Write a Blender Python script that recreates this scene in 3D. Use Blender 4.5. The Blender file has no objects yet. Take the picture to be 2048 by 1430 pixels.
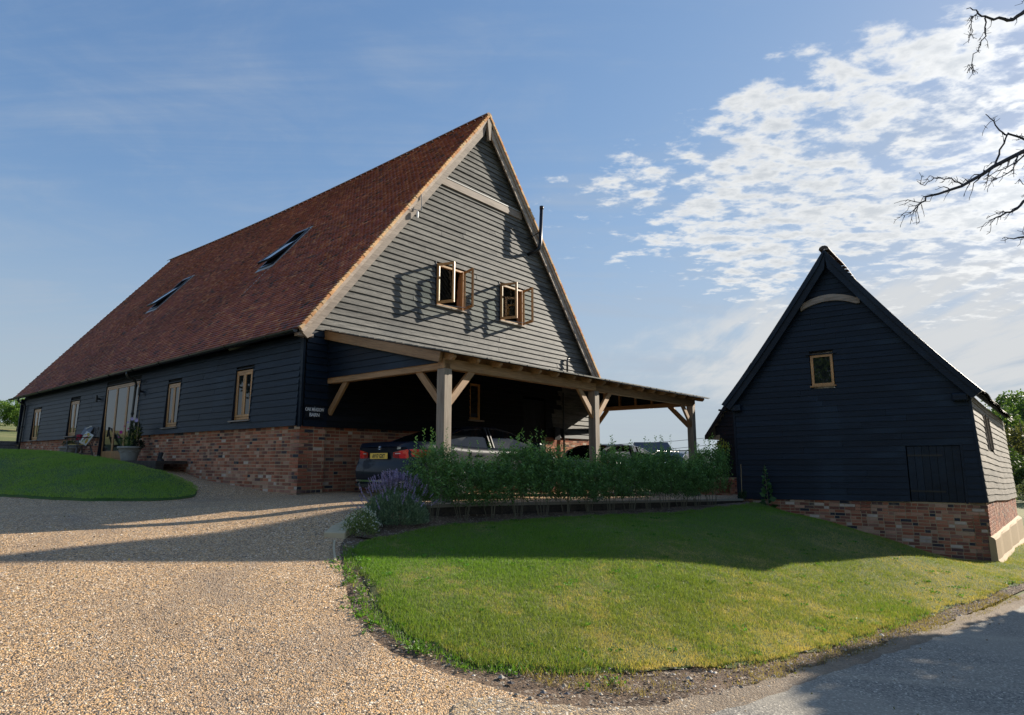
import bpy, bmesh, math, random
import numpy as np
from mathutils import Vector, Matrix, noise, geometry
random.seed(7)
RNG = np.random.default_rng(11)
R = math.radians
scene = bpy.context.scene
COL = scene.collection

# ------------------------------------------------------------------ camera, sky, sun, exposure
SUN_AZ, SUN_EL = R(57.0), R(21.3)          # azimuth clockwise from +Y
cam_d = bpy.data.cameras.new('camera')
cam = bpy.data.objects.new('camera', cam_d)
COL.objects.link(cam)
cam.location = (0, 0, 1.7)
cam.rotation_euler = (R(90) + math.atan(206 / 1275), 0, 0)
cam_d.sensor_width = 36.0
cam_d.lens = 36.0 * 1275 / 2048
cam_d.clip_start = 0.05
cam_d.clip_end = 3000
scene.camera = cam

scene.view_settings.view_transform = 'Standard'
scene.view_settings.look = 'None'
scene.view_settings.gamma = 1
scene.view_settings.use_curve_mapping = False
scene.view_settings.exposure = 1.45

world = bpy.data.worlds.new('World')
scene.world = world
world.use_nodes = True


class NB:
    """small node-tree builder"""
    def __init__(s, tree):
        s.t = tree
        tree.nodes.clear()

    def n(s, typ, ins=None, **props):
        nd = s.t.nodes.new(typ)
        for k, v in props.items():
            setattr(nd, k, v)
        if ins:
            for k, v in ins.items():
                sock = nd.inputs[k]
                if isinstance(v, bpy.types.NodeSocket):
                    s.t.links.new(v, sock)
                elif v is not None:
                    sock.default_value = v
        return nd

    def math(s, op, a, b=0.5, c=None, clamp=False):
        nd = s.n('ShaderNodeMath', {0: a, 1: b}, operation=op, use_clamp=clamp)
        if c is not None:
            if isinstance(c, bpy.types.NodeSocket):
                s.t.links.new(c, nd.inputs[2])
            else:
                nd.inputs[2].default_value = c
        return nd.outputs[0]

    def vmath(s, op, a, b=None, scale=None):
        nd = s.n('ShaderNodeVectorMath', {0: a}, operation=op)
        if b is not None:
            if isinstance(b, bpy.types.NodeSocket):
                s.t.links.new(b, nd.inputs[1])
            else:
                nd.inputs[1].default_value = b
        if scale is not None:
            if isinstance(scale, bpy.types.NodeSocket):
                s.t.links.new(scale, nd.inputs['Scale'])
            else:
                nd.inputs['Scale'].default_value = scale
        return nd

    def noise(s, vec, scale, detail=4, rough=0.55, dist=0.0, out='Fac'):
        nd = s.n('ShaderNodeTexNoise', {'Vector': vec, 'Scale': scale, 'Detail': detail, 'Roughness': rough, 'Distortion': dist})
        return nd.outputs[out]

    def ramp(s, fac, stops, interp='LINEAR'):
        nd = s.n('ShaderNodeValToRGB', {'Fac': fac})
        cr = nd.color_ramp
        cr.interpolation = interp
        while len(cr.elements) < len(stops):
            cr.elements.new(0.5)
        for e, (p, c) in zip(cr.elements, stops):
            e.position = p
            e.color = (*c, 1) if len(c) == 3 else c
        return nd.outputs['Color']

    def sstep(s, v, a, b):
        nd = s.n('ShaderNodeMapRange', {'Value': v, 'From Min': a, 'From Max': b}, interpolation_type='SMOOTHSTEP')
        return nd.outputs[0]

    def mix(s, f, a, b, blend='MIX'):
        nd = s.t.nodes.new('ShaderNodeMix')
        nd.data_type = 'RGBA'
        nd.blend_type = blend
        for i, v in ((0, f), (6, a), (7, b)):
            if isinstance(v, bpy.types.NodeSocket):
                s.t.links.new(v, nd.inputs[i])
            else:
                if i and len(v) == 3:
                    v = (*v, 1)
                nd.inputs[i].default_value = v
        return nd.outputs[2]


SKY_TINT = (1.52, 1.95, 2.75)
HAZE_C = (3.3, 3.85, 4.2)
VEIL_C = (3.2, 3.7, 4.4)
LOW_C = (5.2, 5.3, 5.35)
CLOUD_HI = (6.6, 6.65, 6.6)
CLOUD_LO = (4.5, 4.75, 5.0)


def build_world():
    b = NB(world.node_tree)
    sky = b.n('ShaderNodeTexSky', sky_type='NISHITA')
    sky.sun_disc = False
    sky.sun_elevation = SUN_EL
    sky.sun_rotation = SUN_AZ
    sky.air_density = 1.0
    sky.dust_density = 0.4
    sky.ozone_density = 2.2
    d = b.n('ShaderNodeTexCoord').outputs['Generated']
    sep = b.n('ShaderNodeSeparateXYZ', {0: d})
    z = b.math('MAXIMUM', sep.outputs['Z'], 0.0)
    inv = b.math('DIVIDE', 1.0, b.math('ADD', z, 0.10))
    px = b.math('MULTIPLY', sep.outputs['X'], inv)
    py = b.math('MULTIPLY', sep.outputs['Y'], inv)
    p = b.n('ShaderNodeCombineXYZ', {0: px, 1: py, 2: 0.0}).outputs[0]
    # where the altocumulus field lies: towards the sun side, with a ragged edge
    DEG = 180 / math.pi
    az = b.math('MULTIPLY', b.math('ARCTAN2', sep.outputs['X'], sep.outputs['Y']), DEG)
    el = b.math('MULTIPLY', b.math('ARCSINE', sep.outputs['Z']), DEG)

    def ell(a0, ra, e0, re):
        qa = b.math('POWER', b.math('ABSOLUTE', b.math('DIVIDE', b.math('SUBTRACT', az, a0), ra)), 2.0)
        qe = b.math('POWER', b.math('ABSOLUTE', b.math('DIVIDE', b.math('SUBTRACT', el, e0), re)), 2.0)
        return b.math('SUBTRACT', 1.0, b.math('ADD', qa, qe))
    ed = b.math('MULTIPLY', b.math('SUBTRACT', b.noise(p, 1.6, 4, 0.6, 0.5), 0.5), 1.5)
    # the altocumulus field, towards the sun, with a ragged edge
    reg = b.math('ADD', ell(47, 45.5, 22.0, 12.5), ed)
    region = b.sstep(reg, -0.15, 0.65)
    puff = b.noise(b.n('ShaderNodeMapping', {'Vector': p, 'Rotation': (0, 0, R(-25)), 'Scale': (0.85, 1.25, 1)}).outputs[0], 10.0, 10, 0.56, 0.15)
    fine = b.noise(p, 30.0, 6, 0.6, 0.2)
    big = b.noise(p, 2.4, 3, 0.5, 0.4)
    dens = b.math('ADD', b.math('ADD', b.math('MULTIPLY', puff, 0.70), b.math('MULTIPLY', big, 0.22)), b.math('MULTIPLY', fine, 0.20))
    thr = b.math('SUBTRACT', 0.695, b.math('MULTIPLY', region, 0.225))
    dd = b.math('SUBTRACT', dens, thr)
    cl = b.math('POWER', b.sstep(dd, -0.025, 0.135), 1.2)
    cl = b.math('MULTIPLY', cl, b.sstep(region, 0.0, 0.2))
    # thin cirrus veils, stretched
    st = b.n('ShaderNodeMapping', {'Vector': p, 'Rotation': (0, 0, R(35)), 'Scale': (0.35, 1.5, 1)}).outputs[0]
    veil = b.sstep(b.math('ADD', b.math('MULTIPLY', b.noise(st, 1.3, 8, 0.62, 0.9), 0.7), b.math('MULTIPLY', b.noise(p, 3.2, 7, 0.62, 0.6), 0.3)), 0.43, 0.72)
    veil = b.math('MULTIPLY', veil, 0.55)
    # streaky stratus low down on the sun side
    st2 = b.n('ShaderNodeMapping', {'Vector': p, 'Rotation': (0, 0, R(-40)), 'Scale': (1.3, 0.30, 1)}).outputs[0]
    lowm = b.sstep(b.math('ADD', ell(46, 40, 8.8, 8.0), b.math('MULTIPLY', ed, 0.5)), 0.0, 0.6)
    low = b.sstep(b.math('ADD', b.noise(st2, 2.6, 8, 0.62, 0.3), b.math('MULTIPLY', lowm, 0.22)), 0.50, 0.78)
    low = b.math('MULTIPLY', b.math('MULTIPLY', low, lowm), 0.85)
    hz = b.math('MULTIPLY', b.math('SUBTRACT', 1.0, b.sstep(z, -0.05, 0.40)), 0.90)
    skyc = sky.outputs[0]
    skyc = b.mix(1.0, skyc, SKY_TINT, 'MULTIPLY')
    den = b.vmath('MULTIPLY', skyc, (1 / 7.0, 1 / 7.0, 1 / 8.0)).outputs[0]
    den = b.vmath('ADD', den, (1, 1, 1)).outputs[0]
    skyc = b.vmath('DIVIDE', skyc, den).outputs[0]
    skyc = b.mix(hz, skyc, HAZE_C)
    skyc = b.mix(veil, skyc, VEIL_C)
    skyc = b.mix(low, skyc, LOW_C)
    shade = b.sstep(b.math('ADD', dd, b.math('MULTIPLY', b.math('SUBTRACT', b.noise(p, 14.0, 4, 0.6), 0.5), 0.25)), 0.05, 0.26)
    cc = b.mix(shade, CLOUD_HI, CLOUD_LO)
    sd = b.math('MAXIMUM', b.vmath('DOT_PRODUCT', d, tuple(Vector((math.sin(SUN_AZ) * math.cos(SUN_EL), math.cos(SUN_AZ) * math.cos(SUN_EL), math.sin(SUN_EL))))).outputs['Value'], 0.0)
    glow = b.math('ADD', 1.0, b.math('MULTIPLY', b.math('POWER', sd, 34.0), 1.2))
    cc = b.vmath('SCALE', cc, scale=glow).outputs[0]
    final = b.mix(b.math('MULTIPLY', cl, 0.93), skyc, cc)
    bg = b.n('ShaderNodeBackground', {'Color': final, 'Strength': 0.05})
    out = b.n('ShaderNodeOutputWorld', {'Surface': bg.outputs[0]})


build_world()
sun_d = bpy.data.lights.new('sun', 'SUN')
sun_d.energy = 3.25
sun_d.angle = R(0.53)
sun_d.color = (1.0, 0.91, 0.77)
sun = bpy.data.objects.new('sun', sun_d)
COL.objects.link(sun)
SUNV = Vector((math.sin(SUN_AZ) * math.cos(SUN_EL), math.cos(SUN_AZ) * math.cos(SUN_EL), math.sin(SUN_EL)))
sun.rotation_euler = SUNV.to_track_quat('Z', 'Y').to_euler()

# ------------------------------------------------------------------ materials
MATS = {}


def mat(name):
    m = bpy.data.materials.new(name)
    m.use_nodes = True
    MATS[name] = m
    return m, NB(m.node_tree)


def finish(b, color, rough=0.6, bump=None, bstr=0.3, bdist=0.01, spec=0.5, metal=0.0, **kw):
    p = b.n('ShaderNodeBsdfPrincipled', {'Base Color': color if isinstance(color, bpy.types.NodeSocket) else (*color, 1),
                                         'Roughness': rough, 'Metallic': metal, 'Specular IOR Level': spec})
    for k, v in kw.items():
        sock = p.inputs[k.replace('_', ' ')]
        if isinstance(v, bpy.types.NodeSocket):
            b.t.links.new(v, sock)
        else:
            sock.default_value = v
    if bump is not None:
        bn = b.n('ShaderNodeBump', {'Height': bump, 'Strength': bstr, 'Distance': bdist})
        b.t.links.new(bn.outputs[0], p.inputs['Normal'])
    b.n('ShaderNodeOutputMaterial', {'Surface': p.outputs[0]})
    return p


def plain(name, c, rough=0.5, metal=0.0, spec=0.5, nz=0.25, **kw):
    m, b = mat(name)
    co = b.n('ShaderNodeTexCoord').outputs['Object']
    f = b.noise(co, 9, 4)
    col = b.mix(f, tuple(x * (1 - nz) for x in c), tuple(min(1, x * (1 + nz)) for x in c))
    finish(b, col, rough, metal=metal, spec=spec, **kw)
    return m


def wood(name, dark, light, axis_scale=(1, 1, 1), rough=0.6, knots=0.5, spec=0.4, bstr=0.35, worn=None, worn_amt=0.0):
    """long-grained wood; grain runs along object X"""
    m, b = mat(name)
    co = b.n('ShaderNodeTexCoord').outputs['Object']
    rnd = b.n('ShaderNodeObjectInfo').outputs['Random']
    off = b.n('ShaderNodeCombineXYZ', {0: b.math('MULTIPLY', rnd, 37.0), 1: b.math('MULTIPLY', rnd, 91.0), 2: b.math('MULTIPLY', rnd, 53.0)}).outputs[0]
    v = b.vmath('ADD', co, off).outputs[0]
    v = b.vmath('MULTIPLY', v, axis_scale).outputs[0]
    g = b.noise(v, 6, 5, 0.6, 0.4)
    g2 = b.noise(v, 1.2, 3, 0.5)
    kn = b.sstep(b.n('ShaderNodeTexVoronoi', {'Vector': v, 'Scale': 0.9}).outputs['Distance'], 0.05, 0.16)
    t = b.math('ADD', b.math('MULTIPLY', g, 0.6), b.math('MULTIPLY', g2, 0.4))
    t = b.sstep(t, 0.32, 0.68)
    col = b.mix(t, dark, light)
    col = b.mix(b.math('MULTIPLY', b.math('SUBTRACT', 1.0, kn), knots), col, tuple(x * 0.45 for x in dark))
    if worn:
        w = b.sstep(b.noise(co, 0.7, 5, 0.65, 0.5), 0.45, 0.7)
        col = b.mix(b.math('MULTIPLY', w, worn_amt), col, worn)
    val = b.math('ADD', 0.80, b.math('MULTIPLY', rnd, 0.40))
    col = b.mix(1.0, col, b.n('ShaderNodeCombineColor', {0: val, 1: val, 2: val}).outputs[0], 'MULTIPLY')
    finish(b, col, rough, bump=g, bstr=bstr, bdist=0.006, spec=spec)
    return m


BOARD_S = (0.35, 14, 14)     # grain stretched along object X
wood('black_board', (0.0022, 0.0058, 0.0125), (0.0062, 0.0155, 0.030), (0.5, 9, 9), rough=0.5, knots=0.3, spec=0.28, bstr=0.7, worn=(0.016, 0.030, 0.048), worn_amt=0.6)
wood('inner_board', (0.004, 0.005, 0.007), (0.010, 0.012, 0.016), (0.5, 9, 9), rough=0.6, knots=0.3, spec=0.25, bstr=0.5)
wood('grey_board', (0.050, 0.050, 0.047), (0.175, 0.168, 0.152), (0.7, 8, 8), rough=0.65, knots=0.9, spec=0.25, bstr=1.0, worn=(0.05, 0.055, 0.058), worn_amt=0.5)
wood('brown_board', (0.13, 0.11, 0.088), (0.29, 0.245, 0.195), (0.5, 9, 9), rough=0.6, knots=0.6, spec=0.3, bstr=0.6)
wood('oak', (0.20, 0.115, 0.055), (0.36, 0.22, 0.115), (6, 6, 0.6), rough=0.55, knots=0.5)
wood('oak_long', (0.22, 0.12, 0.05), (0.42, 0.245, 0.115), (0.6, 7, 7), rough=0.55, knots=0.6)
wood('oak_weathered', (0.17, 0.13, 0.095), (0.33, 0.27, 0.205), (7, 7, 0.5), rough=0.65, knots=0.5)
wood('oak_barge', (0.20, 0.155, 0.12), (0.38, 0.31, 0.25), (0.6, 6, 6), rough=0.65, knots=0.4)
wood('oak_joinery', (0.36, 0.17, 0.055), (0.56, 0.29, 0.105), (5, 5, 0.8), rough=0.38, knots=0.1, spec=0.5, bstr=0.15)
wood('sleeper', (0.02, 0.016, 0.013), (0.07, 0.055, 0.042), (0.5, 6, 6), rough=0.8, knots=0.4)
wood('grey_wood', (0.09, 0.085, 0.08), (0.22, 0.20, 0.185), (3, 3, 3), rough=0.75, knots=0.1)
wood('roof_edge', (0.09, 0.09, 0.08), (0.20, 0.195, 0.17), (0.8, 5, 5), rough=0.8, knots=0.2)
plain('black_metal', (0.010, 0.011, 0.013), 0.32, 0.2)
plain('gutter_black', (0.012, 0.013, 0.014), 0.28, 0.0, 0.6)
plain('gutter_moss', (0.055, 0.065, 0.025), 0.7)
plain('flue', (0.028, 0.029, 0.033), 0.35, 0.6)
plain('steel', (0.42, 0.42, 0.43), 0.3, 0.9)
plain('lead', (0.20, 0.21, 0.22), 0.45, 0.3)
plain('lead_pale', (0.33, 0.33, 0.32), 0.5, 0.1)
plain('white_paint', (0.75, 0.75, 0.74), 0.5, nz=0.05)
plain('dark_void', (0.006, 0.006, 0.007), 0.9, nz=0.1)
plain('render_plinth', (0.42, 0.29, 0.155), 0.85, nz=0.18)
plain('terracotta', (0.20, 0.075, 0.045), 0.75)
plain('stone_pot', (0.30, 0.29, 0.25), 0.85, nz=0.3)
plain('concrete', (0.26, 0.235, 0.19), 0.85, nz=0.25)
plain('sandstone', (0.50, 0.41, 0.26), 0.8, nz=0.15)
plain('curtain', (0.30, 0.31, 0.33), 0.9, nz=0.1)
plain('orange_curtain', (0.33, 0.13, 0.05), 0.9, nz=0.15)
plain('blanket', (0.22, 0.235, 0.26), 0.95, nz=0.25)
plain('cream', (0.66, 0.63, 0.55), 0.9, nz=0.1)
plain('mustard', (0.55, 0.36, 0.05), 0.9, nz=0.1)
plain('cushion_red', (0.55, 0.08, 0.05), 0.9, nz=0.1)
plain('cushion_green', (0.20, 0.26, 0.07), 0.9, nz=0.1)
plain('crimson', (0.28, 0.01, 0.03), 0.9, nz=0.2)
plain('tyre', (0.012, 0.012, 0.012), 0.75)
plain('alloy', (0.35, 0.36, 0.38), 0.3, 0.9)
plain('trim_black', (0.008, 0.008, 0.009), 0.35)
plain('chrome', (0.62, 0.63, 0.65), 0.15, 1.0, nz=0.03)
plain('plate_yellow', (0.78, 0.50, 0.06), 0.4, nz=0.03)
plain('plate_ink', (0.01, 0.01, 0.01), 0.5, nz=0.0)
plain('badge_blue', (0.04, 0.18, 0.5), 0.3, nz=0.0)
plain('lamp_red', (0.75, 0.012, 0.016), 0.12, nz=0.15, Coat_Weight=1.0)
plain('lamp_dark_red', (0.34, 0.006, 0.010), 0.12, nz=0.15, Coat_Weight=1.0)
plain('lamp_clear', (0.5, 0.32, 0.32), 0.12, nz=0.1, Coat_Weight=1.0)
plain('slate_far', (0.06, 0.065, 0.08), 0.6)
plain('wire', (0.08, 0.08, 0.08), 0.6)
plain('petal_purple', (0.24, 0.17, 0.42), 0.8, nz=0.3)
plain('petal_pink', (0.42, 0.03, 0.20), 0.8, nz=0.3)
plain('petal_lilac', (0.45, 0.36, 0.56), 0.8, nz=0.2)
plain('petal_white', (0.62, 0.56, 0.56), 0.8, nz=0.15)
plain('cane', (0.35, 0.25, 0.12), 0.7)
plain('bark', (0.085, 0.075, 0.062), 0.85, nz=0.4)
plain('twig', (0.040, 0.036, 0.040), 0.8, nz=0.4)
plain('stem', (0.16, 0.14, 0.09), 0.8, nz=0.3)


def paint(name, c, flake=0.35):
    m, b = mat(name)
    finish(b, c, 0.4, metal=flake, spec=0.2, Coat_Weight=0.32, Coat_Roughness=0.03)


paint('car_paint_dark', (0.004, 0.008, 0.018), .0)
paint('car_paint_silver', (0.42, 0.42, 0.41))
paint('car_paint_blue', (0.05, 0.075, 0.12))


def glassy(name, tint=(0.012, 0.014, 0.016), rough=0.02):
    m, b = mat(name)
    co = b.n('ShaderNodeTexCoord').outputs['Object']
    f = b.noise(co, 1.4, 2)
    finish(b, tint, rough, spec=0.5, bump=f, bstr=0.05, bdist=0.02, IOR=1.5)


glassy('window_glass')
glassy('car_glass', (0.006, 0.007, 0.008))


def clear_glass():
    m, b = mat('clear_glass')
    tr = b.n('ShaderNodeBsdfTransparent', {'Color': (0.90, 0.93, 0.92, 1)})
    gl = b.n('ShaderNodeBsdfGlossy', {'Roughness': 0.02})
    lwt = b.n('ShaderNodeLayerWeight', {'Blend': 0.5}).outputs['Facing']
    fac = b.math('ADD', 0.03, b.math('MULTIPLY', b.math('POWER', lwt, 5.0), 0.6))
    mx = b.n('ShaderNodeMixShader', {0: fac, 1: tr.outputs[0], 2: gl.outputs[0]})
    b.n('ShaderNodeOutputMaterial', {'Surface': mx.outputs[0]})


clear_glass()


def tinted(name, rough, spec=0.35, nscale=40, amt=0.35, bstr=0.5, bdist=0.004):
    """colour comes from the mesh attribute 'tint' (each brick, tile or leaf has its own), broken up by noise"""
    m, b = mat(name)
    t = b.n('ShaderNodeAttribute', attribute_name='tint').outputs['Color']
    co = b.n('ShaderNodeTexCoord').outputs['Object']
    f = b.noise(co, nscale, 5, 0.65)
    f2 = b.noise(co, nscale * 0.22, 3, 0.6)
    k = b.math('ADD', 1.30 - amt, b.math('MULTIPLY', b.math('ADD', f, f2), amt))
    col = b.mix(1.0, t, b.n('ShaderNodeCombineColor', {0: k, 1: k, 2: k}).outputs[0], 'MULTIPLY')
    if name == 'brick':
        pos = b.n('ShaderNodeNewGeometry').outputs['Position']
        sm = b.sstep(b.noise(pos, 3.2, 6, 0.65, 0.4), 0.50, 0.72)
        col = b.mix(b.math('MULTIPLY', sm, 0.42), col, (0.36, 0.25, 0.165))
        dk = b.sstep(b.noise(pos, 1.1, 5, 0.6, 0.6), 0.50, 0.70)
        col = b.mix(b.math('MULTIPLY', dk, 0.40), col, (0.13, 0.065, 0.042))
    if name == 'roof_tile':
        pos = b.n('ShaderNodeNewGeometry').outputs['Position']
        sm = b.sstep(b.noise(pos, 6.0, 6, 0.7, 0.4), 0.60, 0.78)
        col = b.mix(b.math('MULTIPLY', sm, 0.30), col, (0.17, 0.14, 0.085))
    finish(b, col, rough, bump=f, bstr=bstr, bdist=bdist, spec=spec)
    return m


tinted('brick', 0.85, 0.25, 45, 0.62)
tinted('roof_tile', 0.72, 0.35, 30, 0.45)
tinted('stone', 0.8, 0.3, 60, 0.3)


def mortar():
    m, b = mat('mortar')
    co = b.n('ShaderNodeTexCoord').outputs['Object']
    f = b.noise(co, 60, 4, 0.7)
    g = b.noise(co, 2.0, 4)
    col = b.mix(g, (0.36, 0.24, 0.13), (0.50, 0.38, 0.24))
    finish(b, col, 0.95, bump=f, bstr=0.6, bdist=0.006)


mortar()


def foliage(name, base, trans=0.35, rough=0.5, spec=0.35):
    m, b = mat(name)
    t = b.n('ShaderNodeAttribute', attribute_name='tint').outputs['Color']
    col = b.mix(1.0, t, (*base, 1), 'MULTIPLY')
    p = b.n('ShaderNodeBsdfPrincipled', {'Base Color': col, 'Roughness': rough, 'Specular IOR Level': spec})
    tr = b.n('ShaderNodeBsdfTranslucent', {'Color': b.mix(1.0, col, (1.5, 1.6, 0.6, 1), 'MULTIPLY')})
    mx = b.n('ShaderNodeMixShader', {0: trans, 1: p.outputs[0], 2: tr.outputs[0]})
    b.n('ShaderNodeOutputMaterial', {'Surface': mx.outputs[0]})


foliage('leaf', (1, 1, 1), 0.30, 0.55, 0.28)
foliage('far_leaf', (1, 1, 1), 0.3, 0.6, 0.2)
foliage('grass_blade', (1, 1, 1), 0.35, 0.55, 0.25)


def ground_mats():
    # gravel: two sizes of stones, tan, grey, white and flint-dark ones
    m, b = mat('gravel')
    co = b.n('ShaderNodeTexCoord').outputs['Object']
    v1 = b.n('ShaderNodeTexVoronoi', {'Vector': co, 'Scale': 78.0, 'Randomness': 1.0})
    v2 = b.n('ShaderNodeTexVoronoi', {'Vector': co, 'Scale': 44.0, 'Randomness': 1.0})
    s1 = b.n('ShaderNodeSeparateColor', {0: v1.outputs['Color']})
    s2 = b.n('ShaderNodeSeparateColor', {0: v2.outputs['Color']})
    stops = [(0.0, (0.05, 0.045, 0.045)), (0.12, (0.13, 0.115, 0.10)), (0.25, (0.30, 0.22, 0.14)), (0.45, (0.46, 0.34, 0.21)),
             (0.62, (0.55, 0.36, 0.17)), (0.72, (0.56, 0.46, 0.33)), (0.88, (0.36, 0.30, 0.24)), (0.95, (0.70, 0.64, 0.54)), (1.0, (0.80, 0.76, 0.68))]
    c1 = b.ramp(s1.outputs[0], stops)
    c2 = b.ramp(s2.outputs[0], stops)
    big = b.sstep(s2.outputs[1], 0.70, 0.78)
    c = b.mix(big, c1, c2)
    patch = b.noise(co, 0.55, 5, 0.6, 0.5)
    patch2 = b.noise(co, 2.3, 4, 0.6)
    c = b.mix(b.math('MULTIPLY', b.sstep(patch, 0.47, 0.70), 0.55), c, (0.20, 0.18, 0.165))
    trk = b.noise(b.n('ShaderNodeMapping', {'Vector': co, 'Rotation': (0, 0, R(22)), 'Scale': (1.4, .16, 1)}).outputs[0], 1.1, 4, .6)
    c = b.mix(b.math('MULTIPLY', b.sstep(trk, 0.52, 0.68), 0.30), c, (0.26, 0.21, 0.16))
    c = b.mix(b.math('MULTIPLY', b.sstep(patch2, 0.62, 0.80), 0.5), c, (0.45, 0.34, 0.22))
    h = b.math('SUBTRACT', 1.0, b.math('MULTIPLY', v1.outputs['Distance'], 1.2))
    h2 = b.math('SUBTRACT', 1.0, b.math('MULTIPLY', v2.outputs['Distance'], 1.2))
    hh = b.math('ADD', b.math('MULTIPLY', h, 0.5), b.math('MULTIPLY', b.math('MULTIPLY', h2, big), 1.0))
    crev = b.sstep(v1.outputs['Distance'], 0.35, 0.75)
    c = b.mix(b.math('MULTIPLY', crev, 0.50), c, (0.10, 0.075, 0.05))
    c = b.mix(1.0, c, (1.50, 1.30, 1.09), 'MULTIPLY')
    finish(b, c, 0.8, bump=hh, bstr=0.9, bdist=0.012, spec=0.3)
    # bare soil and dirt verge
    m, b = mat('soil')
    co = b.n('ShaderNodeTexCoord').outputs['Object']
    a = b.noise(co, 1.3, 5, 0.6, 0.4)
    f = b.noise(co, 38, 6, 0.7)
    v = b.n('ShaderNodeTexVoronoi', {'Vector': co, 'Scale': 48.0})
    st = b.math('GREATER_THAN', b.n('ShaderNodeSeparateColor', {0: v.outputs['Color']}).outputs[0], 0.88)
    c = b.mix(b.sstep(a, 0.35, 0.65), (0.12, 0.074, 0.043), (0.30, 0.195, 0.12))
    c = b.mix(b.math('MULTIPLY', f, 0.7), c, (0.06, 0.04, 0.028))
    c = b.mix(b.math('MULTIPLY', st, 0.7), c, (0.46, 0.38, 0.29))
    finish(b, c, 0.95, bump=b.math('ADD', f, b.math('MULTIPLY', v.outputs['Distance'], -0.4)), bstr=1.0, bdist=0.03)
    # sandy track edge
    m, b = mat('sandy_dirt')
    co = b.n('ShaderNodeTexCoord').outputs['Object']
    a = b.noise(co, 1.0, 5, 0.6, 0.4)
    f = b.noise(co, 46, 6, 0.7)
    v = b.n('ShaderNodeTexVoronoi', {'Vector': co, 'Scale': 60.0})
    cc = b.n('ShaderNodeSeparateColor', {0: v.outputs['Color']})
    c = b.mix(b.sstep(a, 0.3, 0.7), (0.24, 0.175, 0.115), (0.40, 0.30, 0.205))
    c = b.mix(b.math('MULTIPLY', b.math('GREATER_THAN', cc.outputs[0], 0.8), 0.6), c, b.ramp(cc.outputs[1], [(0, (0.08, 0.07, 0.06)), (1, (0.6, 0.5, 0.38))]))
    c = b.mix(b.math('MULTIPLY', f, 0.5), c, (0.13, 0.10, 0.07))
    xs_ = b.n('ShaderNodeSeparateXYZ', {0: co}).outputs['X']
    g1 = b.sstep(b.math('ADD', xs_, b.math('MULTIPLY', b.math('SUBTRACT', b.noise(co, 2.2, 5, 0.7), 0.5), 2.4)), 1.9, -0.5)
    v2 = b.n('ShaderNodeTexVoronoi', {'Vector': co, 'Scale': 62.0})
    c2 = b.n('ShaderNodeSeparateColor', {0: v2.outputs['Color']})
    gr = b.ramp(c2.outputs[0], [(0.0, (0.05, 0.045, 0.045)), (0.14, (0.13, 0.115, 0.10)), (0.3, (0.30, 0.22, 0.14)), (0.5, (0.46, 0.34, 0.21)), (0.7, (0.55, 0.36, 0.17)), (0.9, (0.56, 0.46, 0.33)), (1.0, (0.75, 0.7, 0.6))])
    c = b.mix(b.math('LESS_THAN', c2.outputs[1], g1), c, gr)
    finish(b, c, 0.95, bump=b.math('ADD', f, b.math('MULTIPLY', v2.outputs['Distance'], -0.8)), bstr=0.8, bdist=0.015)
    # lane
    m, b = mat('asphalt')
    co = b.n('ShaderNodeTexCoord').outputs['Object']
    v = b.n('ShaderNodeTexVoronoi', {'Vector': co, 'Scale': 75.0})
    cc = b.n('ShaderNodeSeparateColor', {0: v.outputs['Color']})
    a = b.noise(co, 0.6, 5, 0.6, 0.5)
    f = b.noise(co, 120, 3, 0.6)
    c = b.ramp(cc.outputs[0], [(0, (0.085, 0.085, 0.085)), (0.6, (0.17, 0.165, 0.155)), (0.93, (0.25, 0.24, 0.22)), (1.0, (0.46, 0.44, 0.40))])
    c = b.mix(b.math('MULTIPLY', b.sstep(a, 0.4, 0.7), 0.6), c, (0.24, 0.225, 0.20))
    mp = b.n('ShaderNodeMapping', {'Vector': co, 'Rotation': (0, 0, R(48)), 'Scale': (0.15, 1.6, 1)}).outputs[0]
    c = b.mix(b.math('MULTIPLY', b.sstep(b.noise(mp, 1.0, 4), 0.5, 0.75), 0.5), c, (0.31, 0.28, 0.235))
    c = b.mix(1.0, c, (1.58, 1.48, 1.32), 'MULTIPLY')
    finish(b, c, 0.85, bump=b.math('ADD', v.outputs['Distance'], f), bstr=0.5, bdist=0.006, spec=0.25)
    # turf base under the blades
    for nm, c0, c1, dry in (('turf', (0.06, 0.10, 0.018), (0.11, 0.14, 0.03), 0.45), ('turf_lush', (0.05, 0.11, 0.022), (0.09, 0.16, 0.035), 0.2)):
        m, b = mat(nm)
        co = b.n('ShaderNodeTexCoord').outputs['Object']
        f = b.noise(co, 30, 5, 0.7)
        a = b.noise(co, 0.9, 5, 0.6, 0.4)
        c = b.mix(f, c0, c1)
        c = b.mix(b.math('MULTIPLY', b.sstep(a, 0.45, 0.7), dry), c, (0.27, 0.22, 0.085))
        finish(b, c, 0.95, bump=f, bstr=1.0, bdist=0.03)
    # far fields
    m, b = mat('field')
    co = b.n('ShaderNodeTexCoord').outputs['Object']
    a = b.noise(co, 0.06, 4, 0.6, 0.5)
    f = b.noise(co, 3.0, 6, 0.7)
    mp = b.n('ShaderNodeMapping', {'Vector': co, 'Rotation': (0, 0, R(20)), 'Scale': (0.1, 1.2, 1)}).outputs[0]
    s = b.noise(mp, 0.35, 3)
    c = b.mix(b.sstep(a, 0.4, 0.65), (0.13, 0.15, 0.04), (0.26, 0.23, 0.075))
    c = b.mix(b.math('MULTIPLY', f, 0.6), c, (0.07, 0.10, 0.025))
    c = b.mix(b.math('MULTIPLY', b.sstep(s, 0.5, 0.6), 0.4), c, (0.34, 0.28, 0.11))
    finish(b, c, 0.95, bump=f, bstr=0.8, bdist=0.05)


ground_mats()

# ------------------------------------------------------------------ mesh helpers


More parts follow.
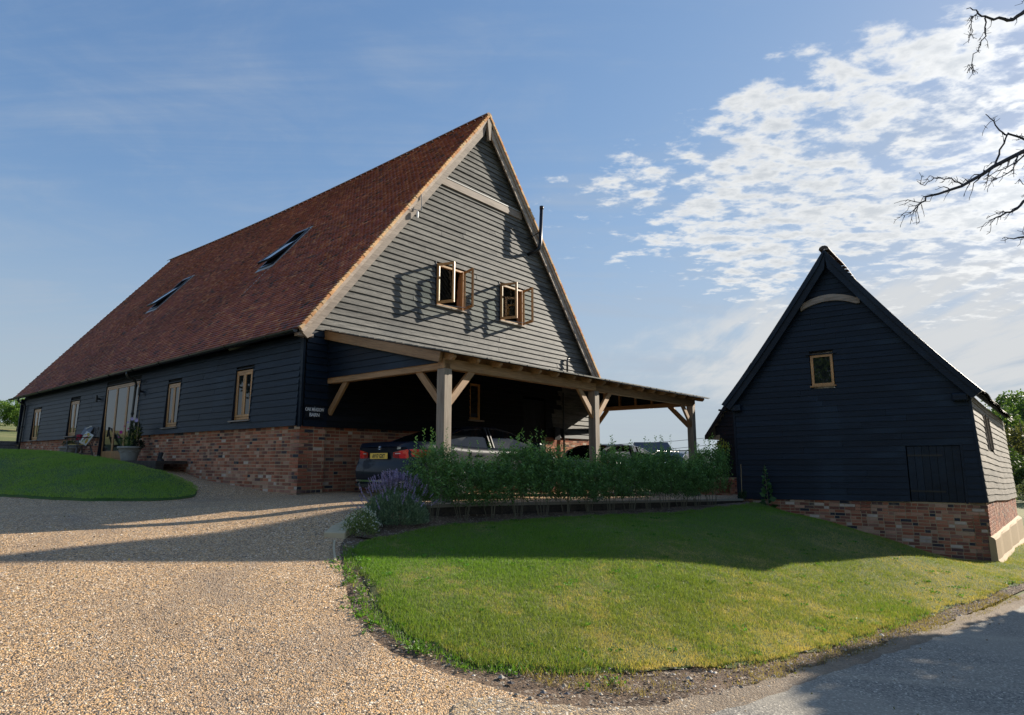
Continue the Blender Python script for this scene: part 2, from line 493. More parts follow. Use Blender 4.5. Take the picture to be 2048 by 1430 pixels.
def link(name, data, parent=None, **props):
    o = bpy.data.objects.new(name, data)
    COL.objects.link(o)
    if parent is not None:
        o.parent = parent
    for k, v in props.items():
        if v is not None:
            o[k] = v
    return o


def thing(name, label, cat, loc=(0, 0, 0), rotz=0.0, group=None):
    o = bpy.data.objects.new(name, None)
    COL.objects.link(o)
    o.empty_display_size = 0.3
    o.location = loc
    o.rotation_euler = (0, 0, rotz)
    o['label'] = label
    o['category'] = cat
    if group:
        o['group'] = group
    return o


class MB:
    def __init__(s):
        s.v, s.f, s.m, s.c = [], [], [], []
        s.cur = 0
        s.tint = (1, 1, 1)

    def verts(s, pts):
        i = len(s.v)
        s.v.extend([tuple(p) for p in pts])
        return i

    def face(s, idx):
        s.f.append(tuple(idx))
        s.m.append(s.cur)
        s.c.append(s.tint)

    def poly(s, pts):
        i = s.verts(pts)
        s.face(range(i, i + len(pts)))

    def hexa(s, p, skip=()):
        """p: 8 points, bottom ring 0-3 ccw then top ring 4-7"""
        i = s.verts(p)
        fs = [(3, 2, 1, 0), (4, 5, 6, 7), (0, 1, 5, 4), (1, 2, 6, 5), (2, 3, 7, 6), (3, 0, 4, 7)]
        for k, q in enumerate(fs):
            if k not in skip:
                s.face([i + j for j in q])

    def box(s, x0, x1, y0, y1, z0, z1, skip=()):
        s.hexa([(x0, y0, z0), (x1, y0, z0), (x1, y1, z0), (x0, y1, z0), (x0, y0, z1), (x1, y0, z1), (x1, y1, z1), (x0, y1, z1)], skip)

    def bar(s, a, b, w, h, up=(0, 0, 1)):
        """beam of section w x h from a to b; w across, h along up"""
        a, b, up = Vector(a), Vector(b), Vector(up)
        d = (b - a).normalized()
        sx = d.cross(up)
        if sx.length < 1e-5:
            sx = d.cross(Vector((1, 0, 0)))
        sx.normalize()
        uy = sx.cross(d).normalized()
        sx *= w / 2
        uy *= h / 2
        s.hexa([a - sx - uy, a + sx - uy, b + sx - uy, b - sx - uy, a - sx + uy, a + sx + uy, b + sx + uy, b - sx + uy])

    def tube(s, pts, r, n=8, caps=True):
        pts = [Vector(p) for p in pts]
        rs = r if isinstance(r, (list, tuple)) else [r] * len(pts)
        rings = []
        ref = Vector((0, 0, 1))
        for i, p in enumerate(pts):
            d = (pts[min(i + 1, len(pts) - 1)] - pts[max(i - 1, 0)]).normalized()
            if abs(d.dot(ref)) > 0.98:
                ref = Vector((1, 0, 0)) if abs(d.x) < 0.9 else Vector((0, 1, 0))
            x = d.cross(ref).normalized()
            y = x.cross(d).normalized()
            ref = y
            rings.append(s.verts([p + (x * math.cos(2 * math.pi * k / n) + y * math.sin(2 * math.pi * k / n)) * rs[i] for k in range(n)]))
        for a, b in zip(rings, rings[1:]):
            for k in range(n):
                s.face((a + k, b + k, b + (k + 1) % n, a + (k + 1) % n))
        if caps:
            s.face([rings[0] + k for k in range(n)])
            s.face([rings[-1] + k for k in reversed(range(n))])

    def lathe(s, prof, n=24, c=(0, 0, 0)):
        rings = [s.verts([(c[0] + r * math.cos(2 * math.pi * k / n), c[1] + r * math.sin(2 * math.pi * k / n), c[2] + z) for k in range(n)]) for r, z in prof]
        for a, b in zip(rings, rings[1:]):
            for k in range(n):
                s.face((a + k, a + (k + 1) % n, b + (k + 1) % n, b + k))

    def grid(s, rows):
        n = len(rows[0])
        st = [s.verts(r) for r in rows]
        for a, b in zip(st, st[1:]):
            for k in range(n - 1):
                s.face((a + k, a + k + 1, b + k + 1, b + k))

    def mesh(s, name, mats, smooth=False, tinted=False):
        me = bpy.data.meshes.new(name)
        me.from_pydata(s.v, [], s.f)
        for m in (mats if isinstance(mats, (list, tuple)) else [mats]):
            me.materials.append(MATS[m])
        if any(s.m):
            me.polygons.foreach_set('material_index', s.m)
        if tinted:
            at = me.attributes.new('tint', 'FLOAT_COLOR', 'FACE')
            at.data.foreach_set('color', np.array([(*c, 1) for c in s.c], dtype=np.float32).ravel())
        if smooth:
            me.polygons.foreach_set('use_smooth', [True] * len(me.polygons))
        me.update()
        return me

    def build(s, name, mats, parent=None, smooth=False, tinted=False, **props):
        return link(name, s.mesh(name, mats, smooth, tinted), parent, **props)


def bevel(o, w=0.01, seg=2):
    md = o.modifiers.new('bevel', 'BEVEL')
    md.width = w
    md.segments = seg
    md.limit_method = 'ANGLE'
    return o


def np_mesh(name, verts, faces_n, matname, tints=None, mats=None):
    """verts (N*k,3); every k verts are one face"""
    k = faces_n
    n = len(verts) // k
    me = bpy.data.meshes.new(name)
    me.vertices.add(len(verts))
    me.vertices.foreach_set('co', np.asarray(verts, dtype=np.float32).ravel())
    me.loops.add(n * k)
    me.loops.foreach_set('vertex_index', np.arange(n * k, dtype=np.int32))
    me.polygons.add(n)
    me.polygons.foreach_set('loop_start', np.arange(0, n * k, k, dtype=np.int32))
    me.polygons.foreach_set('loop_total', np.full(n, k, dtype=np.int32))
    me.materials.append(MATS[matname])
    if tints is not None:
        at = me.attributes.new('tint', 'FLOAT_COLOR', 'FACE')
        t = np.ones((n, 4), dtype=np.float32)
        t[:, :3] = tints
        at.data.foreach_set('color', t.ravel())
    me.update(calc_edges=True)
    return me


def leaf_quads(P, size, up_bias=0.35, aspect=0.5, rng=RNG, dirs=None):
    """diamond leaves at points P (n,3)"""
    n = len(P)
    a = rng.normal(size=(n, 3)) if dirs is None else dirs + rng.normal(size=(n, 3)) * 0.35
    a[:, 2] += 0.15
    a /= np.linalg.norm(a, axis=1)[:, None]
    b = rng.normal(size=(n, 3))
    b[:, 2] *= (1 - up_bias)
    b = np.cross(a, b)
    b /= np.linalg.norm(b, axis=1)[:, None] + 1e-9
    s = (size * rng.uniform(0.65, 1.25, n))[:, None]
    q = np.empty((n, 4, 3))
    q[:, 0] = P - a * s * 0.5
    q[:, 1] = P + b * s * aspect * 0.5 - a * s * 0.05
    q[:, 2] = P + a * s * 0.5
    q[:, 3] = P - b * s * aspect * 0.5 - a * s * 0.05
    return q.reshape(-1, 3)


def leaf_tints(n, dark, light, rng=RNG, P=None, hl=None):
    t = rng.uniform(0, 1, n)[:, None] ** 1.3
    c = np.array(dark) * (1 - t) + np.array(light) * t
    return c * rng.uniform(0.8, 1.2, n)[:, None]


def text_mesh(cu, parent):
    t = bpy.data.objects.new('tmp', cu)
    COL.objects.link(t)
    bpy.context.view_layer.update()
    me = bpy.data.meshes.new_from_object(t.evaluated_get(bpy.context.evaluated_depsgraph_get()))
    bpy.data.objects.remove(t)
    me.name = 'lettering'
    return link('lettering', me, parent)


# ------------------------------------------------------------------ the lie of the land
KX, KY = -4.504, 13.6
Uv = np.array([-math.sin(R(50)), math.cos(R(50))])
Vv = np.array([math.cos(R(50)), math.sin(R(50))])


def BW(v, u):
    return (KX + Vv[0] * v + Uv[0] * u, KY + Vv[1] * v + Uv[1] * u)


GX, GY = 10.340, 14.2
Xs = np.array([math.sin(R(52)), -math.cos(R(52))])
Ys = np.array([math.cos(R(52)), math.sin(R(52))])


def SW(x, y):
    return (GX + Xs[0] * x + Ys[0] * y, GY + Xs[1] * x + Ys[1] * y)


CTRL = [(0, 0, 0), (-6, 2, .12), (-3, 4, .12), (-1.7, 4.4, .08), (0, 4.3, 0.0), (3, 4, -.16), (6, 6, -.32), (8, 10.4, -.40), (10.3, 11.8, -.55),
        (-0.1, 5.4, .06), (0.75, 5.6, 0.0), (2.1, 6.0, -.1), (3.6, 7.2, -.2), (5.5, 8.9, -.3), (7.6, 10.4, -.38), (9.4, 12.2, -.46),
        (-2.4, 8.95, .6), (-1.85, 7.3, .45), (-1.5, 6.4, .3), (-1.2, 5.7, .22), (-4.2, 8.9, .72), (-6.4, 8.8, .82), (-7.7, 9.9, .90), (-5, 6.6, .60), (-3.4, 6.5, .46), (-2.5, 10.6, .93), (-2.6, 9.5, .72),
        (-1.3, 10.2, .72), (-.2, 11.2, .69), (1.9, 13.1, .67), (4.5, 15.1, .63), (5.9, 16.6, .62), (2, 10, .42), (5, 12.5, .33), (6.5, 14, .42),
        (-10, 6, .62), (-16, 9, .95), (-11, 11.5, .80), (-1, 11.8, .86), (0, 14, .86), (3.5, 16.8, .62), (6.5, 20, .50), (2, 20, .7), (9, 26, .40), (3.2, 23.5, .6),
        (-4.4, 13.2, .98), (-6.5, 13.57, .96), (-7.0, 12.7, .90), (-8.4, 12.4, .93), (-10.9, 13.4, .99), (-13.5, 14.3, 1.08),
        (-7.7, 14.9, 1.30), (-9.2, 15.3, 1.56), (-10.8, 15.9, 1.70), (-12.8, 16.8, 1.84), (-16, 18.5, 1.95),
        (-9.0, 16.15, 1.46), (-10.4, 17.3, 1.62)]
for u, z in ((0.8, 1.0), (1.93, 1.08), (3.2, 1.16), (4.46, 1.25), (5.4, 1.40), (6.4, 1.52), (9, 1.64), (12, 1.74), (16, 1.86), (21.4, 2.02)):
    x, y = BW(-0.05, u)
    CTRL.append((x, y, z))
for s, z in ((0, -.46), (.8, -.46), (2.1, -.09), (3.64, .21), (4.9, .60), (5.4, .66)):
    x, y = SW(-s, -0.1)
    CTRL.append((x, y, z))
for x, y, z in [(*SW(.7, 3.5), -.62), (*SW(.8, 7.5), -.75), (*SW(1, 16), -1.2), (*SW(5, 2), -.75), (14, 13, -.8), (20, 20, -1.1)]:
    CTRL.append((x, y, z))
CTRL += [(-21.3, 27.6, 2.05), (-25, 33, 2.8), (-31, 40, 3.5), (-20, 12, 1.4), (-60, 35, 4.6), (-45, 20, 3.2), (-30, 60, 4.5), (-10, 65, 2.0), (15, 65, .9), (30, 60, .2), (60, 40, 0.0),
         (70, 0, -1.5), (0, -60, 0), (-60, -20, 1.5), (-20, -10, .6), (20, -20, -.8), (12, 40, .5), (20, 30, -.6), (10, -5, -.4), (-5, -6, .1)]
CTRL = np.array(CTRL, dtype=float)


def _phi(r2):
    return 0.5 * r2 * np.log(r2 + 1e-9)


def _solve():
    p = CTRL[:, :2] / 10
    n = len(p)
    r2 = ((p[:, None] - p[None]) ** 2).sum(-1)
    A = np.zeros((n + 3, n + 3))
    A[:n, :n] = _phi(r2) + np.eye(n) * 2e-4
    P = np.c_[np.ones(n), p]
    A[:n, n:] = P
    A[n:, :n] = P.T
    return np.linalg.solve(A, np.r_[CTRL[:, 2], 0, 0, 0])


WTS = _solve()


def Tz(xy):
    xy = np.atleast_2d(np.asarray(xy, dtype=float)).copy()
    r = np.linalg.norm(xy, axis=1)
    k = np.where(r > 66, 66 / np.maximum(r, 1), 1.0)
    xy *= k[:, None]
    out = np.empty(len(xy))
    p = CTRL[:, :2] / 10
    for s in range(0, len(xy), 20000):
        q = xy[s:s + 20000] / 10
        r2 = ((q[:, None] - p[None]) ** 2).sum(-1)
        out[s:s + 20000] = _phi(r2) @ WTS[:-3] + np.c_[np.ones(len(q)), q] @ WTS[-3:]
    return out


def tz(x, y):
    return float(Tz([(x, y)])[0])


def fz(v):
    """forecourt level: falls gently away from the pier"""
    return 0.97 - 0.029 * max(0.0, v)


def inpoly(P, poly):
    P = np.asarray(P)
    poly = np.asarray(poly)
    x, y = P[:, 0], P[:, 1]
    ins = np.zeros(len(P), bool)
    j = len(poly) - 1
    for i in range(len(poly)):
        xi, yi = poly[i]
        xj, yj = poly[j]
        c = ((yi > y) != (yj > y)) & (x < (xj - xi) * (y - yi) / (yj - yi + 1e-12) + xi)
        ins ^= c
        j = i
    return ins


def smooth_poly(pts, it=2):
    pts = [np.array(p, float) for p in pts]
    for _ in range(it):
        q = []
        for i in range(len(pts)):
            a, b = pts[i], pts[(i + 1) % len(pts)]
            q += [a * .75 + b * .25, a * .25 + b * .75]
        pts = q
    return [tuple(p) for p in pts]


def ragged(pts, amp, step=0.12, seed=0):
    out = []
    for i in range(len(pts)):
        a, b = np.array(pts[i]), np.array(pts[(i + 1) % len(pts)])
        L = np.linalg.norm(b - a)
        n = max(1, int(L / step))
        for k in range(n):
            p = a + (b - a) * k / n
            d = Vector((p[0] * 2.3, p[1] * 2.3, seed))
            nz = noise.noise(d) + 0.6 * noise.noise(d * 3.1)
            nn = np.array([-(b - a)[1], (b - a)[0]]) / (L + 1e-9)
            out.append(tuple(p + nn * nz * amp))
    return out


def sheet(name, poly, dz, matname, step=0.3, kind='structure', zfun=None, edge_drop=0.0, relief=0.0, parent=None):
    """a ground sheet inside a polygon, draped on the terrain"""
    poly = [Vector(p) for p in poly]
    P = np.array(poly)
    x0, y0 = P.min(0)
    x1, y1 = P.max(0)
    gx, gy = np.meshgrid(np.arange(x0 + step / 2, x1, step), np.arange(y0 + step / 2, y1, step))
    G = np.c_[gx.ravel(), gy.ravel()] + RNG.uniform(-step * .2, step * .2, (gx.size, 2))
    G = G[inpoly(G, P)]
    # keep off the border
    n = len(poly)
    pts = [Vector(p) for p in poly] + [Vector(g) for g in G]
    res = geometry.delaunay_2d_cdt(pts, [], [list(range(n))], 1, 1e-4)
    V2 = np.array([tuple(p) for p in res[0]])
    Z = Tz(V2) if zfun is None else np.array([zfun(x, y) for x, y in V2])
    Z = Z + dz
    if relief:
        Z += np.array([relief * noise.noise(Vector((x * 1.7, y * 1.7, 3))) + relief * .5 * noise.noise(Vector((x * 6, y * 6, 5))) for x, y in V2])
    if edge_drop:
        isb = np.zeros(len(V2), bool)
        for i, orig in enumerate(res[3]):
            if any(o < n for o in orig):
                isb[i] = True
        Z[isb] -= edge_drop
    me = bpy.data.meshes.new(name)
    me.from_pydata([(x, y, z) for (x, y), z in zip(V2, Z)], [], [tuple(f) for f in res[2]])
    me.materials.append(MATS[matname])
    me.polygons.foreach_set('use_smooth', [True] * len(me.polygons))
    me.update()
    if me.polygons and sum(p.normal.z for p in me.polygons) < 0:
        me.flip_normals()
    return link(name, me, parent, kind=kind)


def ground():
    ax = np.r_[-np.geomspace(400, 30, 16), np.arange(-28, 26.1, 0.5), np.geomspace(28, 400, 16)]
    ay = np.r_[-np.geomspace(400, 12, 12), np.arange(-10, 40.1, 0.5), np.geomspace(43, 600, 16)]
    X, Y = np.meshgrid(ax, ay)
    Z = Tz(np.c_[X.ravel(), Y.ravel()]) - 0.06
    n, m = X.shape
    idx = np.arange(n * m).reshape(n, m)
    F = np.stack([idx[:-1, :-1], idx[:-1, 1:], idx[1:, 1:], idx[1:, :-1]], -1).reshape(-1, 4)
    me = bpy.data.meshes.new('ground')
    me.from_pydata(np.c_[X.ravel(), Y.ravel(), Z].tolist(), [], F.tolist())
    me.materials.append(MATS['field'])
    me.polygons.foreach_set('use_smooth', [True] * len(me.polygons))
    link('ground', me, kind='structure')


ground()

LAWN = [(-2.17, 8.75), (-1.78, 7.75), (-1.52, 7.0), (-1.17, 6.20), (-0.68, 5.62), (-0.15, 5.36), (0.70, 5.52), (2.1, 5.97), (3.6, 7.16), (5.5, 8.88), (7.6, 10.42), (9.5, 12.2), (12.2, 14.2), (15, 17.0),
        (15.5, 19.5), (12.2, 16.9), (10.6, 14.1), (*SW(-0.05, -.02),), (*SW(-3, -.02),), (*SW(-4.95, -.02),), (5.85, 16.3), (4.55, 14.75), (3.2, 13.6), (1.9, 12.65), (0.6, 11.6), (-.35, 10.85), (-.95, 10.3), (-1.3, 9.75), (-1.7, 9.35), (-1.95, 9.2)]
BANK = [(-2.39, 9.0), (-2.1, 8.1), (-1.88, 7.3), (-1.62, 6.6), (-1.4, 6.0), (-1.1, 5.5), (-.75, 5.25), (-.3, 5.02), (.35, 4.75), (1.0, 4.85), (2.0, 5.45), (3.2, 6.45), (5.0, 8.05), (7.2, 9.95), (9.4, 11.9), (12, 13.9),
        (12.5, 15), (9.0, 13), (6, 12), (2, 10.5), (5.95, 16.7), (4.75, 15.65), (1.85, 13.25), (-.2, 11.6), (-1.4, 10.6), (-2.2, 10.4), (-2.35, 9.6)]
DRIVE = [(-20, -6), (.6, -6), (1.1, 2.5), (.35, 4.85), (-.3, 5.10), (-.75, 5.33), (-1.1, 5.58), (-1.4, 6.06), (-1.62, 6.66), (-1.86, 7.3), (-2.1, 8.1), (-2.36, 9.0), (-2.3, 9.9), (-1.6, 10.5), (-.4, 11.6),
         (*BW(1.2, -1.0),), (*BW(1.2, 0.4),), (*BW(.05, .3),), (*BW(.06, 6),), (*BW(.06, 22),), (*BW(-2.5, 23),), (-24, 19), (-26, 8)]
ROAD = [(.35, 4.3), (1.35, 4.72), (2.5, 5.72), (4.15, 7.05), (6.05, 8.62), (8.0, 10.2), (10.2, 12.1), (13.2, 14.6), (17.5, 19), (24, 27), (32, 38), (36, 36), (28, 24), (20, 15), (13.5, 9.6), (9, 5.4), (6.5, 1.5), (5, -6), (-.5, -6), (0, 2.5)]
TRACK = [(-.4, 4.9), (.3, 4.75), (1.2, 4.95), (2.3, 5.80), (4.0, 7.20), (5.9, 8.80), (7.9, 10.4), (9.8, 12.1), (12.8, 14.6), (13.3, 14.2), (8.2, 9.9), (4.4, 6.8), (1.6, 4.5), (.6, 3.6), (-.6, 3.9)]
sheet('soil_verge', BANK[:16] + [(12.5, 15), (9.0, 13.2), (6, 11.5), (2, 9.5), (-.5, 8.8), (-1.3, 9.2), (-2.2, 9.6)], -0.006, 'soil', 0.12, relief=0.012)
BED = [(-2.2, 9.2), (-1.2, 9.1), (-.2, 10.6), (1.2, 11.7), (2.6, 12.8), (4.6, 14.5), (6.1, 16.2), (6.2, 17.2), (5.9, 16.75), (4.9, 15.9), (1.9, 13.3), (-.2, 11.65), (-1.5, 10.6), (-2.1, 10.1)]
sheet('soil_bed', BED, 0.012, 'soil', 0.16, relief=0.03)
sheet('gravel_drive', ragged(smooth_poly(DRIVE, 2), .02, .07), 0.002, 'gravel', 0.25, relief=0.006)
sheet('dirt_track_edge', ragged(smooth_poly(TRACK, 2), .08, .06), 0.014, 'sandy_dirt', 0.2, relief=0.006)
sheet('road', ragged(smooth_poly(ROAD, 2), .05, 0.06), 0.024, 'asphalt', 0.25, relief=0.006)
sheet('lawn', ragged(smooth_poly(LAWN, 1), .07, .08), 0.026, 'turf', 0.2, edge_drop=0.024, relief=0.006)
ISLAND = [(-6.5, 13.5), (-6.75, 13.0), (-7.2, 12.66), (-8.4, 12.42), (-9.6, 12.7), (-10.9, 13.4), (-13.5, 14.3), (-18, 16), (-20, 19), (-15.5, 19.5), (-12.5, 17.9), (-10.6, 16.7), (-9.1, 15.75), (-7.9, 15.0), (-6.9, 14.2)]
sheet('island_lawn', ragged(smooth_poly(ISLAND, 1), .05, .08), 0.07, 'turf_lush', 0.2, edge_drop=0.06, relief=0.02)
# forecourt of gravel behind the low wall
WALL = [(-1.72, 10.35), (-1.38, 10.62), (-.2, 11.70), (1.83, 13.40), (4.9, 16.0), (6.0, 16.95)]
FC = [(-2.3, 10.75)] + WALL + [(*SW(-5.3, .05),), (*SW(-5.3, 4.9),), (*SW(-9.5, 8),), (*BW(22, 4),), (*BW(11, 10),), (*BW(.1, .3),), (*BW(-.02, -.4),)]


def fcz(x, y):
    v = (x - KX) * Vv[0] + (y - KY) * Vv[1]
    return fz(v)


sheet('forecourt_gravel', FC, 0.0, 'gravel', 0.4, zfun=fcz, relief=0.006)

# ------------------------------------------------------------------ grass
DRY = lambda x, y: .8 * noise.noise(Vector((x * .9, y * .9, 1.5))) + .5 * noise.noise(Vector((x * 3.1, y * 3.1, 7))) + .55 * noise.noise(Vector((x * 9.0, y * 9.0, 3)))


def grass(name, poly, n, h, w, dark, light, dryc, dryness, dz, near=None, bare=0.0, seed=1):
    rng = np.random.default_rng(seed)
    P = np.asarray(poly)
    x0, y0 = P.min(0)
    x1, y1 = P.max(0)
    pts = np.zeros((0, 2))
    while len(pts) < n:
        c = rng.uniform((x0, y0), (x1, y1), (n * 2, 2))
        c = c[inpoly(c, P)]
        if near:
            d = np.linalg.norm(c - np.array(near[:2]), axis=1)
            keep = rng.uniform(0, 1, len(c)) < np.clip((near[2] / d) ** 1.6, 0.05, 1)
            c = c[keep]
        pts = np.r_[pts, c]
    pts = pts[:n]
    # low-frequency value for patches, sampled on a coarse grid
    gs = 0.05
    ix = ((pts[:, 0] - x0) / gs).astype(int)
    iy = ((pts[:, 1] - y0) / gs).astype(int)
    tab = np.array([[DRY(x0 + i * gs, y0 + j * gs) for j in range(iy.max() + 2)] for i in range(ix.max() + 2)])
    q = tab[ix, iy]
    if bare:
        k = rng.uniform(-.6, .6, n) + bare < -q * 2.2 + 1.6
        pts, q = pts[k], q[k]
        n = len(pts)
    z = Tz(pts) + dz
    hh = h * rng.uniform(.4, 1.4, n) * np.clip(1 - .45 * q, .4, 1.6)
    ang = rng.uniform(0, 2 * math.pi, n)
    lean = rng.normal(size=(n, 2)) * .45 * hh[:, None]
    dx = np.c_[np.cos(ang), np.sin(ang)] * (w * rng.uniform(.6, 1.3, n) / 2)[:, None]
    V = np.empty((n, 3, 3))
    V[:, 0, :2] = pts - dx
    V[:, 1, :2] = pts + dx
    V[:, 2, :2] = pts + lean
    V[:, 0, 2] = z
    V[:, 1, 2] = z
    V[:, 2, 2] = z + hh
    t = np.clip(rng.uniform(0, 1, n), 0, 1)[:, None]
    col = np.array(dark) * (1 - t) + np.array(light) * t
    if name == 'lawn_grass':
        wv = np.clip((6.9 - (-.66 * pts[:, 0] + .75 * pts[:, 1])) / 2.6, 0, 1)
        q = q - .75 * (1 - wv)
        col = col * (1 - (1 - wv)[:, None] * np.array([.28, -.10, .35]))
    dr = np.clip((q * 1.25 + .36 + rng.normal(size=n) * .28) * dryness, 0, 1)[:, None]
    col = col * (1 - dr) + np.array(dryc) * dr
    me = np_mesh(name, V.reshape(-1, 3), 3, 'grass_blade', col)
    return link(name, me, kind='stuff')


grass('lawn_grass', ragged(smooth_poly(LAWN, 1), .10, seed=4), 430000, .034, .0065, (.12, .17, .032), (.28, .295, .078), (.52, .39, .18), 1.0, 0.018, near=(0, 3, 6.0))
grass('island_grass', ragged(smooth_poly(ISLAND, 1), .09, .1), 130000, .045, .012, (.18, .30, .055), (.30, .44, .10), (.42, .46, .15), .45, 0.055, seed=5)
# ragged tufts where lawn breaks up into the soil
EDGE = [(-2.28, 8.9), (-1.95, 7.7), (-1.7, 7.0), (-1.35, 6.2), (-.95, 5.62), (-.35, 5.25), (.75, 5.45), (2.1, 5.95), (3.6, 7.08), (5.5, 8.75), (5.2, 9.2), (3.3, 7.6), (2.0, 6.4), (.7, 5.95), (-.1, 5.75), (-.5, 6.0), (-1.0, 6.6), (-1.4, 7.3), (-1.8, 8.6)]
grass('edge_weeds', EDGE, 15000, .040, .009, (.08, .17, .025), (.18, .30, .05), (.36, .30, .12), .6, 0.005, bare=1.55, seed=8)
VERGE_DRY = [(.2, 5.15), (1.2, 5.05), (2.3, 5.75), (4.0, 7.1), (6.0, 8.75), (7.9, 10.3), (7.7, 10.6), (5.7, 9.0), (3.7, 7.35), (2.1, 6.15), (.8, 5.65), (0, 5.45)]
grass('dry_verge_grass', VERGE_DRY, 9000, .032, .008, (.20, .15, .075), (.32, .25, .13), (.30, .22, .12), 1.0, 0.005, bare=1.0, seed=9)


def pebbles():
    rng = np.random.default_rng(3)
    n = 9000
    pts = rng.uniform((-7, 3.0), (2.2, 11), (n * 3, 2))
    pts = pts[inpoly(pts, DRIVE)][:n]
    base = np.array([(1, 0, 0), (.3, .9, .1), (-.8, .6, 0), (-.8, -.6, .1), (.3, -.95, 0), (0, 0, .75)])
    tri = [(0, 1, 5), (1, 2, 5), (2, 3, 5), (3, 4, 5), (4, 0, 5)]
    z = Tz(pts) + .004
    V, T = [], []
    cols = np.array([(.46, .34, .2), (.56, .46, .33), (.3, .24, .18), (.12, .11, .11), (.62, .55, .45), (.5, .3, .15)])
    for (x, y), zz in zip(pts, z):
        s = rng.uniform(.004, .010) * (1.8 if rng.random() < .05 else 1)
        a = rng.uniform(0, 6.28)
        c, si = math.cos(a), math.sin(a)
        b = base * (s, s * rng.uniform(.6, 1), s * rng.uniform(.6, 1))
        w = np.c_[b[:, 0] * c - b[:, 1] * si + x, b[:, 0] * si + b[:, 1] * c + y, b[:, 2] + zz]
        for t in tri:
            V.extend(w[list(t)])
        T.extend([cols[rng.integers(6)]] * 5)
    link('loose_pebbles', np_mesh('loose_pebbles', np.array(V), 3, 'stone', np.array(T)), kind='stuff')
    # stones and clods on the soil
    n = 1800
    pts = rng.uniform((-2.6, 4.6), (9, 12), (n * 14, 2))
    e2 = ragged(BANK[:16] + [(8.5, 11.6), (5.5, 9.1), (3.5, 7.4), (2, 6.2), (.7, 5.8), (-.1, 5.6), (-.7, 5.9), (-1.2, 6.5), (-1.6, 7.4), (-1.9, 8.6)], 0)
    pts = pts[inpoly(pts, e2)][:n]
    z = Tz(pts) + .01
    V, T = [], []
    for (x, y), zz in zip(pts, z):
        s = rng.uniform(.006, .018) * (2.0 if rng.random() < .04 else 1)
        b = base * (s, s * rng.uniform(.6, 1), s * rng.uniform(.6, 1))
        w = b + (x, y, zz)
        for t in tri:
            V.extend(w[list(t)])
        T.extend([cols[rng.integers(6)] * (.5 if rng.random() < .6 else 1)] * 5)
    link('soil_stones', np_mesh('soil_stones', np.array(V), 3, 'stone', np.array(T)), kind='stuff')


pebbles()


def litter():
    rng = np.random.default_rng(77)
    # rosettes of broad-leaved weeds in the lawn
    P, D, C = [], [], []
    lawn = np.array(smooth_poly(LAWN, 1))
    c = rng.uniform((-2, 5.4), (9, 13), (900, 2))
    c = c[inpoly(c, lawn)][:110]
    zz = Tz(c) + .028
    for (x, y), z in zip(c, zz):
        r = rng.uniform(.03, .11)
        g = rng.uniform(.8, 1.3)
        for k in range(int(10 + r * 260)):
            a = rng.uniform(0, 6.28)
            q = r * math.sqrt(rng.uniform(0, 1))
            P.append((x + q * math.cos(a), y + q * math.sin(a), z + rng.uniform(0, .022)))
            D.append((math.cos(a), math.sin(a), .35))
            C.append(np.array((.08, .20, .03)) * g * rng.uniform(.7, 1.3))
    # weeds on the soil strip beside the drive
    for k in range(46):
        t = rng.uniform(0, 1)
        x = np.interp(t, [0, .25, .5, .75, 1], [-2.15, -1.65, -1.2, -.5, .9])
        y = np.interp(t, [0, .25, .5, .75, 1], [8.3, 6.85, 5.9, 5.35, 5.25])
        x += rng.normal() * .07
        y += rng.normal() * .07
        z = tz(x, y)
        r = rng.uniform(.02, .09)
        for j in range(int(8 + r * 260)):
            a = rng.uniform(0, 6.28)
            q = r * math.sqrt(rng.uniform(0, 1))
            P.append((x + q * math.cos(a), y + q * math.sin(a), z + rng.uniform(0, .045)))
            D.append((math.cos(a), math.sin(a), .6))
            C.append(np.array((.11, .22, .035)) * rng.uniform(.6, 1.3))
    link('broadleaf_weeds', np_mesh('broadleaf_weeds', leaf_quads(np.array(P), .030, .5, .55, rng, dirs=np.array(D)), 4, 'leaf', np.array(C)), kind='stuff')
    # dry leaves and bits on the drive and lane
    c = rng.uniform((-7, 3.6), (6.5, 10.5), (420, 2))
    P = np.c_[c, Tz(c) + .034]
    C = np.array([(.20, .11, .045), (.32, .21, .09), (.12, .08, .045), (.16, .15, .05)])[rng.integers(0, 4, len(P))]
    D = np.c_[rng.normal(size=(len(P), 2)), np.zeros(len(P))]
    link('fallen_leaves', np_mesh('fallen_leaves', leaf_quads(P, .026, .9, .6, rng, dirs=D), 4, 'leaf', C), kind='stuff')


litter()

# ================================================================== MAIN BARN (local x = along gable, y = along the long wall, z = up)
BZ = 0.9
W_, L_ = 11.25, 21.5
RIDGE = 5.63
EAVE_T = 4.47        # tile line at v=-.3
SL = 1.261
barn = thing('oak_barn', 'large black weatherboarded barn with steep red tiled roof and brick plinth', 'barn', (KX, KY, BZ), R(50))


def ridge_z(u):
    return 11.95 + 0.10 * (u / 22) - 0.16 * math.sin(math.pi * min(max(u, 0), 22) / 22)


def eave_z(u):
    return EAVE_T - 0.10 * (u / 22)


def roof_pt(s, u, side=0, lift=0.0):
    """s 0..1 from eave to ridge"""
    e, r = eave_z(u), ridge_z(u)
    v = -0.30 + (RIDGE + 0.30) * s
    z = e + (r - e) * s
    n = Vector((-(r - e), 0, RIDGE + .30)).normalized()
    sag = -0.035 * math.sin(math.pi * s) * math.sin(u * 0.8)
    v += n.x * (lift + sag)
    z += n.z * (lift + sag)
    if side:
        v = 2 * RIDGE - v
    return (v, u, z - BZ)


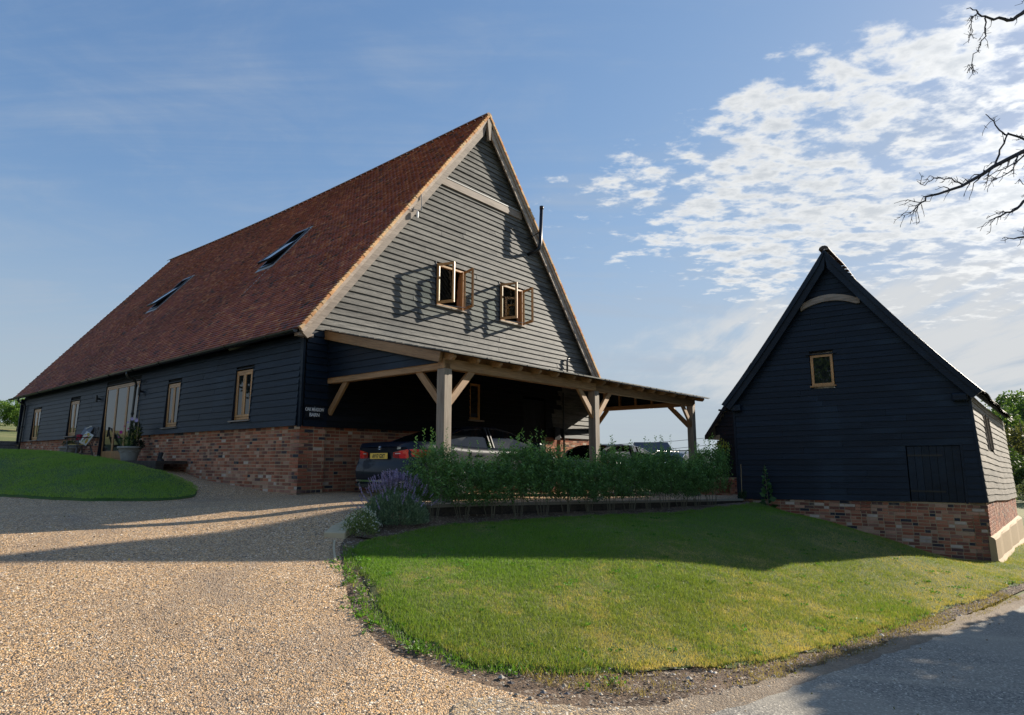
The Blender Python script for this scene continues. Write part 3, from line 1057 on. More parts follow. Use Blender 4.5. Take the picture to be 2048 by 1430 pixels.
def add_board(parent, p0, p1, h, out, mname, t_bot=0.030, t_top=0.008, wob=0.004, name='board', seg=1.3, up=Vector((0, 0, 1)), ht=None, bend=None):
    """feather-edged board from p0 to p1 (bottom edge line), height h, leaning along 'up'; out = outward normal.
    ends cut to slopes when ht=(dx0,dx1): shift of the top corners along the board"""
    p0, p1, out = Vector(p0), Vector(p1), Vector(out)
    L = (p1 - p0).length
    if L < 0.03:
        return None
    d = (p1 - p0) / L
    n = max(1, int(L / seg))
    mb = MB()
    a0, a1 = ht if ht else (0, 0)
    rings = []
    # local frame: object X along the board so the grain follows it
    for i in range(n + 1):
        t = i / n
        wz = random.uniform(-wob, wob) if 0 < i < n else 0
        wo = random.uniform(-wob, wob) * .8
        xb = L * t
        if bend:
            bz, bo = bend(xb)
            wz += bz
            wo += bo
        else:
            bz = 0
        xt = a0 + (L + a1 - a0) * t
        rings.append(mb.verts([(xb, 0, wz), (xb, t_bot + wo, wz), (xt, t_top + wo * .5, h + bz), (xt, 0, h + bz)]))
    for a, b in zip(rings, rings[1:]):
        for k in range(3):
            mb.face((a + k, b + k, b + k + 1, a + k + 1))
    r = rings[0]
    mb.face((r, r + 1, r + 2, r + 3))
    r = rings[-1]
    mb.face((r + 3, r + 2, r + 1, r))
    # orient: x=d, y=out, z=up ; keep handedness by flipping faces when needed
    out = (out - d * out.dot(d)).normalized()
    zz_ = d.cross(out)
    up = zz_ if zz_.dot(up) > 0 else -zz_
    M = Matrix((d, out, up)).transposed()
    if M.determinant() < 0:
        mb.f = [tuple(reversed(f)) for f in mb.f]
    o = mb.build(name, mname, parent)
    m4 = M.to_4x4()
    m4.translation = p0
    o.matrix_local = m4
    return o


def clip_segments(a, b, holes):
    segs = [(a, b)]
    for h0, h1 in holes:
        ns = []
        for s0, s1 in segs:
            if h1 <= s0 or h0 >= s1:
                ns.append((s0, s1))
            else:
                if h0 > s0:
                    ns.append((s0, h0))
                if h1 < s1:
                    ns.append((h1, s1))
        segs = ns
    return segs


EXPO = 0.152
# openings on the long wall: (u0,u1,z0,z1)
LW_OPEN = [(2.00, 2.86, 2.64, 3.86), (5.90, 6.78, 2.60, 3.84), (8.78, 11.66, 1.66, 4.12), (14.15, 15.20, 2.56, 3.84), (18.72, 19.78, 2.50, 3.78)]


def clad_v(z):
    return -0.002 - 0.033 * max(0, 4.45 - z)


def base_u(u):
    return 2.45 + 0.0025 * u


z = 2.42
row = 0
while z < 4.36:
    e = EXPO + random.uniform(-.004, .004)
    holes = [(o[0], o[1]) for o in LW_OPEN if z + e > o[2] and z < o[3] - .02]
    cuts = sorted(random.sample([3.9, 7.7, 8.3, 12.6, 12.9, 16.9, 17.6, 4.6], 2) + [-0.0])
    for s0, s1 in clip_segments(0.04, L_ - 0.04, holes):
        pieces = [s0] + [c for c in cuts if s0 + .4 < c < s1 - .4] + [s1]
        for q0, q1 in zip(pieces, pieces[1:]):
            dz = 0.003 * ((q0 + q1) / 2)
            add_board(barn, (clad_v(z), q1 - .002, z + dz * .9 - BZ), (clad_v(z), q0 + .002, z + dz * .9 - BZ), e + 0.02, (-1, 0, 0), 'black_board', 0.034, 0.008, .004)
    z += e
    row += 1


# gable boards (facing -y). hole list: (v0,v1,z0,z1)
G_OPEN = [(3.81, 4.88, 5.76, 6.95), (6.39, 7.50, 5.78, 6.95), (5.15, 5.62, 2.80, 3.84), (7.50, 8.62, .8, 3.60)]
BRICKTOP = 2.44


def rake(z, inset=0.10):
    """gable wall extent under the roof at height z"""
    s = (z - EAVE_T) / (11.95 - EAVE_T)
    v = -0.30 + 5.93 * s
    v = max(v + inset, 0.0)
    return v, 2 * RIDGE - v


z = BRICKTOP - .02
k = 0
while z < 11.45:
    e = EXPO + random.uniform(-.003, .003)
    lo = rake(z)
    hi = rake(z + e)
    v0, v1 = lo
    dx0, dx1 = hi[0] - lo[0], hi[1] - lo[1]
    if z < 4.3:
        v0, v1, dx0, dx1 = 0.045, W_ - .03, 0, 0
    holes = [(o[0], o[1]) for o in G_OPEN if z + e > o[2] + .02 and z < o[3] - .02]
    cuts = [random.uniform(3, 5.4), random.uniform(6, 9.5)]
    if z < 4.55:
        cuts = [0.62, 8.9 + random.uniform(-.1, .6)]
    segs = clip_segments(v0, v1, holes)
    for s0, s1 in segs:
        pieces = [s0] + [c for c in cuts if s0 + .3 < c < s1 - .3] + [s1]
        for q0, q1 in zip(pieces, pieces[1:]):
            a0 = dx0 if q0 == v0 else 0
            a1 = dx1 if q1 == v1 else 0
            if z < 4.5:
                m_ = 'black_board' if q1 < .7 else ('inner_board' if q0 < 8.8 else 'grey_board')  # under the carport: unweathered dark boards, its shade also put into their colour
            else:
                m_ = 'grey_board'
            yy = -0.02
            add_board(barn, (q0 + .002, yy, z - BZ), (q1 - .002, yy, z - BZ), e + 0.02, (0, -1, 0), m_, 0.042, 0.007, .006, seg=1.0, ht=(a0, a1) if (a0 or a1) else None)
    z += e
    k += 1

# structural shell behind the boards
mb = MB()
T = 0.22
# long wall, gable wall with window holes made from panels, far gable, right wall
for s0, s1 in clip_segments(0.0, L_, [(o[0], o[1]) for o in LW_OPEN]):
    mb.box(0.0, T, s0, s1, BRICKTOP - BZ, 4.40 - BZ)
for o in LW_OPEN:
    mb.box(0.0, T, o[0], o[1], o[3] - BZ, 4.40 - BZ)
    if o[2] > 2.46:
        mb.box(0.0, T, o[0], o[1], BRICKTOP - BZ, o[2] - BZ)
mb.box(W_ - T, W_, .0, L_, .2 - BZ, 4.40 - BZ)
# gable wall between levels
gl = [(BRICKTOP, 5.76), (5.76, 6.95), (6.95, 11.7)]
for z0, z1 in gl:
    nlev = max(1, int((z1 - z0) / .25))
    for i in range(nlev):
        a, b = z0 + (z1 - z0) * i / nlev, z0 + (z1 - z0) * (i + 1) / nlev
        v0, v1 = rake(max(a, b), .12) if b > 4.4 else (0.0, W_)
        holes = [(o[0], o[1]) for o in G_OPEN if b > o[2] + .01 and a < o[3] - .01]
        for s0, s1 in clip_segments(max(v0, .22), min(v1, W_ - .22) if v1 > .3 else v1, holes):
            if s1 - s0 > .02:
                mb.box(s0, s1, 0.0, 0.2, a - BZ, b - BZ)
mb.box(T, W_ - T, L_ - .2, L_, .6 - BZ, 4.4 - BZ)
i = mb.verts([(T, L_ - .1, 4.4 - BZ), (W_ - T, L_ - .1, 4.4 - BZ), (RIDGE, L_ - .1, 11.7 - BZ)])
mb.face((i, i + 1, i + 2))
# floors and a dim interior
mb.box(T, W_ - T, .2, L_ - .2, 4.35 - BZ, 4.45 - BZ)
mb.poly([(T + .1, 3.2, 4.45 - BZ), (W_ - T - .1, 3.2, 4.45 - BZ), (RIDGE, 3.2, 11.5 - BZ)])
mb.build('wall_core', 'dark_void', barn)

# corner boards
mb = MB()
mb.box(-.05, .0, -.06, .05, BRICKTOP - .03 - BZ, 4.42 - BZ)
mb.build('corner_board', 'black_board', barn)
mb = MB()
mb.box(-.15, .0, L_ - .05, L_ + .03, BRICKTOP - .03 - BZ, 4.30 - BZ)
mb.build('corner_board', 'black_board', barn)

# ------------------------------------------------------------------ brickwork
BR = [((.27, .090, .048), 5), ((.33, .125, .07), 5), ((.21, .075, .045), 4), ((.36, .155, .09), 3), ((.26, .13, .09), 3), ((.38, .20, .13), 2.2), ((.17, .07, .05), 2.4), ((.035, .035, .042), 1.4), ((.10, .055, .05), 1.3), ((.43, .34, .27), .8), ((.38, .23, .155), 1.4)]
BRW = np.array([w for _, w in BR], float)
BRW /= BRW.sum()
brick_cache = {}


def brick_mesh(length, tint_i, h=0.060, depth=0.05):
    key = (round(length, 3), tint_i, h)
    if key not in brick_cache:
        mb = MB()
        mb.tint = BR[tint_i][0]
        L = length
        c = .004
        # front chamfered a little: x along wall, y=0 face outward (-y), depth backwards
        f = [(c, 0, c), (L - c, 0, c), (L - c, 0, h - c), (c, 0, h - c)]
        bk = [(0, c, 0), (L, c, 0), (L, c, h), (0, c, h)]
        b2 = [(0, depth, 0), (L, depth, 0), (L, depth, h), (0, depth, h)]
        i = mb.verts(f + bk + b2)
        mb.face((i, i + 1, i + 2, i + 3))
        for q in range(4):
            r = (q + 1) % 4
            mb.face((i + 4 + q, i + 4 + r, i + r, i + q))
            mb.face((i + 8 + q, i + 8 + r, i + 4 + r, i + 4 + q))
        brick_cache[key] = mb.mesh('brick', 'brick', tinted=True)
    return brick_cache[key]


def brick_face(parent, name, origin, dx, x0, x1, ztop, zbot, limit, outn, proud=0.004, course=0.075, flip=False, dist=None, palette=None, seed=1, whiten=None):
    """brickwork on a vertical face. origin (x,y) local, dx unit (x,y) along the face, outn outward normal; bricks for parts come first by distance"""
    rng = random.Random(seed)
    rows = []
    nrow = int((ztop - zbot(x0 if zbot(x0) < zbot(x1) else x1)) / course) + 2
    out = []
    pal = palette if palette is not None else BRW
    for r in range(nrow):
        z = ztop - (r + 1) * course
        x = x0
        odd = r % 2
        first = 0.105 if odd else 0.215
        k = 0
        while x < x1 - .03:
            Lb = (0.105 if (k + odd) % 2 else 0.215)
            if rng.random() < .12:
                Lb = 0.215 if Lb < .2 else 0.105
            if k == 0:
                Lb = first
            Lb = min(Lb, x1 - x)
            xm = x + Lb / 2
            if z + course > zbot(xm) - .02 and Lb > .04:
                ti = int(np.searchsorted(np.cumsum(pal), rng.random()))
                ti = min(ti, len(BR) - 1)
                if whiten and z - zbot(xm) < whiten and rng.random() < .38:
                    ti = rng.choice([9, 5, 10, 4])
                out.append((x, z, Lb, ti, rng.uniform(-.002, .004)))
            x += Lb + .013
            k += 1
    key = dist or (lambda b: b[0])
    out.sort(key=key)
    ang = math.atan2(dx[1], dx[0])
    cr = dx[0] * outn[1] - dx[1] * outn[0]     # sign: -1 when out is on the -y side of the frame
    Rz = Matrix.Rotation(ang, 4, 'Z')
    if cr > 0:
        Rz = Rz @ Matrix.Scale(-1, 4, (0, 1, 0))
    mbk = MB()
    for n, (x, z, Lb, ti, pr) in enumerate(out):
        ox = origin[0] + dx[0] * x + outn[0] * (proud + pr)
        oy = origin[1] + dx[1] * x + outn[1] * (proud + pr)
        if n < limit:
            o = link('brick', brick_mesh(round(Lb * 50) / 50 if Lb not in (.105, .215) else Lb, ti), parent)
            m4 = Rz.copy()
            m4.translation = (ox, oy, z + .005 - BZ if parent_is_barn(parent) else z + .005 - SZ)
            o.matrix_local = m4
        else:
            t = BR[ti][0]
            k = rng.uniform(.85, 1.15)
            mbk.tint = tuple(c * k for c in t)
            me = [(0, 0, 0), (Lb, 0, 0), (Lb, 0, .060), (0, 0, .060), (0, .04, 0), (Lb, .04, 0), (Lb, .04, .060), (0, .04, .060)]
            zz = z + .005 - (BZ if parent_is_barn(parent) else SZ)
            pts = [Rz @ Vector(p) + Vector((ox, oy, zz)) for p in me]
            i = mbk.verts(pts)
            for q in ((0, 1, 2, 3), (4, 5, 1, 0), (3, 2, 6, 7), (5, 6, 2, 1), (0, 3, 7, 4)):
                mbk.face([i + j for j in (q if cr < 0 else tuple(reversed(q)))])
    if mbk.f:
        mbk.build('brick_facing', 'brick', parent, tinted=True, kind='stuff')
    return out


SZ = -0.5


def parent_is_barn(p):
    while p is not None:
        if p is barn:
            return True
        p = p.parent
    return False


def lw_ground(u):
    x, y = BW(-.05, u)
    return tz(x, y)


mb = MB()
mb.box(0.0, .3, 0.0, 8.76, .5 - BZ, BRICKTOP - BZ)
mb.box(0.0, .3, 11.68, L_, .5 - BZ, BRICKTOP + .05 - BZ)
mb.box(0.0, .62, 0.0, .30, .3 - BZ, BRICKTOP - BZ)
mb.box(.62, 7.48, .14, .32, .0 - BZ, BRICKTOP - BZ)
mb.box(8.64, W_, .0, .32, .0 - BZ, BRICKTOP - BZ)
plinth = mb.build('brick_plinth', 'mortar', barn)
brick_face(plinth, 'long', (0, 0), (0, 1), 0.0, 8.74, BRICKTOP + .0, lw_ground, 170, (-1, 0), seed=2, dist=lambda b: b[0], whiten=.28)
brick_face(plinth, 'long2', (0, 0), (0, 1), 11.70, L_, BRICKTOP + .05, lw_ground, 0, (-1, 0), seed=3, whiten=.2)
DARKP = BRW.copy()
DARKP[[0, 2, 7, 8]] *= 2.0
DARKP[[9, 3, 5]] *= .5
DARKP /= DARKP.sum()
brick_face(plinth, 'pier', (0, 0), (1, 0), 0.0, .62, BRICKTOP, lambda x: .95, 80, (0, -1), palette=DARKP, seed=4)
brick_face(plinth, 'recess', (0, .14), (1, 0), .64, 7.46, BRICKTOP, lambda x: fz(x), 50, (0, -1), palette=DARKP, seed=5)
brick_face(plinth, 'right', (0, 0), (1, 0), 8.66, W_, BRICKTOP, lambda x: fz(x), 0, (0, -1), seed=6)

# ------------------------------------------------------------------ roof
mb = MB()
US = np.linspace(-.26, 22.1, 24)
for side in (0, 1):
    rows = [[roof_pt(s, u, side, -.03) for s in np.linspace(0, 1, 8)] for u in US]
    mb.grid(rows if side else [list(reversed(r)) for r in rows])
    rows = [[roof_pt(s, u, side, -.10) for s in np.linspace(0.0, 1, 8)] for u in US]
    mb.grid(rows)
roof = mb.build('roof', 'inner_board', barn)

TC = [(.25, .078, .045), (.30, .10, .057), (.20, .070, .052), (.34, .13, .07), (.38, .165, .085), (.15, .064, .054), (.065, .052, .046), (.27, .083, .062), (.42, .20, .10)]
TCW = np.cumsum([6, 6, 4, 3, 1.2, 2.0, .7, 4, .6])
TCW = TCW / TCW[-1]
SKY_W = [(5.4, 6.2), (13.9, 14.75)]


def tile_shape(mb, s0, s1, u0, u1, side, lift=.004, lh=.026, camber=.008):
    a = [roof_pt(s0, u0, side, lh), roof_pt(s0, (u0 + u1) / 2, side, lh + camber), roof_pt(s0, u1, side, lh)]
    b = [roof_pt(s1, u0, side, lift), roof_pt(s1, (u0 + u1) / 2, side, lift + camber * .5), roof_pt(s1, u1, side, lift)]
    c = [roof_pt(s0, u0, side, -.01), roof_pt(s0, u1, side, -.01)]
    i = mb.verts(a + b + c)
    fs = [(i, i + 1, i + 4, i + 3), (i + 1, i + 2, i + 5, i + 4), (i + 6, i + 7, i + 2, i + 1, i), (i + 7, i + 5, i + 2), (i + 6, i, i + 3)]
    for f in fs:
        mb.face(f if side else tuple(reversed(f)))


SLOPE_LEN = math.hypot(5.93, 11.95 - EAVE_T)
GA = 0.100
NR = int(SLOPE_LEN / GA)
TWD = 0.165
NT = int(22.25 / TWD)
rt = random.Random(5)
allt = []
for r in range(NR):
    s0 = r / NR
    s1 = min((r + 1.25) / NR, 1.0)
    for t in range(NT + 1):
        u0 = -.24 + (t + (.5 if r % 2 else 0)) * TWD
        if u0 < -.25:
            continue
        u1 = u0 + TWD - .005
        if u1 > 22.1:
            continue
        cu = (u0 + u1) / 2
        v = -.3 + 5.93 * s0
        if any(a - .03 < cu < b + .03 for a, b in SKY_W) and 2.12 < v < 3.42:
            continue
        allt.append((r, s0, s1, u0, u1))
allt.sort(key=lambda q: q[0] * .10 + q[3] * .9)


def tile_tint(u, s):
    k = np.searchsorted(TCW, rt.random())
    nz = noise.noise(Vector((u * .5, s * 5, 2)))
    c = TC[min(int(k), 8)]
    g = 1 + nz * .22 + rt.uniform(-.10, .10)
    return tuple(x * g * q_ for x, q_ in zip(c, (1.0, 1.03, 1.0)))


near = [q for q in allt if q[0] < 30 and q[3] < 1.75][:0]
near = sorted(allt, key=lambda q: (q[3] + 1) ** 1 + q[0] * .10 * .8)[:285]
nset = set((q[0], q[3]) for q in near)
mb = MB()
for r, s0, s1, u0, u1 in allt:
    ll = .032 + rt.uniform(-.004, .009)
    if (r, u0) in nset:
        t = MB()
        t.tint = tile_tint(u0, s0)
        tile_shape(t, s0, s1, u0, u1, 0, .006, ll)
        t.build('tile', 'roof_tile', roof, tinted=True)
    else:
        mb.tint = tile_tint(u0, s0)
        tile_shape(mb, s0, s1, u0 + rt.uniform(-.003, .003), u1, 0, .006, ll)
mb.build('tiling', 'roof_tile', roof, tinted=True, kind='stuff')
# other slope: courses as strips of tiles, only its edge and a far view show
mb = MB()
for r in range(NR):
    s0 = r / NR
    s1 = min((r + 1.25) / NR, 1.0)
    for t in range(int(22.2 / .33)):
        u0 = -.24 + t * .33 + (.16 if r % 2 else 0)
        if u0 + .325 > 22.15:
            continue
        mb.tint = tile_tint(u0, s0)
        tile_shape(mb, s0, s1, u0, u0 + .325, 1)
mb.build('rear_tiling', 'roof_tile', roof, tinted=True, kind='stuff')
# verge tiles: the orange undercloak edge, one tile per course, both rakes
for side in (0, 1):
    mb = MB()
    for r in range(NR):
        s0 = (r + .02) / NR
        s1 = min((r + 1.35) / NR, 1.0)
        cc = rt.choice([(.50, .27, .12), (.56, .34, .17), (.44, .20, .085), (.52, .36, .20)])
        mb.tint = cc
        l0 = .034 + rt.uniform(0, .01)
        for (ya, yb) in ((-.30 - rt.uniform(0, .012), -.215),):
            p = [roof_pt(s0, ya, side, -.045), roof_pt(s0, yb, side, -.045), roof_pt(s1, yb, side, -.045), roof_pt(s1, ya, side, -.045),
                 roof_pt(s0, ya, side, l0), roof_pt(s0, yb, side, l0), roof_pt(s1, yb, side, .004), roof_pt(s1, ya, side, .004)]
            mb.hexa(p)
    mb.build('verge_tiling', 'brick', roof, tinted=True, kind='stuff')
# ridge tiles
uu = -.28
ridge_col = [(.19, .095, .06), (.16, .08, .055), (.21, .13, .09)]
ridge_me = {}
while uu < 22.1:
    mb = MB()
    mb.tint = rt.choice(ridge_col)
    u1 = uu + .31
    for k in range(6):
        a0, a1 = math.pi * k / 6, math.pi * (k + 1) / 6
        P = []
        for (a, u) in ((a0, uu), (a1, uu), (a1, u1), (a0, u1)):
            P.append((RIDGE + .115 * math.cos(a), u, ridge_z(u) - .02 + .085 * math.sin(a) - BZ))
        mb.poly(list(reversed(P)))
    pe = [(RIDGE + .115 * math.cos(math.pi * k / 6), uu, ridge_z(uu) - .02 + .085 * math.sin(math.pi * k / 6) - BZ) for k in range(7)]
    mb.poly(pe)
    mb.build('ridge_tile', 'roof_tile', roof, tinted=True)
    uu += .315
# bargeboards: lower broad board and upper fillet, both rakes
for side in (0, 1):
    for (y0, y1, l0, l1) in ((-.235, -.195, -.30, -.045), (-.275, -.237, -.13, -.047)):
        n = 14
        mb = MB()
        # split at a scarf joint
        prev = None
        for i in range(n + 1):
            s = i / n
            ring = [roof_pt(s, y0, side, l0), roof_pt(s, y1, side, l0), roof_pt(s, y1, side, l1), roof_pt(s, y0, side, l1)]
            ring = [(min(p[0], RIDGE) if not side else max(p[0], RIDGE), p[1], p[2]) for p in ring]
            j = mb.verts(ring)
            if prev is not None:
                for k in range(4):
                    f = (prev + k, prev + (k + 1) % 4, j + (k + 1) % 4, j + k)
                    mb.face(f if side else tuple(reversed(f)))
            else:
                mb.face((j, j + 1, j + 2, j + 3))
            prev = j
        mb.build('bargeboard', 'oak_barge', barn)
    # soffit between board and wall
    mb = MB()
    mb.grid([[roof_pt(s, y, side, -.11) for s in np.linspace(0, 1, 6)] for y in (-.2, .1)])
    mb.build('soffit', 'oak_barge', barn)
mb = MB()
p0, p1 = Vector((RIDGE, -.245, 11.93 - BZ)), Vector((RIDGE, -.245, 11.15 - BZ))
mb.hexa([(RIDGE - .02, -.30, 11.12 - BZ), (RIDGE + .02, -.30, 11.12 - BZ), (RIDGE + .02, -.2, 11.12 - BZ), (RIDGE - .02, -.2, 11.12 - BZ),
         (RIDGE - .10, -.285, 11.80 - BZ), (RIDGE + .10, -.285, 11.80 - BZ), (RIDGE + .10, -.2, 11.80 - BZ), (RIDGE - .10, -.2, 11.80 - BZ)])
mb.build('apex_post', 'oak_weathered', barn)
# exposed collar beam with a lead flashing on top
mb = MB()
mb.box(3.88, 7.38, -.10, -.01, 9.20 - BZ, 9.42 - BZ)
bevel(mb.build('collar_beam', 'oak_barge', barn), .012)
mb = MB()
mb.box(3.92, 7.34, -.11, -.01, 9.425 - BZ, 9.455 - BZ)
mb.build('lead_flashing', 'lead_pale', barn)
# wall plate end / eaves return at the near corner
mb = MB()
mb.box(-.26, .10, -.19, -.02, 4.33 - BZ, 4.40 - BZ)
mb.build('eaves_return', 'oak_barge', barn)
# rafter feet under the eaves
for k in range(46):
    u = .45 + k * .46
    mb = MB()
    z0 = eave_z(u)
    mb.bar((-.17, u, z0 - .01 - BZ), (.10, u, z0 + .33 - BZ), .06, .08, up=(-.78, 0, .62))
    mb.build('rafter_foot', 'sleeper', barn)
# gutter
n = 24
mb = MB()
rows = []
GU = np.linspace(-.22, 22.35, 30)
for u in GU:
    z0 = eave_z(u) - .035
    rows.append([(-.37 + .062 * math.cos(a), u, z0 + .062 * math.sin(a) - BZ) for a in np.linspace(math.pi, 2 * math.pi, 8)] +
                [(-.37 + .056 * math.cos(a), u, z0 + .056 * math.sin(a) - BZ) for a in np.linspace(2 * math.pi, math.pi, 8)])
mb.grid(rows)
for u, rev in ((GU[0], 0), (GU[-1], 1)):
    z0 = eave_z(u) - .035
    mb.poly([(-.37 + .062 * math.cos(a), u, z0 + .062 * math.sin(a) - BZ) for a in np.linspace(math.pi, 2 * math.pi, 8)])
for k, (a, b, m_) in enumerate(((0, 17, 'gutter_black'), (17, 29, 'gutter_moss'))):
    g = MB()
    g.grid(rows[a:b + 1])
    g.cur = 0
    for i_end in ((a,) if a == 0 else (b,)):
        g.poly(rows[i_end][:8])
    g.build('gutter', m_, barn, smooth=False)
for k in range(12):
    u = .9 + k * 1.9
    z0 = eave_z(u) - .035
    mb = MB()
    mb.tube([(-.37 + .068 * math.cos(a), u, z0 + .068 * math.sin(a) - BZ) for a in np.linspace(math.pi, 2 * math.pi, 7)], .012, 5)
    mb.build('gutter_bracket', 'gutter_black', barn)
# downpipes
for u, zb in ((9.0, 1.72), (20.95, 2.0)):
    z0 = eave_z(u) - .06
    mb = MB()
    zt = z0 - BZ
    cb = clad_v(2.5) - .08
    mb.tube([(-.37, u, zt), (-.37, u, zt - .10), (-.34, u, zt - .17), (-.14, u - .02, zt - .28), (-.10, u - .02, zt - .36), (-.12, u - .02, 3.4 - BZ), (cb, u - .02, 2.5 - BZ), (cb, u - .02, zb - BZ)], .036, 10)
    for zz in (3.95, 3.1):
        mb.tube([(-.10 + (cb + .10) * (4.0 - zz) / 1.5, u - .02, zz - BZ - .03), (-.10 + (cb + .10) * (4.0 - zz) / 1.5, u - .02, zz - BZ + .03)], .046, 10)
    mb.build('downpipe', 'gutter_black', barn, smooth=True)


# ------------------------------------------------------------------ windows in the long wall
def lw_window(u0, u1, z0, z1, sill=True, leaves=2, name='window', curtain_u=None):
    fy = -0.028
    w = MB()
    fw = .055
    y0, y1 = fy, fy + .07
    # frame, local x is depth here
    for (a, b, c, d) in ((u0, u1, z1 - fw, z1), (u0, u1, z0, z0 + fw), (u0, u0 + fw, z0 + fw, z1 - fw), (u1 - fw, u1, z0 + fw, z1 - fw)):
        w.box(y0, y1, a, b, c - BZ, d - BZ)
    fr = w.build(name, 'oak_joinery', barn)
    bevel(fr, .004, 1)
    lw = (u1 - u0 - 2 * fw) / leaves
    for k in range(leaves):
        a = u0 + fw + lw * k + .003
        b = a + lw - .006
        sw = .062
        s = MB()
        bot = sw if z1 - z0 < 1.6 else .24
        for (p, q, c, d) in ((a, b, z1 - fw - sw, z1 - fw - .004), (a, b, z0 + fw + .004, z0 + fw + bot), (a, a + sw, z0 + fw + bot, z1 - fw - sw), (b - sw, b, z0 + fw + bot, z1 - fw - sw)):
            s.box(y0 - .012, y0 + .035, p, q, c - BZ, d - BZ)
        bevel(s.build('casement' if leaves == 2 else 'door_leaf', 'oak_joinery', fr), .004, 1)
        g = MB()
        g.box(y0 + .004, y0 + .012, a + sw - .004, b - sw + .004, z0 + fw + bot - .004 - BZ, z1 - fw - sw + .004 - BZ)
        g.build('pane', 'window_glass', fr)
    if sill:
        s = MB()
        s.hexa([(clad_v(z0) - .075, u0 - .04, z0 - .05 - BZ), (.07, u0 - .04, z0 - .05 - BZ), (.07, u1 + .10, z0 - .05 - BZ), (clad_v(z0) - .075, u1 + .10, z0 - .05 - BZ),
                (clad_v(z0) - .075, u0 - .04, z0 - .022 - BZ), (.07, u0 - .04, z0 - .004 - BZ), (.07, u1 + .10, z0 - .004 - BZ), (clad_v(z0) - .075, u1 + .10, z0 - .022 - BZ)])
        s.build('sill', 'oak_barge', fr)
    # dark painted reveal boards
    rv = MB()
    for (ua, ub) in ((u0 - .022, u0 - .002), (u1 + .002, u1 + .022)):
        rv.hexa([(clad_v(z0) - .036, ua, z0 - .0 - BZ), (.2, ua, z0 - BZ), (.2, ub, z0 - BZ), (clad_v(z0) - .036, ub, z0 - BZ),
                 (clad_v(z1) - .036, ua, z1 + .02 - BZ), (.2, ua, z1 + .02 - BZ), (.2, ub, z1 + .02 - BZ), (clad_v(z1) - .036, ub, z1 + .02 - BZ)])
    rv.box(clad_v(z1) - .045, .2, u0 - .03, u1 + .03, z1 + .022 - BZ, z1 + .042 - BZ)
    rv.build('reveal', 'black_board', fr)
    bk = MB()
    bk.box(.2, .215, u0, u1, z0 - BZ, z1 - BZ)
    bk.build('blackout', 'dark_void', fr)
    return fr


for o in LW_OPEN:
    if o[3] - o[2] < 1.6:
        lw_window(o[0] + .022, o[1] - .022, o[2] + .02, o[3] - .02)
door = lw_window(LW_OPEN[2][0] + .022, LW_OPEN[2][1] - .022, LW_OPEN[2][2] + .04, LW_OPEN[2][3] - .02, sill=False, leaves=3, name='glazed_door')
hb = MB()
hb.box(.045, .062, 11.38, 11.42, 2.55 - BZ, 2.85 - BZ)
hb.build('handle', 'black_metal', door)

# gable windows with both casements swung open
for (v0, v1, z0, z1, a_l, a_r) in ((3.83, 4.87, 5.79, 6.93, 72, 74), (6.41, 7.49, 5.80, 6.93, 72, 74)):
    w = MB()
    fw = .05
    for (a, b, c, d) in ((v0, v1, z1 - fw, z1), (v0, v1, z0, z0 + fw), (v0, v0 + fw, z0 + fw, z1 - fw), (v1 - fw, v1, z0 + fw, z1 - fw)):
        w.box(a, b, -.045, .04, c - BZ, d - BZ)
    fr = w.build('window', 'oak_joinery', barn)
    sl = MB()
    sl.box(v0 - .05, v1 + .05, -.11, .02, z0 - .035 - BZ, z0 - .002 - BZ)
    sl.build('sill', 'oak_barge', fr)
    lw = (v1 - v0) / 2 - .012
    for hinge, sgn, ang in ((v0 + .015, 1, a_l), (v1 - .015, -1, a_r)):
        s = MB()
        sw = .06
        zz0, zz1 = z0 + .03, z1 - .01
        for (p, q, c, d) in ((0, lw, zz1 - sw, zz1), (0, lw, zz0, zz0 + sw + .01), (0, sw, zz0 + sw, zz1 - sw), (lw - sw, lw, zz0 + sw, zz1 - sw)):
            s.box(min(p * sgn, q * sgn), max(p * sgn, q * sgn), -.022, .022, c - BZ, d - BZ)
        g = MB()
        g.box(min(sw * sgn, (lw - sw) * sgn) - .003, max(sw * sgn, (lw - sw) * sgn) + .003, -.005, .005, zz0 + sw - BZ, zz1 - sw - BZ)
        ob = s.build('casement', 'oak_joinery', fr)
        gb = g.build('pane', 'clear_glass', fr)
        for q in (ob, gb):
            q.location = (hinge, -.055, 0)
            q.rotation_euler = (0, 0, -sgn * R(ang))
    ct = MB()
    rows = []
    for i in range(9):
        t = i / 8
        rows.append([(v1 - .07 - .10 * t ** .5 + .012 * math.sin(i * 9), .06 + .02 * (j % 2), z1 - .06 + (z0 + .08 - z1) * t - BZ) for j in range(2)] + [(v1 - .04, .05, z1 - .06 + (z0 + .08 - z1) * t - BZ)])
    ct.grid(rows)
    ct.build('curtain', 'orange_curtain', fr)
    hd = MB()
    hd.box(v0 + .30, v0 + .34, -.50, -.47, (z0 + z1) / 2 - .06 - BZ, (z0 + z1) / 2 + .06 - BZ)
    st = MB()
    st.tube([(v0 + .25, -.05, z0 + .04 - BZ), (v1 - .06, -.25, z0 + .055 - BZ)], .006, 5)
    st.build('casement_stay', 'steel', fr)
    fl = MB()
    fl.box(v0 - .06, v0 - .035, -.06, .0, z0 - .05 - BZ, z1 + .05 - BZ)
    fl.build('cover_strip', 'black_board', fr)

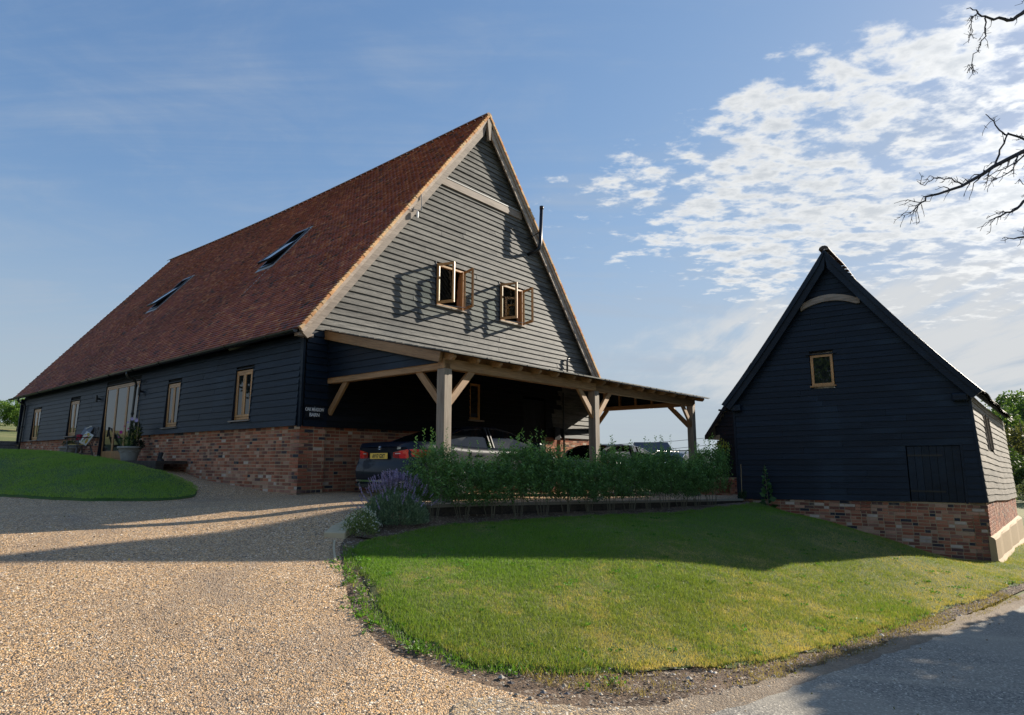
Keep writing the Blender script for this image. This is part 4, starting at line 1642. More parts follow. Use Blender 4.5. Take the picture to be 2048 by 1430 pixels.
# small window and door on the wall inside the carport
w = MB()
for (a, b, c, d) in ((5.17, 5.60, 3.76, 3.82), (5.17, 5.60, 2.82, 2.88), (5.17, 5.23, 2.88, 3.76), (5.54, 5.60, 2.88, 3.76)):
    w.box(a, b, .0, .06, c - BZ, d - BZ)
fr = w.build('window', 'oak_joinery', barn)
g = MB()
g.box(5.23, 5.54, .03, .04, 2.88 - BZ, 3.76 - BZ)
g.build('pane', 'window_glass', fr)
g = MB()
g.box(5.08, 5.69, -.10, .02, 2.77 - BZ, 2.805 - BZ)
g.build('sill', 'oak_barge', fr)
w = MB()
w.box(7.52, 8.60, .02, .07, .70 - BZ, 3.56 - BZ)
dr = w.build('door', 'black_board', barn)
for k in range(7):
    g = MB()
    g.box(7.54 + k * .151, 7.54 + k * .151 + .145, .0, .018, .74 - BZ, 3.54 - BZ)
    g.build('plank', 'inner_board', dr)
g = MB()
g.tube([(8.48, -.02, 1.75 - BZ), (8.48, -.05, 1.76 - BZ), (8.38, -.05, 1.76 - BZ)], .01, 6)
g.build('handle', 'black_metal', dr)
# waste pipe and meter box by the door
g = MB()
g.tube([(9.55, -.07, 1.1 - BZ), (9.55, -.07, 3.9 - BZ)], .03, 8)
g.build('downpipe', 'gutter_black', barn)
g = MB()
g.box(9.0, 9.28, -.12, -.06, 2.35 - BZ, 2.75 - BZ)
g.build('meter_box', 'black_metal', barn)

# skylights in the long slope, sashes pivoted open
for (u0, u1) in SKY_W:
    sk = MB()
    def RP(v, u, lift):
        return roof_pt((v + .3) / 5.93, u, 0, lift)
    va, vb = 2.18, 3.38
    def rim(mb, a, b, c, d, l0, l1):
        mb.hexa([RP(a, c, l0), RP(b, c, l0), RP(b, d, l0), RP(a, d, l0), RP(a, c, l1), RP(b, c, l1), RP(b, d, l1), RP(a, d, l1)])
    rim(sk, va, va + .06, u0, u1, -.02, .07)
    rim(sk, vb - .06, vb, u0, u1, -.02, .07)
    rim(sk, va + .06, vb - .06, u0, u0 + .06, -.02, .07)
    rim(sk, va + .06, vb - .06, u1 - .06, u1, -.02, .07)
    fr = sk.build('skylight', 'black_metal', barn)
    fl = MB()
    rim(fl, va - .10, va - .001, u0 - .08, u1 + .08, .0, .045)
    rim(fl, va, vb, u0 - .07, u0 - .001, .0, .045)
    rim(fl, va, vb, u1 + .001, u1 + .07, .0, .045)
    rim(fl, vb + .001, vb + .06, u0 - .07, u1 + .07, .0, .05)
    fl.build('flashing', 'lead_pale', fr)
    # open sash: rotate about its mid line
    mid = Vector(RP((va + vb) / 2, u0, .08))
    along = (Vector(RP(vb, u0, .0)) - Vector(RP(va, u0, .0))).normalized()
    nrm = Vector((-along.z, 0, along.x))
    half = (Vector(RP(vb, u0, 0)) - Vector(RP(va, u0, 0))).length / 2 - .05
    a = R(8)
    d2 = (along * math.cos(a) - nrm * math.sin(a))
    n2 = (nrm * math.cos(a) + along * math.sin(a))
    du = Vector((0, u1 - u0 - .10, 0))
    o0 = mid + Vector((0, .05, 0))
    sash, pane, liner = MB(), MB(), MB()
    def slab(mb, s0, s1, t0, t1, l0, l1):
        q = []
        for l in (l0, l1):
            for (s, t) in ((s0, t0), (s1, t0), (s1, t1), (s0, t1)):
                q.append(o0 + d2 * s + du * t + n2 * l)
        mb.hexa(q)
    slab(sash, -half, -half + .07, 0, 1, -.03, .03)
    slab(sash, half - .07, half, 0, 1, -.03, .03)
    slab(sash, -half, half, 0, .09, -.03, .028)
    slab(sash, -half, half, .91, 1, -.03, .028)
    slab(pane, -half + .06, half - .06, .08, .92, .010, .018)
    sash.build('sash', 'black_metal', fr)
    pane.build('pane', 'window_glass', fr)
    rim(liner, va + .07, vb - .07, u0 + .07, u1 - .07, -.4, -.3)
    liner.build('blackout', 'dark_void', fr)
    # lead soaker strip running down the tiles below
    st = MB()
    for k in range(9):
        vv = va - .12 - k * .085
        rim(st, vv - .055, vv, u0 + .0, u0 + .035, .028, .036)
    st.build('lead_streak', 'lead_pale', fr)

# boiler flue through the right verge, and the small vent pipe above the carport roof
g = MB()
g.tube([(7.75, .0, 8.18 - BZ), (7.79, -.30, 8.22 - BZ), (7.86, -.40, 8.32 - BZ), (7.90, -.42, 8.50 - BZ), (7.98, -.42, 9.72 - BZ)], [.055, .055, .058, .058, .056], 12)
g.tube([(7.98, -.42, 9.66 - BZ), (7.985, -.42, 9.76 - BZ)], .066, 12)
fl = g.build('flue_pipe', 'flue', barn, smooth=True)
g = MB()
g.tube([(7.62, -.10, 8.62 - BZ), (7.86, -.42, 8.85 - BZ)], .015, 6)
g.build('flue_bracket', 'flue', barn)
g = MB()
g.tube([(9.72, -.12, 4.4 - BZ), (9.72, -.12, 4.98 - BZ), (9.76, -.12, 5.05 - BZ), (9.86, -.12, 5.06 - BZ)], .032, 8)
g.build('vent_pipe', 'gutter_black', barn, smooth=True)
# bracket and white insulator on the left bargeboard
g = MB()
pv = roof_pt(.50, -.30, 0, -.15)
g.tube([(pv[0] + .22, -.29, pv[2] + .42), (pv[0] + .22, -.31, pv[2] - .02), (pv[0] + .05, -.31, pv[2] - .07), (pv[0] - .12, -.31, pv[2] - .08)], .012, 5)
g.build('aerial_bracket', 'lead', barn)
g = MB()
g.tube([(pv[0] + .08, -.31, pv[2] - .10), (pv[0] + .08, -.31, pv[2] - .27)], .028, 8)
g.build('insulator', 'white_paint', barn)
# wall lights by the glazed door
for u in (12.15, 8.55):
    g = MB()
    g.tube([(clad_v(3.6) - .12, u, 3.62 - BZ), (clad_v(3.6) - .12, u, 3.86 - BZ)], .032, 10)
    g.box(clad_v(3.6) - .12, clad_v(3.6), u - .015, u + .015, 3.71 - BZ, 3.77 - BZ)
    g.build('wall_light', 'black_metal', barn)

# ================================================================== OAK CARPORT against the gable
cp = thing('carport', 'open green-oak framed carport with low lean-to roof built against the barn gable', 'carport', (KX, KY, BZ), R(50))
PV = (.57, 5.64, 11.2)
PYF = -3.78


def cpr(y):
    """top of the rafters"""
    return 4.58 + (y) * 0.235


def ground_cp(v):
    return fz(v) - .03


for i, v in enumerate(PV):
    mb = MB()
    mb.box(v, v + .2, PYF, PYF + .2, ground_cp(v) - BZ, 3.38 - BZ)
    bevel(mb.build('post', 'oak_weathered', cp), .012)
    mb = MB()
    mb.box(v - .04, v + .24, PYF - .04, PYF + .24, ground_cp(v) - .1 - BZ, ground_cp(v) + .09 - BZ)
    mb.build('staddle_block', 'concrete', cp)
mb = MB()
mb.box(.57, 5.74, PYF + .02, PYF + .18, 3.382 - BZ, 3.575 - BZ)
bevel(mb.build('front_beam', 'oak_long', cp), .008)
mb = MB()
mb.box(5.744, 11.46, PYF + .02, PYF + .18, 3.382 - BZ, 3.575 - BZ)
bevel(mb.build('front_beam', 'oak_long', cp), .008)


def beam_obj(a, b, w, h, name, m='oak_long', up=(0, 0, 1), par=None):
    """beam with its own object X along its length, so the grain follows"""
    a, b = Vector(a), Vector(b)
    d = (b - a).normalized()
    y = Vector(up).cross(d).normalized()
    z = d.cross(y)
    L = (b - a).length
    mb = MB()
    mb.box(0, L, -w / 2, w / 2, -h / 2, h / 2)
    o = mb.build(name, m, par or cp)
    m4 = Matrix((d, y, z)).transposed().to_4x4()
    m4.translation = a
    o.matrix_local = m4
    return bevel(o, .006)


for v in (.67, 11.3):
    beam_obj((v, -.03, 3.44 - BZ), (v, PYF + .02, 3.44 - BZ), .14, .13, 'tie_beam')
    # wall-side brace
    beam_obj((v, -.06, 2.72 - BZ), (v, -.66, 3.40 - BZ), .07, .13, 'brace')
    beam_obj((v, PYF + .19, 2.76 - BZ), (v, PYF + .82, 3.41 - BZ), .07, .14, 'brace')
for v, sides in ((.67, (1,)), (5.74, (-1, 1)), (11.3, (-1,))):
    for s in sides:
        beam_obj((v + .08 * s, PYF + .07, 2.76 - BZ), (v + .72 * s, PYF + .07, 3.43 - BZ), .07, .14, 'brace')
# big verge rafters and common rafters with shaped ends
beam_obj((.50, -.02, cpr(0) - .10 - BZ), (.50, PYF + .02, cpr(PYF) - .10 - BZ), .07, .22, 'verge_rafter', up=(0, 0, 1))
NRF = 18
for k in range(NRF):
    v = .64 + k * (11.62 - .64) / (NRF - 1)
    mb = MB()
    y1 = PYF - .20
    a, b = cpr(0), cpr(y1)
    prof = [(0.0, a - .02), (0.0, a - .14), (PYF + .02, cpr(PYF) - .14), (y1 + .06, b - .12), (y1, b - .07), (y1, b - .02)]
    L_p = [(v - .04, y, z - BZ) for y, z in prof]
    R_p = [(v + .04, y, z - BZ) for y, z in prof]
    mb.poly(L_p)
    mb.poly(list(reversed(R_p)))
    n = len(prof)
    for i in range(n):
        j = (i + 1) % n
        mb.poly([L_p[i], R_p[i], R_p[j], L_p[j]])
    mb.build('rafter', 'oak_long', cp)
# roof boarding and shingles with a slightly wavy front edge
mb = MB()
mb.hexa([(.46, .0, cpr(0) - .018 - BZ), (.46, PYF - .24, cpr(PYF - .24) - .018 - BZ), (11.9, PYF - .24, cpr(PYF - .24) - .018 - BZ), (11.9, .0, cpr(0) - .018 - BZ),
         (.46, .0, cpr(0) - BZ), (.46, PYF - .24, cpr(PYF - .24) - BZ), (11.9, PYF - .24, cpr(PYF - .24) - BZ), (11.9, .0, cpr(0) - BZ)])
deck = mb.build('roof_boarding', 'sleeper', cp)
rs = random.Random(9)
for r in range(3):
    yy = PYF - .27 + r * .17
    v = .42
    while v < 11.93:
        wd = rs.uniform(.12, .24)
        v1 = min(v + wd, 11.96)
        jz = rs.uniform(0, .008)
        mb = MB()
        ya = yy + rs.uniform(-.012, .012)
        mb.hexa([(v, ya, cpr(ya) + .004 - BZ), (v1 - .004, ya, cpr(ya) + .004 - BZ), (v1 - .004, yy + .30, cpr(yy + .30) + .003 - BZ), (v, yy + .30, cpr(yy + .30) + .003 - BZ),
                 (v, ya, cpr(ya) + .026 + jz - BZ), (v1 - .004, ya, cpr(ya) + .026 + jz - BZ), (v1 - .004, yy + .30, cpr(yy + .30) + .009 - BZ), (v, yy + .30, cpr(yy + .30) + .009 - BZ)])
        mb.build('shingle', 'roof_edge', deck)
        v = v1
mb = MB()
yy = PYF - .27 + .51
while yy < -.1:
    v = .42 + rs.uniform(0, .1)
    while v < 11.9:
        wd = rs.uniform(.12, .24)
        v1 = min(v + wd, 11.95)
        mb.hexa([(v, yy, cpr(yy) + .004 - BZ), (v1 - .004, yy, cpr(yy) + .004 - BZ), (v1 - .004, min(yy + .26, 0), cpr(min(yy + .26, 0)) + .003 - BZ), (v, min(yy + .26, 0), cpr(min(yy + .26, 0)) + .003 - BZ),
                 (v, yy, cpr(yy) + .026 - BZ), (v1 - .004, yy, cpr(yy) + .026 - BZ), (v1 - .004, min(yy + .26, 0), cpr(min(yy + .26, 0)) + .009 - BZ), (v, min(yy + .26, 0), cpr(min(yy + .26, 0)) + .009 - BZ)])
        v = v1
    yy += .17
mb.build('shingling', 'roof_edge', deck, kind='stuff')
# triangular infills of black boards at each end
for v, outn, m_ in ((.60, -1, 'black_board'), (11.37, 1, 'black_board')):
    z = 3.50
    while z < 4.38:
        y_end = (z + .13 - 4.40) / .235
        y_end0 = (z - 4.40) / .235
        y0 = max(PYF + .1, y_end0)
        y1 = max(PYF + .1, y_end)
        if outn < 0:
            add_board(cp, (v, -.05, z - BZ), (v, y0, z - BZ), .155, (-1, 0, 0), m_, .028, .008, .003, ht=(0, (y0 - y1)))
        else:
            add_board(cp, (v, y0, z - BZ), (v, -.05, z - BZ), .155, (1, 0, 0), m_, .028, .008, .003, ht=((y1 - y0), 0))
        z += .14
for k in range(5):
    y = -.6 - k * .6
    mb = MB()
    mb.box(11.25, 11.33, y, y + .07, 3.51 - BZ, max(3.56, cpr(y) - .14) - BZ)
    mb.build('stud', 'oak_long', cp)
    mb = MB()
    mb.box(.62, .68, y, y + .07, 3.51 - BZ, max(3.56, cpr(y) - .14) - BZ)
    mb.build('stud', 'oak_long', cp)

# name board
sg = thing('name_sign', 'small black house name board with white hand-painted capitals on the barn corner', 'sign', (*BW(.28, -.075), 2.60), R(50))
mb = MB()
mb.box(-.215, .215, -.012, .012, 0, .27)
bevel(mb.build('board', 'inner_board', sg), .005)
for t, zz, sz in (('OAK MEADOW', .150, .105), ('BARN', .035, .108)):
    cu = bpy.data.curves.new('lettering', 'FONT')
    cu.body = t
    cu.size = sz
    cu.align_x = 'CENTER'
    cu.extrude = .002
    cu.offset = .0014
    cu.space_character = .92
    cu.materials.append(MATS['white_paint'])
    o = text_mesh(cu, sg)
    o.location = (0, -.016, zz)
    o.rotation_euler = (R(90), 0, 0)
    o.scale = (.66 if t != 'BARN' else .95, 1, 1)
for zz in (.25, .02):
    mb = MB()
    mb.lathe([(0, .004), (.006, .003), (.007, 0)], 8)
    o = mb.build('screw', 'steel', sg)
    o.location = (0, -.013, zz)
    o.rotation_euler = (R(90), 0, 0)

# ================================================================== SMALL BLACK BARN
sb = thing('small_barn', 'small black weatherboarded barn with curved oak beam near the apex and one square window', 'barn', (GX, GY, SZ), R(-38))
SW_, SD_ = 5.37, 8.3
AX, AZ = -2.77, 6.98


def ssill(x):
    return .80 + .022 * x


def side_x(z, y=0):
    return -.11 * (z - .82) / 2.33 + .056 * y


def srake(z, inset=.1):
    s = (z - 3.20) / (AZ - 3.20)
    return -5.52 + (AX + 5.52) * s + inset * 1.0, .05 + (AX - .05) * s - inset * 1.0


S_OPEN = [(-3.36, -2.80, 3.56, 4.38), (-1.42, -.36, .70, 2.05)]
SE = .135 * 1.05
z = .79
while z < 6.72:
    e = SE + random.uniform(-.004, .004)
    lo, hi = srake(z), srake(z + e)
    if z > 3.25:
        x0, x1 = lo
        a0, a1 = hi[0] - lo[0], hi[1] - lo[1]
    else:
        x0, x1 = -SW_ + .02, side_x(z) - .02
        a0, a1 = 0, side_x(z + e) - side_x(z)
    dl = -.10 * max(0, 1 - (z - .8) / 3.0)          # old sill sags to the left
    holes = [(o[0], o[1]) for o in S_OPEN if z + e > o[2] + .02 and z < o[3] - .02]
    for s0, s1 in clip_segments(x0, x1, holes):
        cuts = [random.uniform(-4.2, -1.2)]
        pieces = [s0] + [c for c in cuts if s0 + .4 < c < s1 - .4] + [s1]
        for q0, q1 in zip(pieces, pieces[1:]):
            za, zb = z + dl * (-q0 / SW_), z + dl * (-q1 / SW_)
            add_board(sb, (q0 + .002, -.012, za - SZ), (q1 - .002, -.012, zb - SZ), e + .02, (0, -1, 0), 'black_board', .030, .008, .005, seg=.9,
                      ht=(a0 if q0 == x0 else 0, a1 if q1 == x1 else 0))
    z += e
# side boards, warped, silvery in the sun
k = 0
z = .80
SIDE_OPEN = (1.98, 3.30, 2.0, 2.86)
while z < 3.12:
    e = .148
    for s0, s1 in clip_segments(.03, SD_, [(SIDE_OPEN[0], SIDE_OPEN[1])] if (z + e > 2.02 and z < 2.84) else []):
        c = random.uniform(2.5, 6)
        pieces = [s0] + [q for q in (c,) if s0 + .5 < q < s1 - .5] + [s1]
        pieces = [round(q / .35) * .35 if 0 < n_ < len(pieces) - 1 else q for n_, q in enumerate(pieces)]
        for q0, q1 in zip(pieces, pieces[1:]):
            za = z - .030 * q0
            zb = z - .030 * q1
            bf = (lambda xx, q0=q0, z=z: (.015 * math.sin((q0 + xx) * .9 + z * .5) + .003 * math.sin((q0 + xx) * 3.1 + z * 2), .003 * math.sin((q0 + xx) * 4 + z * 7)))
            add_board(sb, (side_x(z, q0), q0, za - SZ), (side_x(z, q1), q1 - .003, zb - SZ), e + .025, (1, 0, 0), 'brown_board', .036, .008, .004, seg=.35, bend=bf)
    z += e
# far end and left side boarding as plain walls with boards
z = .7
while z < 3.1:
    add_board(sb, (-SW_, SD_, z - SZ), (-SW_, 0.02, z - SZ), .165, (-1, 0, 0), 'black_board', .03, .008, .005, seg=2)
    z += .145
core = MB()
core.box(-SW_ + .02, -3.40, 0.0, .2, .5 - SZ, 3.2 - SZ)
core.box(-3.40, -.14, 0.0, .2, 2.1 - SZ, 3.2 - SZ)
core.box(-3.40, -1.45, 0.0, .2, .5 - SZ, 2.1 - SZ)
for i in range(26):
    a, b = 3.2 + i * .14, 3.2 + (i + 1) * .14
    x0, x1 = srake(b, .16)
    for s0, s1 in clip_segments(x0, x1, [(-3.34, -2.82)] if (b > 3.6 and a < 4.34) else []):
        if s1 - s0 > .03:
            core.box(s0, s1, 0.0, .2, a - SZ, b - SZ)
core.box(-SW_ + .02, -SW_ + .2, .2, SD_, -.5 - SZ, 3.2 - SZ)
core.hexa([(-.2, .2, -.5 - SZ), (-.02, .2, -.5 - SZ), (.42, SD_, -.5 - SZ), (.2, SD_, -.5 - SZ), (-.36, .2, 3.1 - SZ), (-.14, .2, 3.1 - SZ), (.32, SD_, 2.8 - SZ), (.1, SD_, 2.8 - SZ)])
core.box(-SW_ + .2, .2, SD_ - .1, SD_, -.5 - SZ, 3.0 - SZ)
core.box(-SW_ + .2, -.2, .25, SD_ - .1, 3.3 - SZ, 3.35 - SZ)
core.build('wall_core', 'dark_void', sb)
for (a, b) in (((-.01, -.02, .79), (side_x(3.2) + .0, -.02, 3.22)),):
    mb = MB()
    mb.hexa([(a[0] - .02, -.055, a[2] - SZ), (a[0] + .035, -.055, a[2] - SZ), (a[0] + .035, .05, a[2] - SZ), (a[0] - .02, .05, a[2] - SZ),
             (b[0] - .02, -.055, b[2] - SZ), (b[0] + .035, -.055, b[2] - SZ), (b[0] + .035, .05, b[2] - SZ), (b[0] - .02, .05, b[2] - SZ)])
    mb.build('corner_board', 'black_board', sb)
mb = MB()
mb.box(-SW_ - .03, -SW_ + .02, -.05, .05, .68 - SZ, 3.2 - SZ)
mb.build('corner_board', 'black_board', sb)
# brick base
mb = MB()
mb.hexa([(-SW_, .0, -.8 - SZ), (-.02, .0, -.8 - SZ), (-.02, .3, -.8 - SZ), (-SW_, .3, -.8 - SZ), (-SW_, .0, .68 - SZ), (-.02, .0, .79 - SZ), (-.02, .3, .79 - SZ), (-SW_, .3, .68 - SZ)])
mb.hexa([(-.3, .0, -1.2 - SZ), (-.02, .0, -1.2 - SZ), (.43, SD_, -1.2 - SZ), (.1, SD_, -1.2 - SZ), (-.3, .0, .79 - SZ), (-.02, .0, .79 - SZ), (.43, SD_, .57 - SZ), (.1, SD_, .57 - SZ)])
pl = mb.build('brick_plinth', 'mortar', sb)


def sg_ground(x):
    X, Y = SW(x, -.08)
    return tz(X, Y) - .02


OLD = np.array([4, 3, 4, 2, 3, 2, 4, 2.2, 3, 1.6, 2.5])
OLD = OLD / OLD.sum()
brick_face(pl, 'front', (0, 0), (1, 0), -5.35, -.0, .735, sg_ground, 230, (0, -1), palette=OLD, seed=12, dist=lambda b: -b[0], course=.073)
SIDEP = np.array([6, 7, 3, 5, 4, 4, 1, .3, 1, .4, 3.])
SIDEP = SIDEP / SIDEP.sum()
brick_face(pl, 'side', (0, 0), (.0541, .9985), .0, SD_, .74, lambda y: .10 - .01 * y, 70, (.9985, -.0541), palette=SIDEP, seed=13, course=.073)
mb = MB()
n = 10
rows = []
for i in range(n + 1):
    y = -.03 + (SD_ + .1) * i / n
    x = .056 * y
    t = .04 - .010 * y
    w = .015 * math.sin(i * 2.1)
    rows.append([(x - .04, y, -1.3 - SZ), (x - .04, y, t + .06 - SZ), (x + .05, y, t + .01 - SZ), (x + .075 + w, y, t - .03 - SZ), (x + .085 + w, y, -.40 - .03 * y - SZ), (x + .14 + w, y, -.47 - .03 * y - SZ), (x + .16, y, -1.3 - SZ)])
mb.grid([list(reversed(r)) for r in rows])
mb.poly(rows[0])
mb.poly(list(reversed(rows[-1])))
mb.build('rendered_plinth', 'render_plinth', sb, smooth=False)
# window with single oak casement
w = MB()
for (a, b, c, d) in ((-3.34, -2.82, 4.31, 4.36), (-3.34, -2.82, 3.58, 3.64), (-3.34, -3.28, 3.64, 4.31), (-2.88, -2.82, 3.64, 4.31)):
    w.box(a, b, -.035, .05, c - SZ, d - SZ)
fr = w.build('window', 'oak_joinery', sb)
g = MB()
g.box(-3.28, -2.88, .0, .01, 3.64 - SZ, 4.31 - SZ)
g.build('pane', 'window_glass', fr)
g = MB()
g.box(-3.38, -2.78, -.085, .02, 3.545 - SZ, 3.578 - SZ)
g.build('sill', 'oak_joinery', fr)
g = MB()
g.box(-3.45, -2.72, -.08, .02, 4.375 - SZ, 4.40 - SZ)
g.build('drip_board', 'black_board', fr)
g = MB()
g.box(-3.3, -2.85, .1, .11, 3.6 - SZ, 4.34 - SZ)
g.build('blackout', 'dark_void', fr)
# plank hatch with strap hinges
w = MB()
w.box(-1.40, -.38, .01, .05, .76 - SZ, 2.03 - SZ)
dr = w.build('hatch_door', 'inner_board', sb)
for k in range(7):
    g = MB()
    g.box(-1.40 + k * .146, -1.40 + k * .146 + .138, -.02, .009, .77 - SZ, 2.02 - SZ)
    g.build('plank', 'black_board', dr)
for zz in (.99, 1.80):
    g = MB()
    g.box(-1.40, -.72, -.03, -.021, zz - SZ, zz + .035 - SZ)
    g.build('strap_hinge', 'black_metal', dr)
for a, b, c, d in ((-1.46, -.32, 2.04, 2.075), (-.375, -.33, .76, 2.038)):
    g = MB()
    g.box(a, b, -.045, .0, c - SZ, d - SZ)
    g.build('door_trim', 'black_board', dr)
# curved collar beam
mb = MB()
prev = None
for i in range(17):
    t = i / 16
    x = -3.47 + t * 1.38
    zc = 5.63 + .175 * math.sin(math.pi * min(1, t * 1.08)) ** .8 + .02 * t
    h = .085 - .015 * abs(t - .5)
    j = mb.verts([(x, -.09, zc - h - SZ), (x, -.02, zc - h - SZ), (x, -.02, zc + h - SZ), (x, -.09, zc + h - SZ)])
    if prev is not None:
        for k in range(4):
            mb.face((prev + k, j + k, j + (k + 1) % 4, prev + (k + 1) % 4))
    else:
        mb.face((j, j + 1, j + 2, j + 3))
    prev = j
mb.face((prev + 3, prev + 2, prev + 1, prev))
mb.build('collar_beam', 'oak_barge', sb)
# side window
w = MB()
w.hexa([(side_x(2.0, 2) - .12, 1.98, 1.98 - SZ), (side_x(2.0, 2) - .02, 1.98, 1.98 - SZ), (side_x(2.0, 3.3) - .02, 3.30, 1.94 - SZ), (side_x(2.0, 3.3) - .12, 3.30, 1.94 - SZ),
        (side_x(2.85, 2) - .12, 1.98, 2.84 - SZ), (side_x(2.85, 2) - .02, 1.98, 2.84 - SZ), (side_x(2.85, 3.3) - .02, 3.30, 2.80 - SZ), (side_x(2.85, 3.3) - .12, 3.30, 2.80 - SZ)])
fr = w.build('window', 'dark_void', sb)
for y in (1.98, 2.60, 3.24):
    g = MB()
    g.hexa([(side_x(2, y) - .02, y, 1.97 - SZ), (side_x(2, y) + .05, y, 1.97 - SZ), (side_x(2, y) + .05, y + .07, 1.97 - SZ), (side_x(2, y) - .02, y + .07, 1.97 - SZ),
            (side_x(2.85, y) - .02, y, 2.84 - SZ), (side_x(2.85, y) + .05, y, 2.84 - SZ), (side_x(2.85, y) + .05, y + .07, 2.84 - SZ), (side_x(2.85, y) - .02, y + .07, 2.84 - SZ)])
    g.build('frame_post', 'oak_barge', fr)


# roof of the small barn
def sroof(s, y, side=0, lift=0.0):
    e = 3.16 - .030 * max(y, 0) * (1 if side else .6)
    r = AZ + .05 - .006 * y + .03 * math.sin(y * 1.1)
    x0 = -5.62 if not side else .17 + .056 * y
    z = e + (r - e) * s
    x = x0 + (AX - x0) * s
    sag = -.07 * math.sin(math.pi * s) + .02 * math.sin(y * 2.3 + s * 4)
    kick = .05 * (1 - s) ** 6
    dx = (AX - x0)
    nx = Vector((-(r - e) if not side else (r - e), 0, abs(dx))).normalized()
    L = lift + sag
    return (x + nx.x * L, y, z + nx.z * L + kick - SZ)


mb = MB()
for side in (0, 1):
    rows = [[sroof(s, y, side, -.02) for s in np.linspace(0, 1, 8)] for y in np.linspace(-.2, SD_ + .2, 14)]
    mb.grid(rows if side else [list(reversed(r)) for r in rows])
    mb.grid([[sroof(s, y, side, -.07) for s in np.linspace(0, 1, 8)] for y in np.linspace(-.2, SD_ + .2, 14)])
sroofo = mb.build('roof', 'inner_board', sb)
MOSS = [(.07, .038, .028), (.09, .05, .036), (.055, .042, .032), (.075, .07, .042), (.10, .08, .055), (.045, .036, .032), (.11, .10, .065)]
mb = MB()
rs = random.Random(21)
for side in (0, 1):
    NRs = 46
    for r in range(NRs):
        s0, s1 = r / NRs, min(1, (r + 1.3) / NRs)
        y = -.24 + (.08 if r % 2 else 0)
        while y < SD_ + .15:
            y1 = y + .165
            if not (y < -.1 and rs.random() < .04):
                mb.tint = rs.choice(MOSS)
                l = .012 + rs.uniform(-.003, .007)
                j = rs.uniform(-.006, .006)
                p = [sroof(s0, y + j, side, l), sroof(s0, y1, side, l), sroof(s1, y1, side, .012), sroof(s1, y + j, side, .012),
                     sroof(s0, y + j, side, .0), sroof(s0, y1, side, .0), sroof(s1, y + j, side, 0.0)]
                i = mb.verts(p)
                for f in ((i, i + 1, i + 2, i + 3), (i + 4, i + 5, i + 1, i), (i + 4, i, i + 3, i + 6)):
                    mb.face(f)
            y = y1 + .004
mb.build('tiling', 'roof_tile', sroofo, tinted=True, kind='stuff')
for side in (0, 1):
    for (y0, y1, l0, l1) in ((-.24, -.19, -.24, .012), (-.285, -.242, -.09, .020)):
        mb = MB()
        prev = None
        for i in range(13):
            s = i / 12
            ring = [sroof(s, y0, side, l0), sroof(s, y1, side, l0), sroof(s, y1, side, l1), sroof(s, y0, side, l1)]
            ring = [(min(p[0], AX) if not side else max(p[0], AX), p[1], p[2]) for p in ring]
            j = mb.verts(ring)
            if prev is not None:
                for k in range(4):
                    f = (prev + k, prev + (k + 1) % 4, j + (k + 1) % 4, j + k)
                    mb.face(f if side else tuple(reversed(f)))
            else:
                mb.face((j, j + 1, j + 2, j + 3))
            prev = j
        mb.build('bargeboard', 'black_board', sb)
y = -.28
while y < SD_ + .1:
    mb = MB()
    mb.tint = rs.choice(MOSS[:3])
    for k in range(5):
        a0, a1 = math.pi * k / 5, math.pi * (k + 1) / 5
        zz = sroof(1, y, 0, 0)[2] + .055
        mb.poly([(AX + .12 * math.cos(a), q, zz - .03 + .10 * math.sin(a)) for a, q in ((a1, y), (a0, y), (a0, y + .32), (a1, y + .32))])
    mb.poly([(AX + .12 * math.cos(math.pi * k / 5), y, zz - .03 + .10 * math.sin(math.pi * k / 5)) for k in range(6)])
    mb.build('ridge_tile', 'roof_tile', sroofo, tinted=True)
    y += .33
# wall-plate ends at the eaves corners and a short gutter stub on the left
for x0, x1 in ((-.42, -.12), (-5.40, -5.15)):
    mb = MB()
    mb.box(x0, x1, -.20, -.03, 3.02 - SZ, 3.2 - SZ)
    bevel(mb.build('plate_end', 'black_board', sb), .03)
mb = MB()
mb.tube([(-5.78, -.1, 3.08 - SZ), (-5.45, -.02, 3.04 - SZ)], .03, 6)
mb.build('gutter_stub', 'black_metal', sb)
# lower wing behind, on the left
wing = thing('rear_wing', 'lower dark boarded wing behind the left side of the small barn', 'outbuilding', (*SW(-6.6, 5.0), .3), R(-38))


def WP(x, y, z):
    return (x + 6.6, y - 5.0, z - .3)


z = 1.10
while z < 4.3:
    xr = -8.05 + (z - 2.57) / 1.4 if z > 2.45 else -7.78
    xr = max(xr + .15, -7.78)
    if xr > -5.55:
        break
    add_board(wing, WP(xr, 5.0, z), WP(-5.4, 5.0, z), .17, (0, -1, 0), 'inner_board', .035, .008, .008, seg=.8)
    z += .15
mb = MB()
mb.box(WP(-7.76, 0, 0)[0], WP(-5.3, 0, 0)[0], .02, 6, -.3, 2.1)
mb.build('wall', 'dark_void', wing)
mb = MB()
a, b = (-8.10, 2.50), (-6.35, 4.95)
for (y0, y1) in ((4.85, 10.8),):
    mb.hexa([WP(a[0], y0, a[1] - .05), WP(b[0], y0, b[1] - .05), WP(b[0], y1, b[1] - .05), WP(a[0], y1, a[1] - .05),
             WP(a[0], y0, a[1] + .06), WP(b[0], y0, b[1] + .06), WP(b[0], y1, b[1] + .06), WP(a[0], y1, a[1] + .06)])
    mb.hexa([WP(b[0], y0, b[1] - .05), WP(-5.4, y0, 3.6), WP(-5.4, y1, 3.6), WP(b[0], y1, b[1] - .05), WP(b[0], y0, b[1] + .06), WP(-5.4, y0, 3.7), WP(-5.4, y1, 3.7), WP(b[0], y1, b[1] + .06)])
mb.build('roof', 'sleeper', wing)
mb = MB()
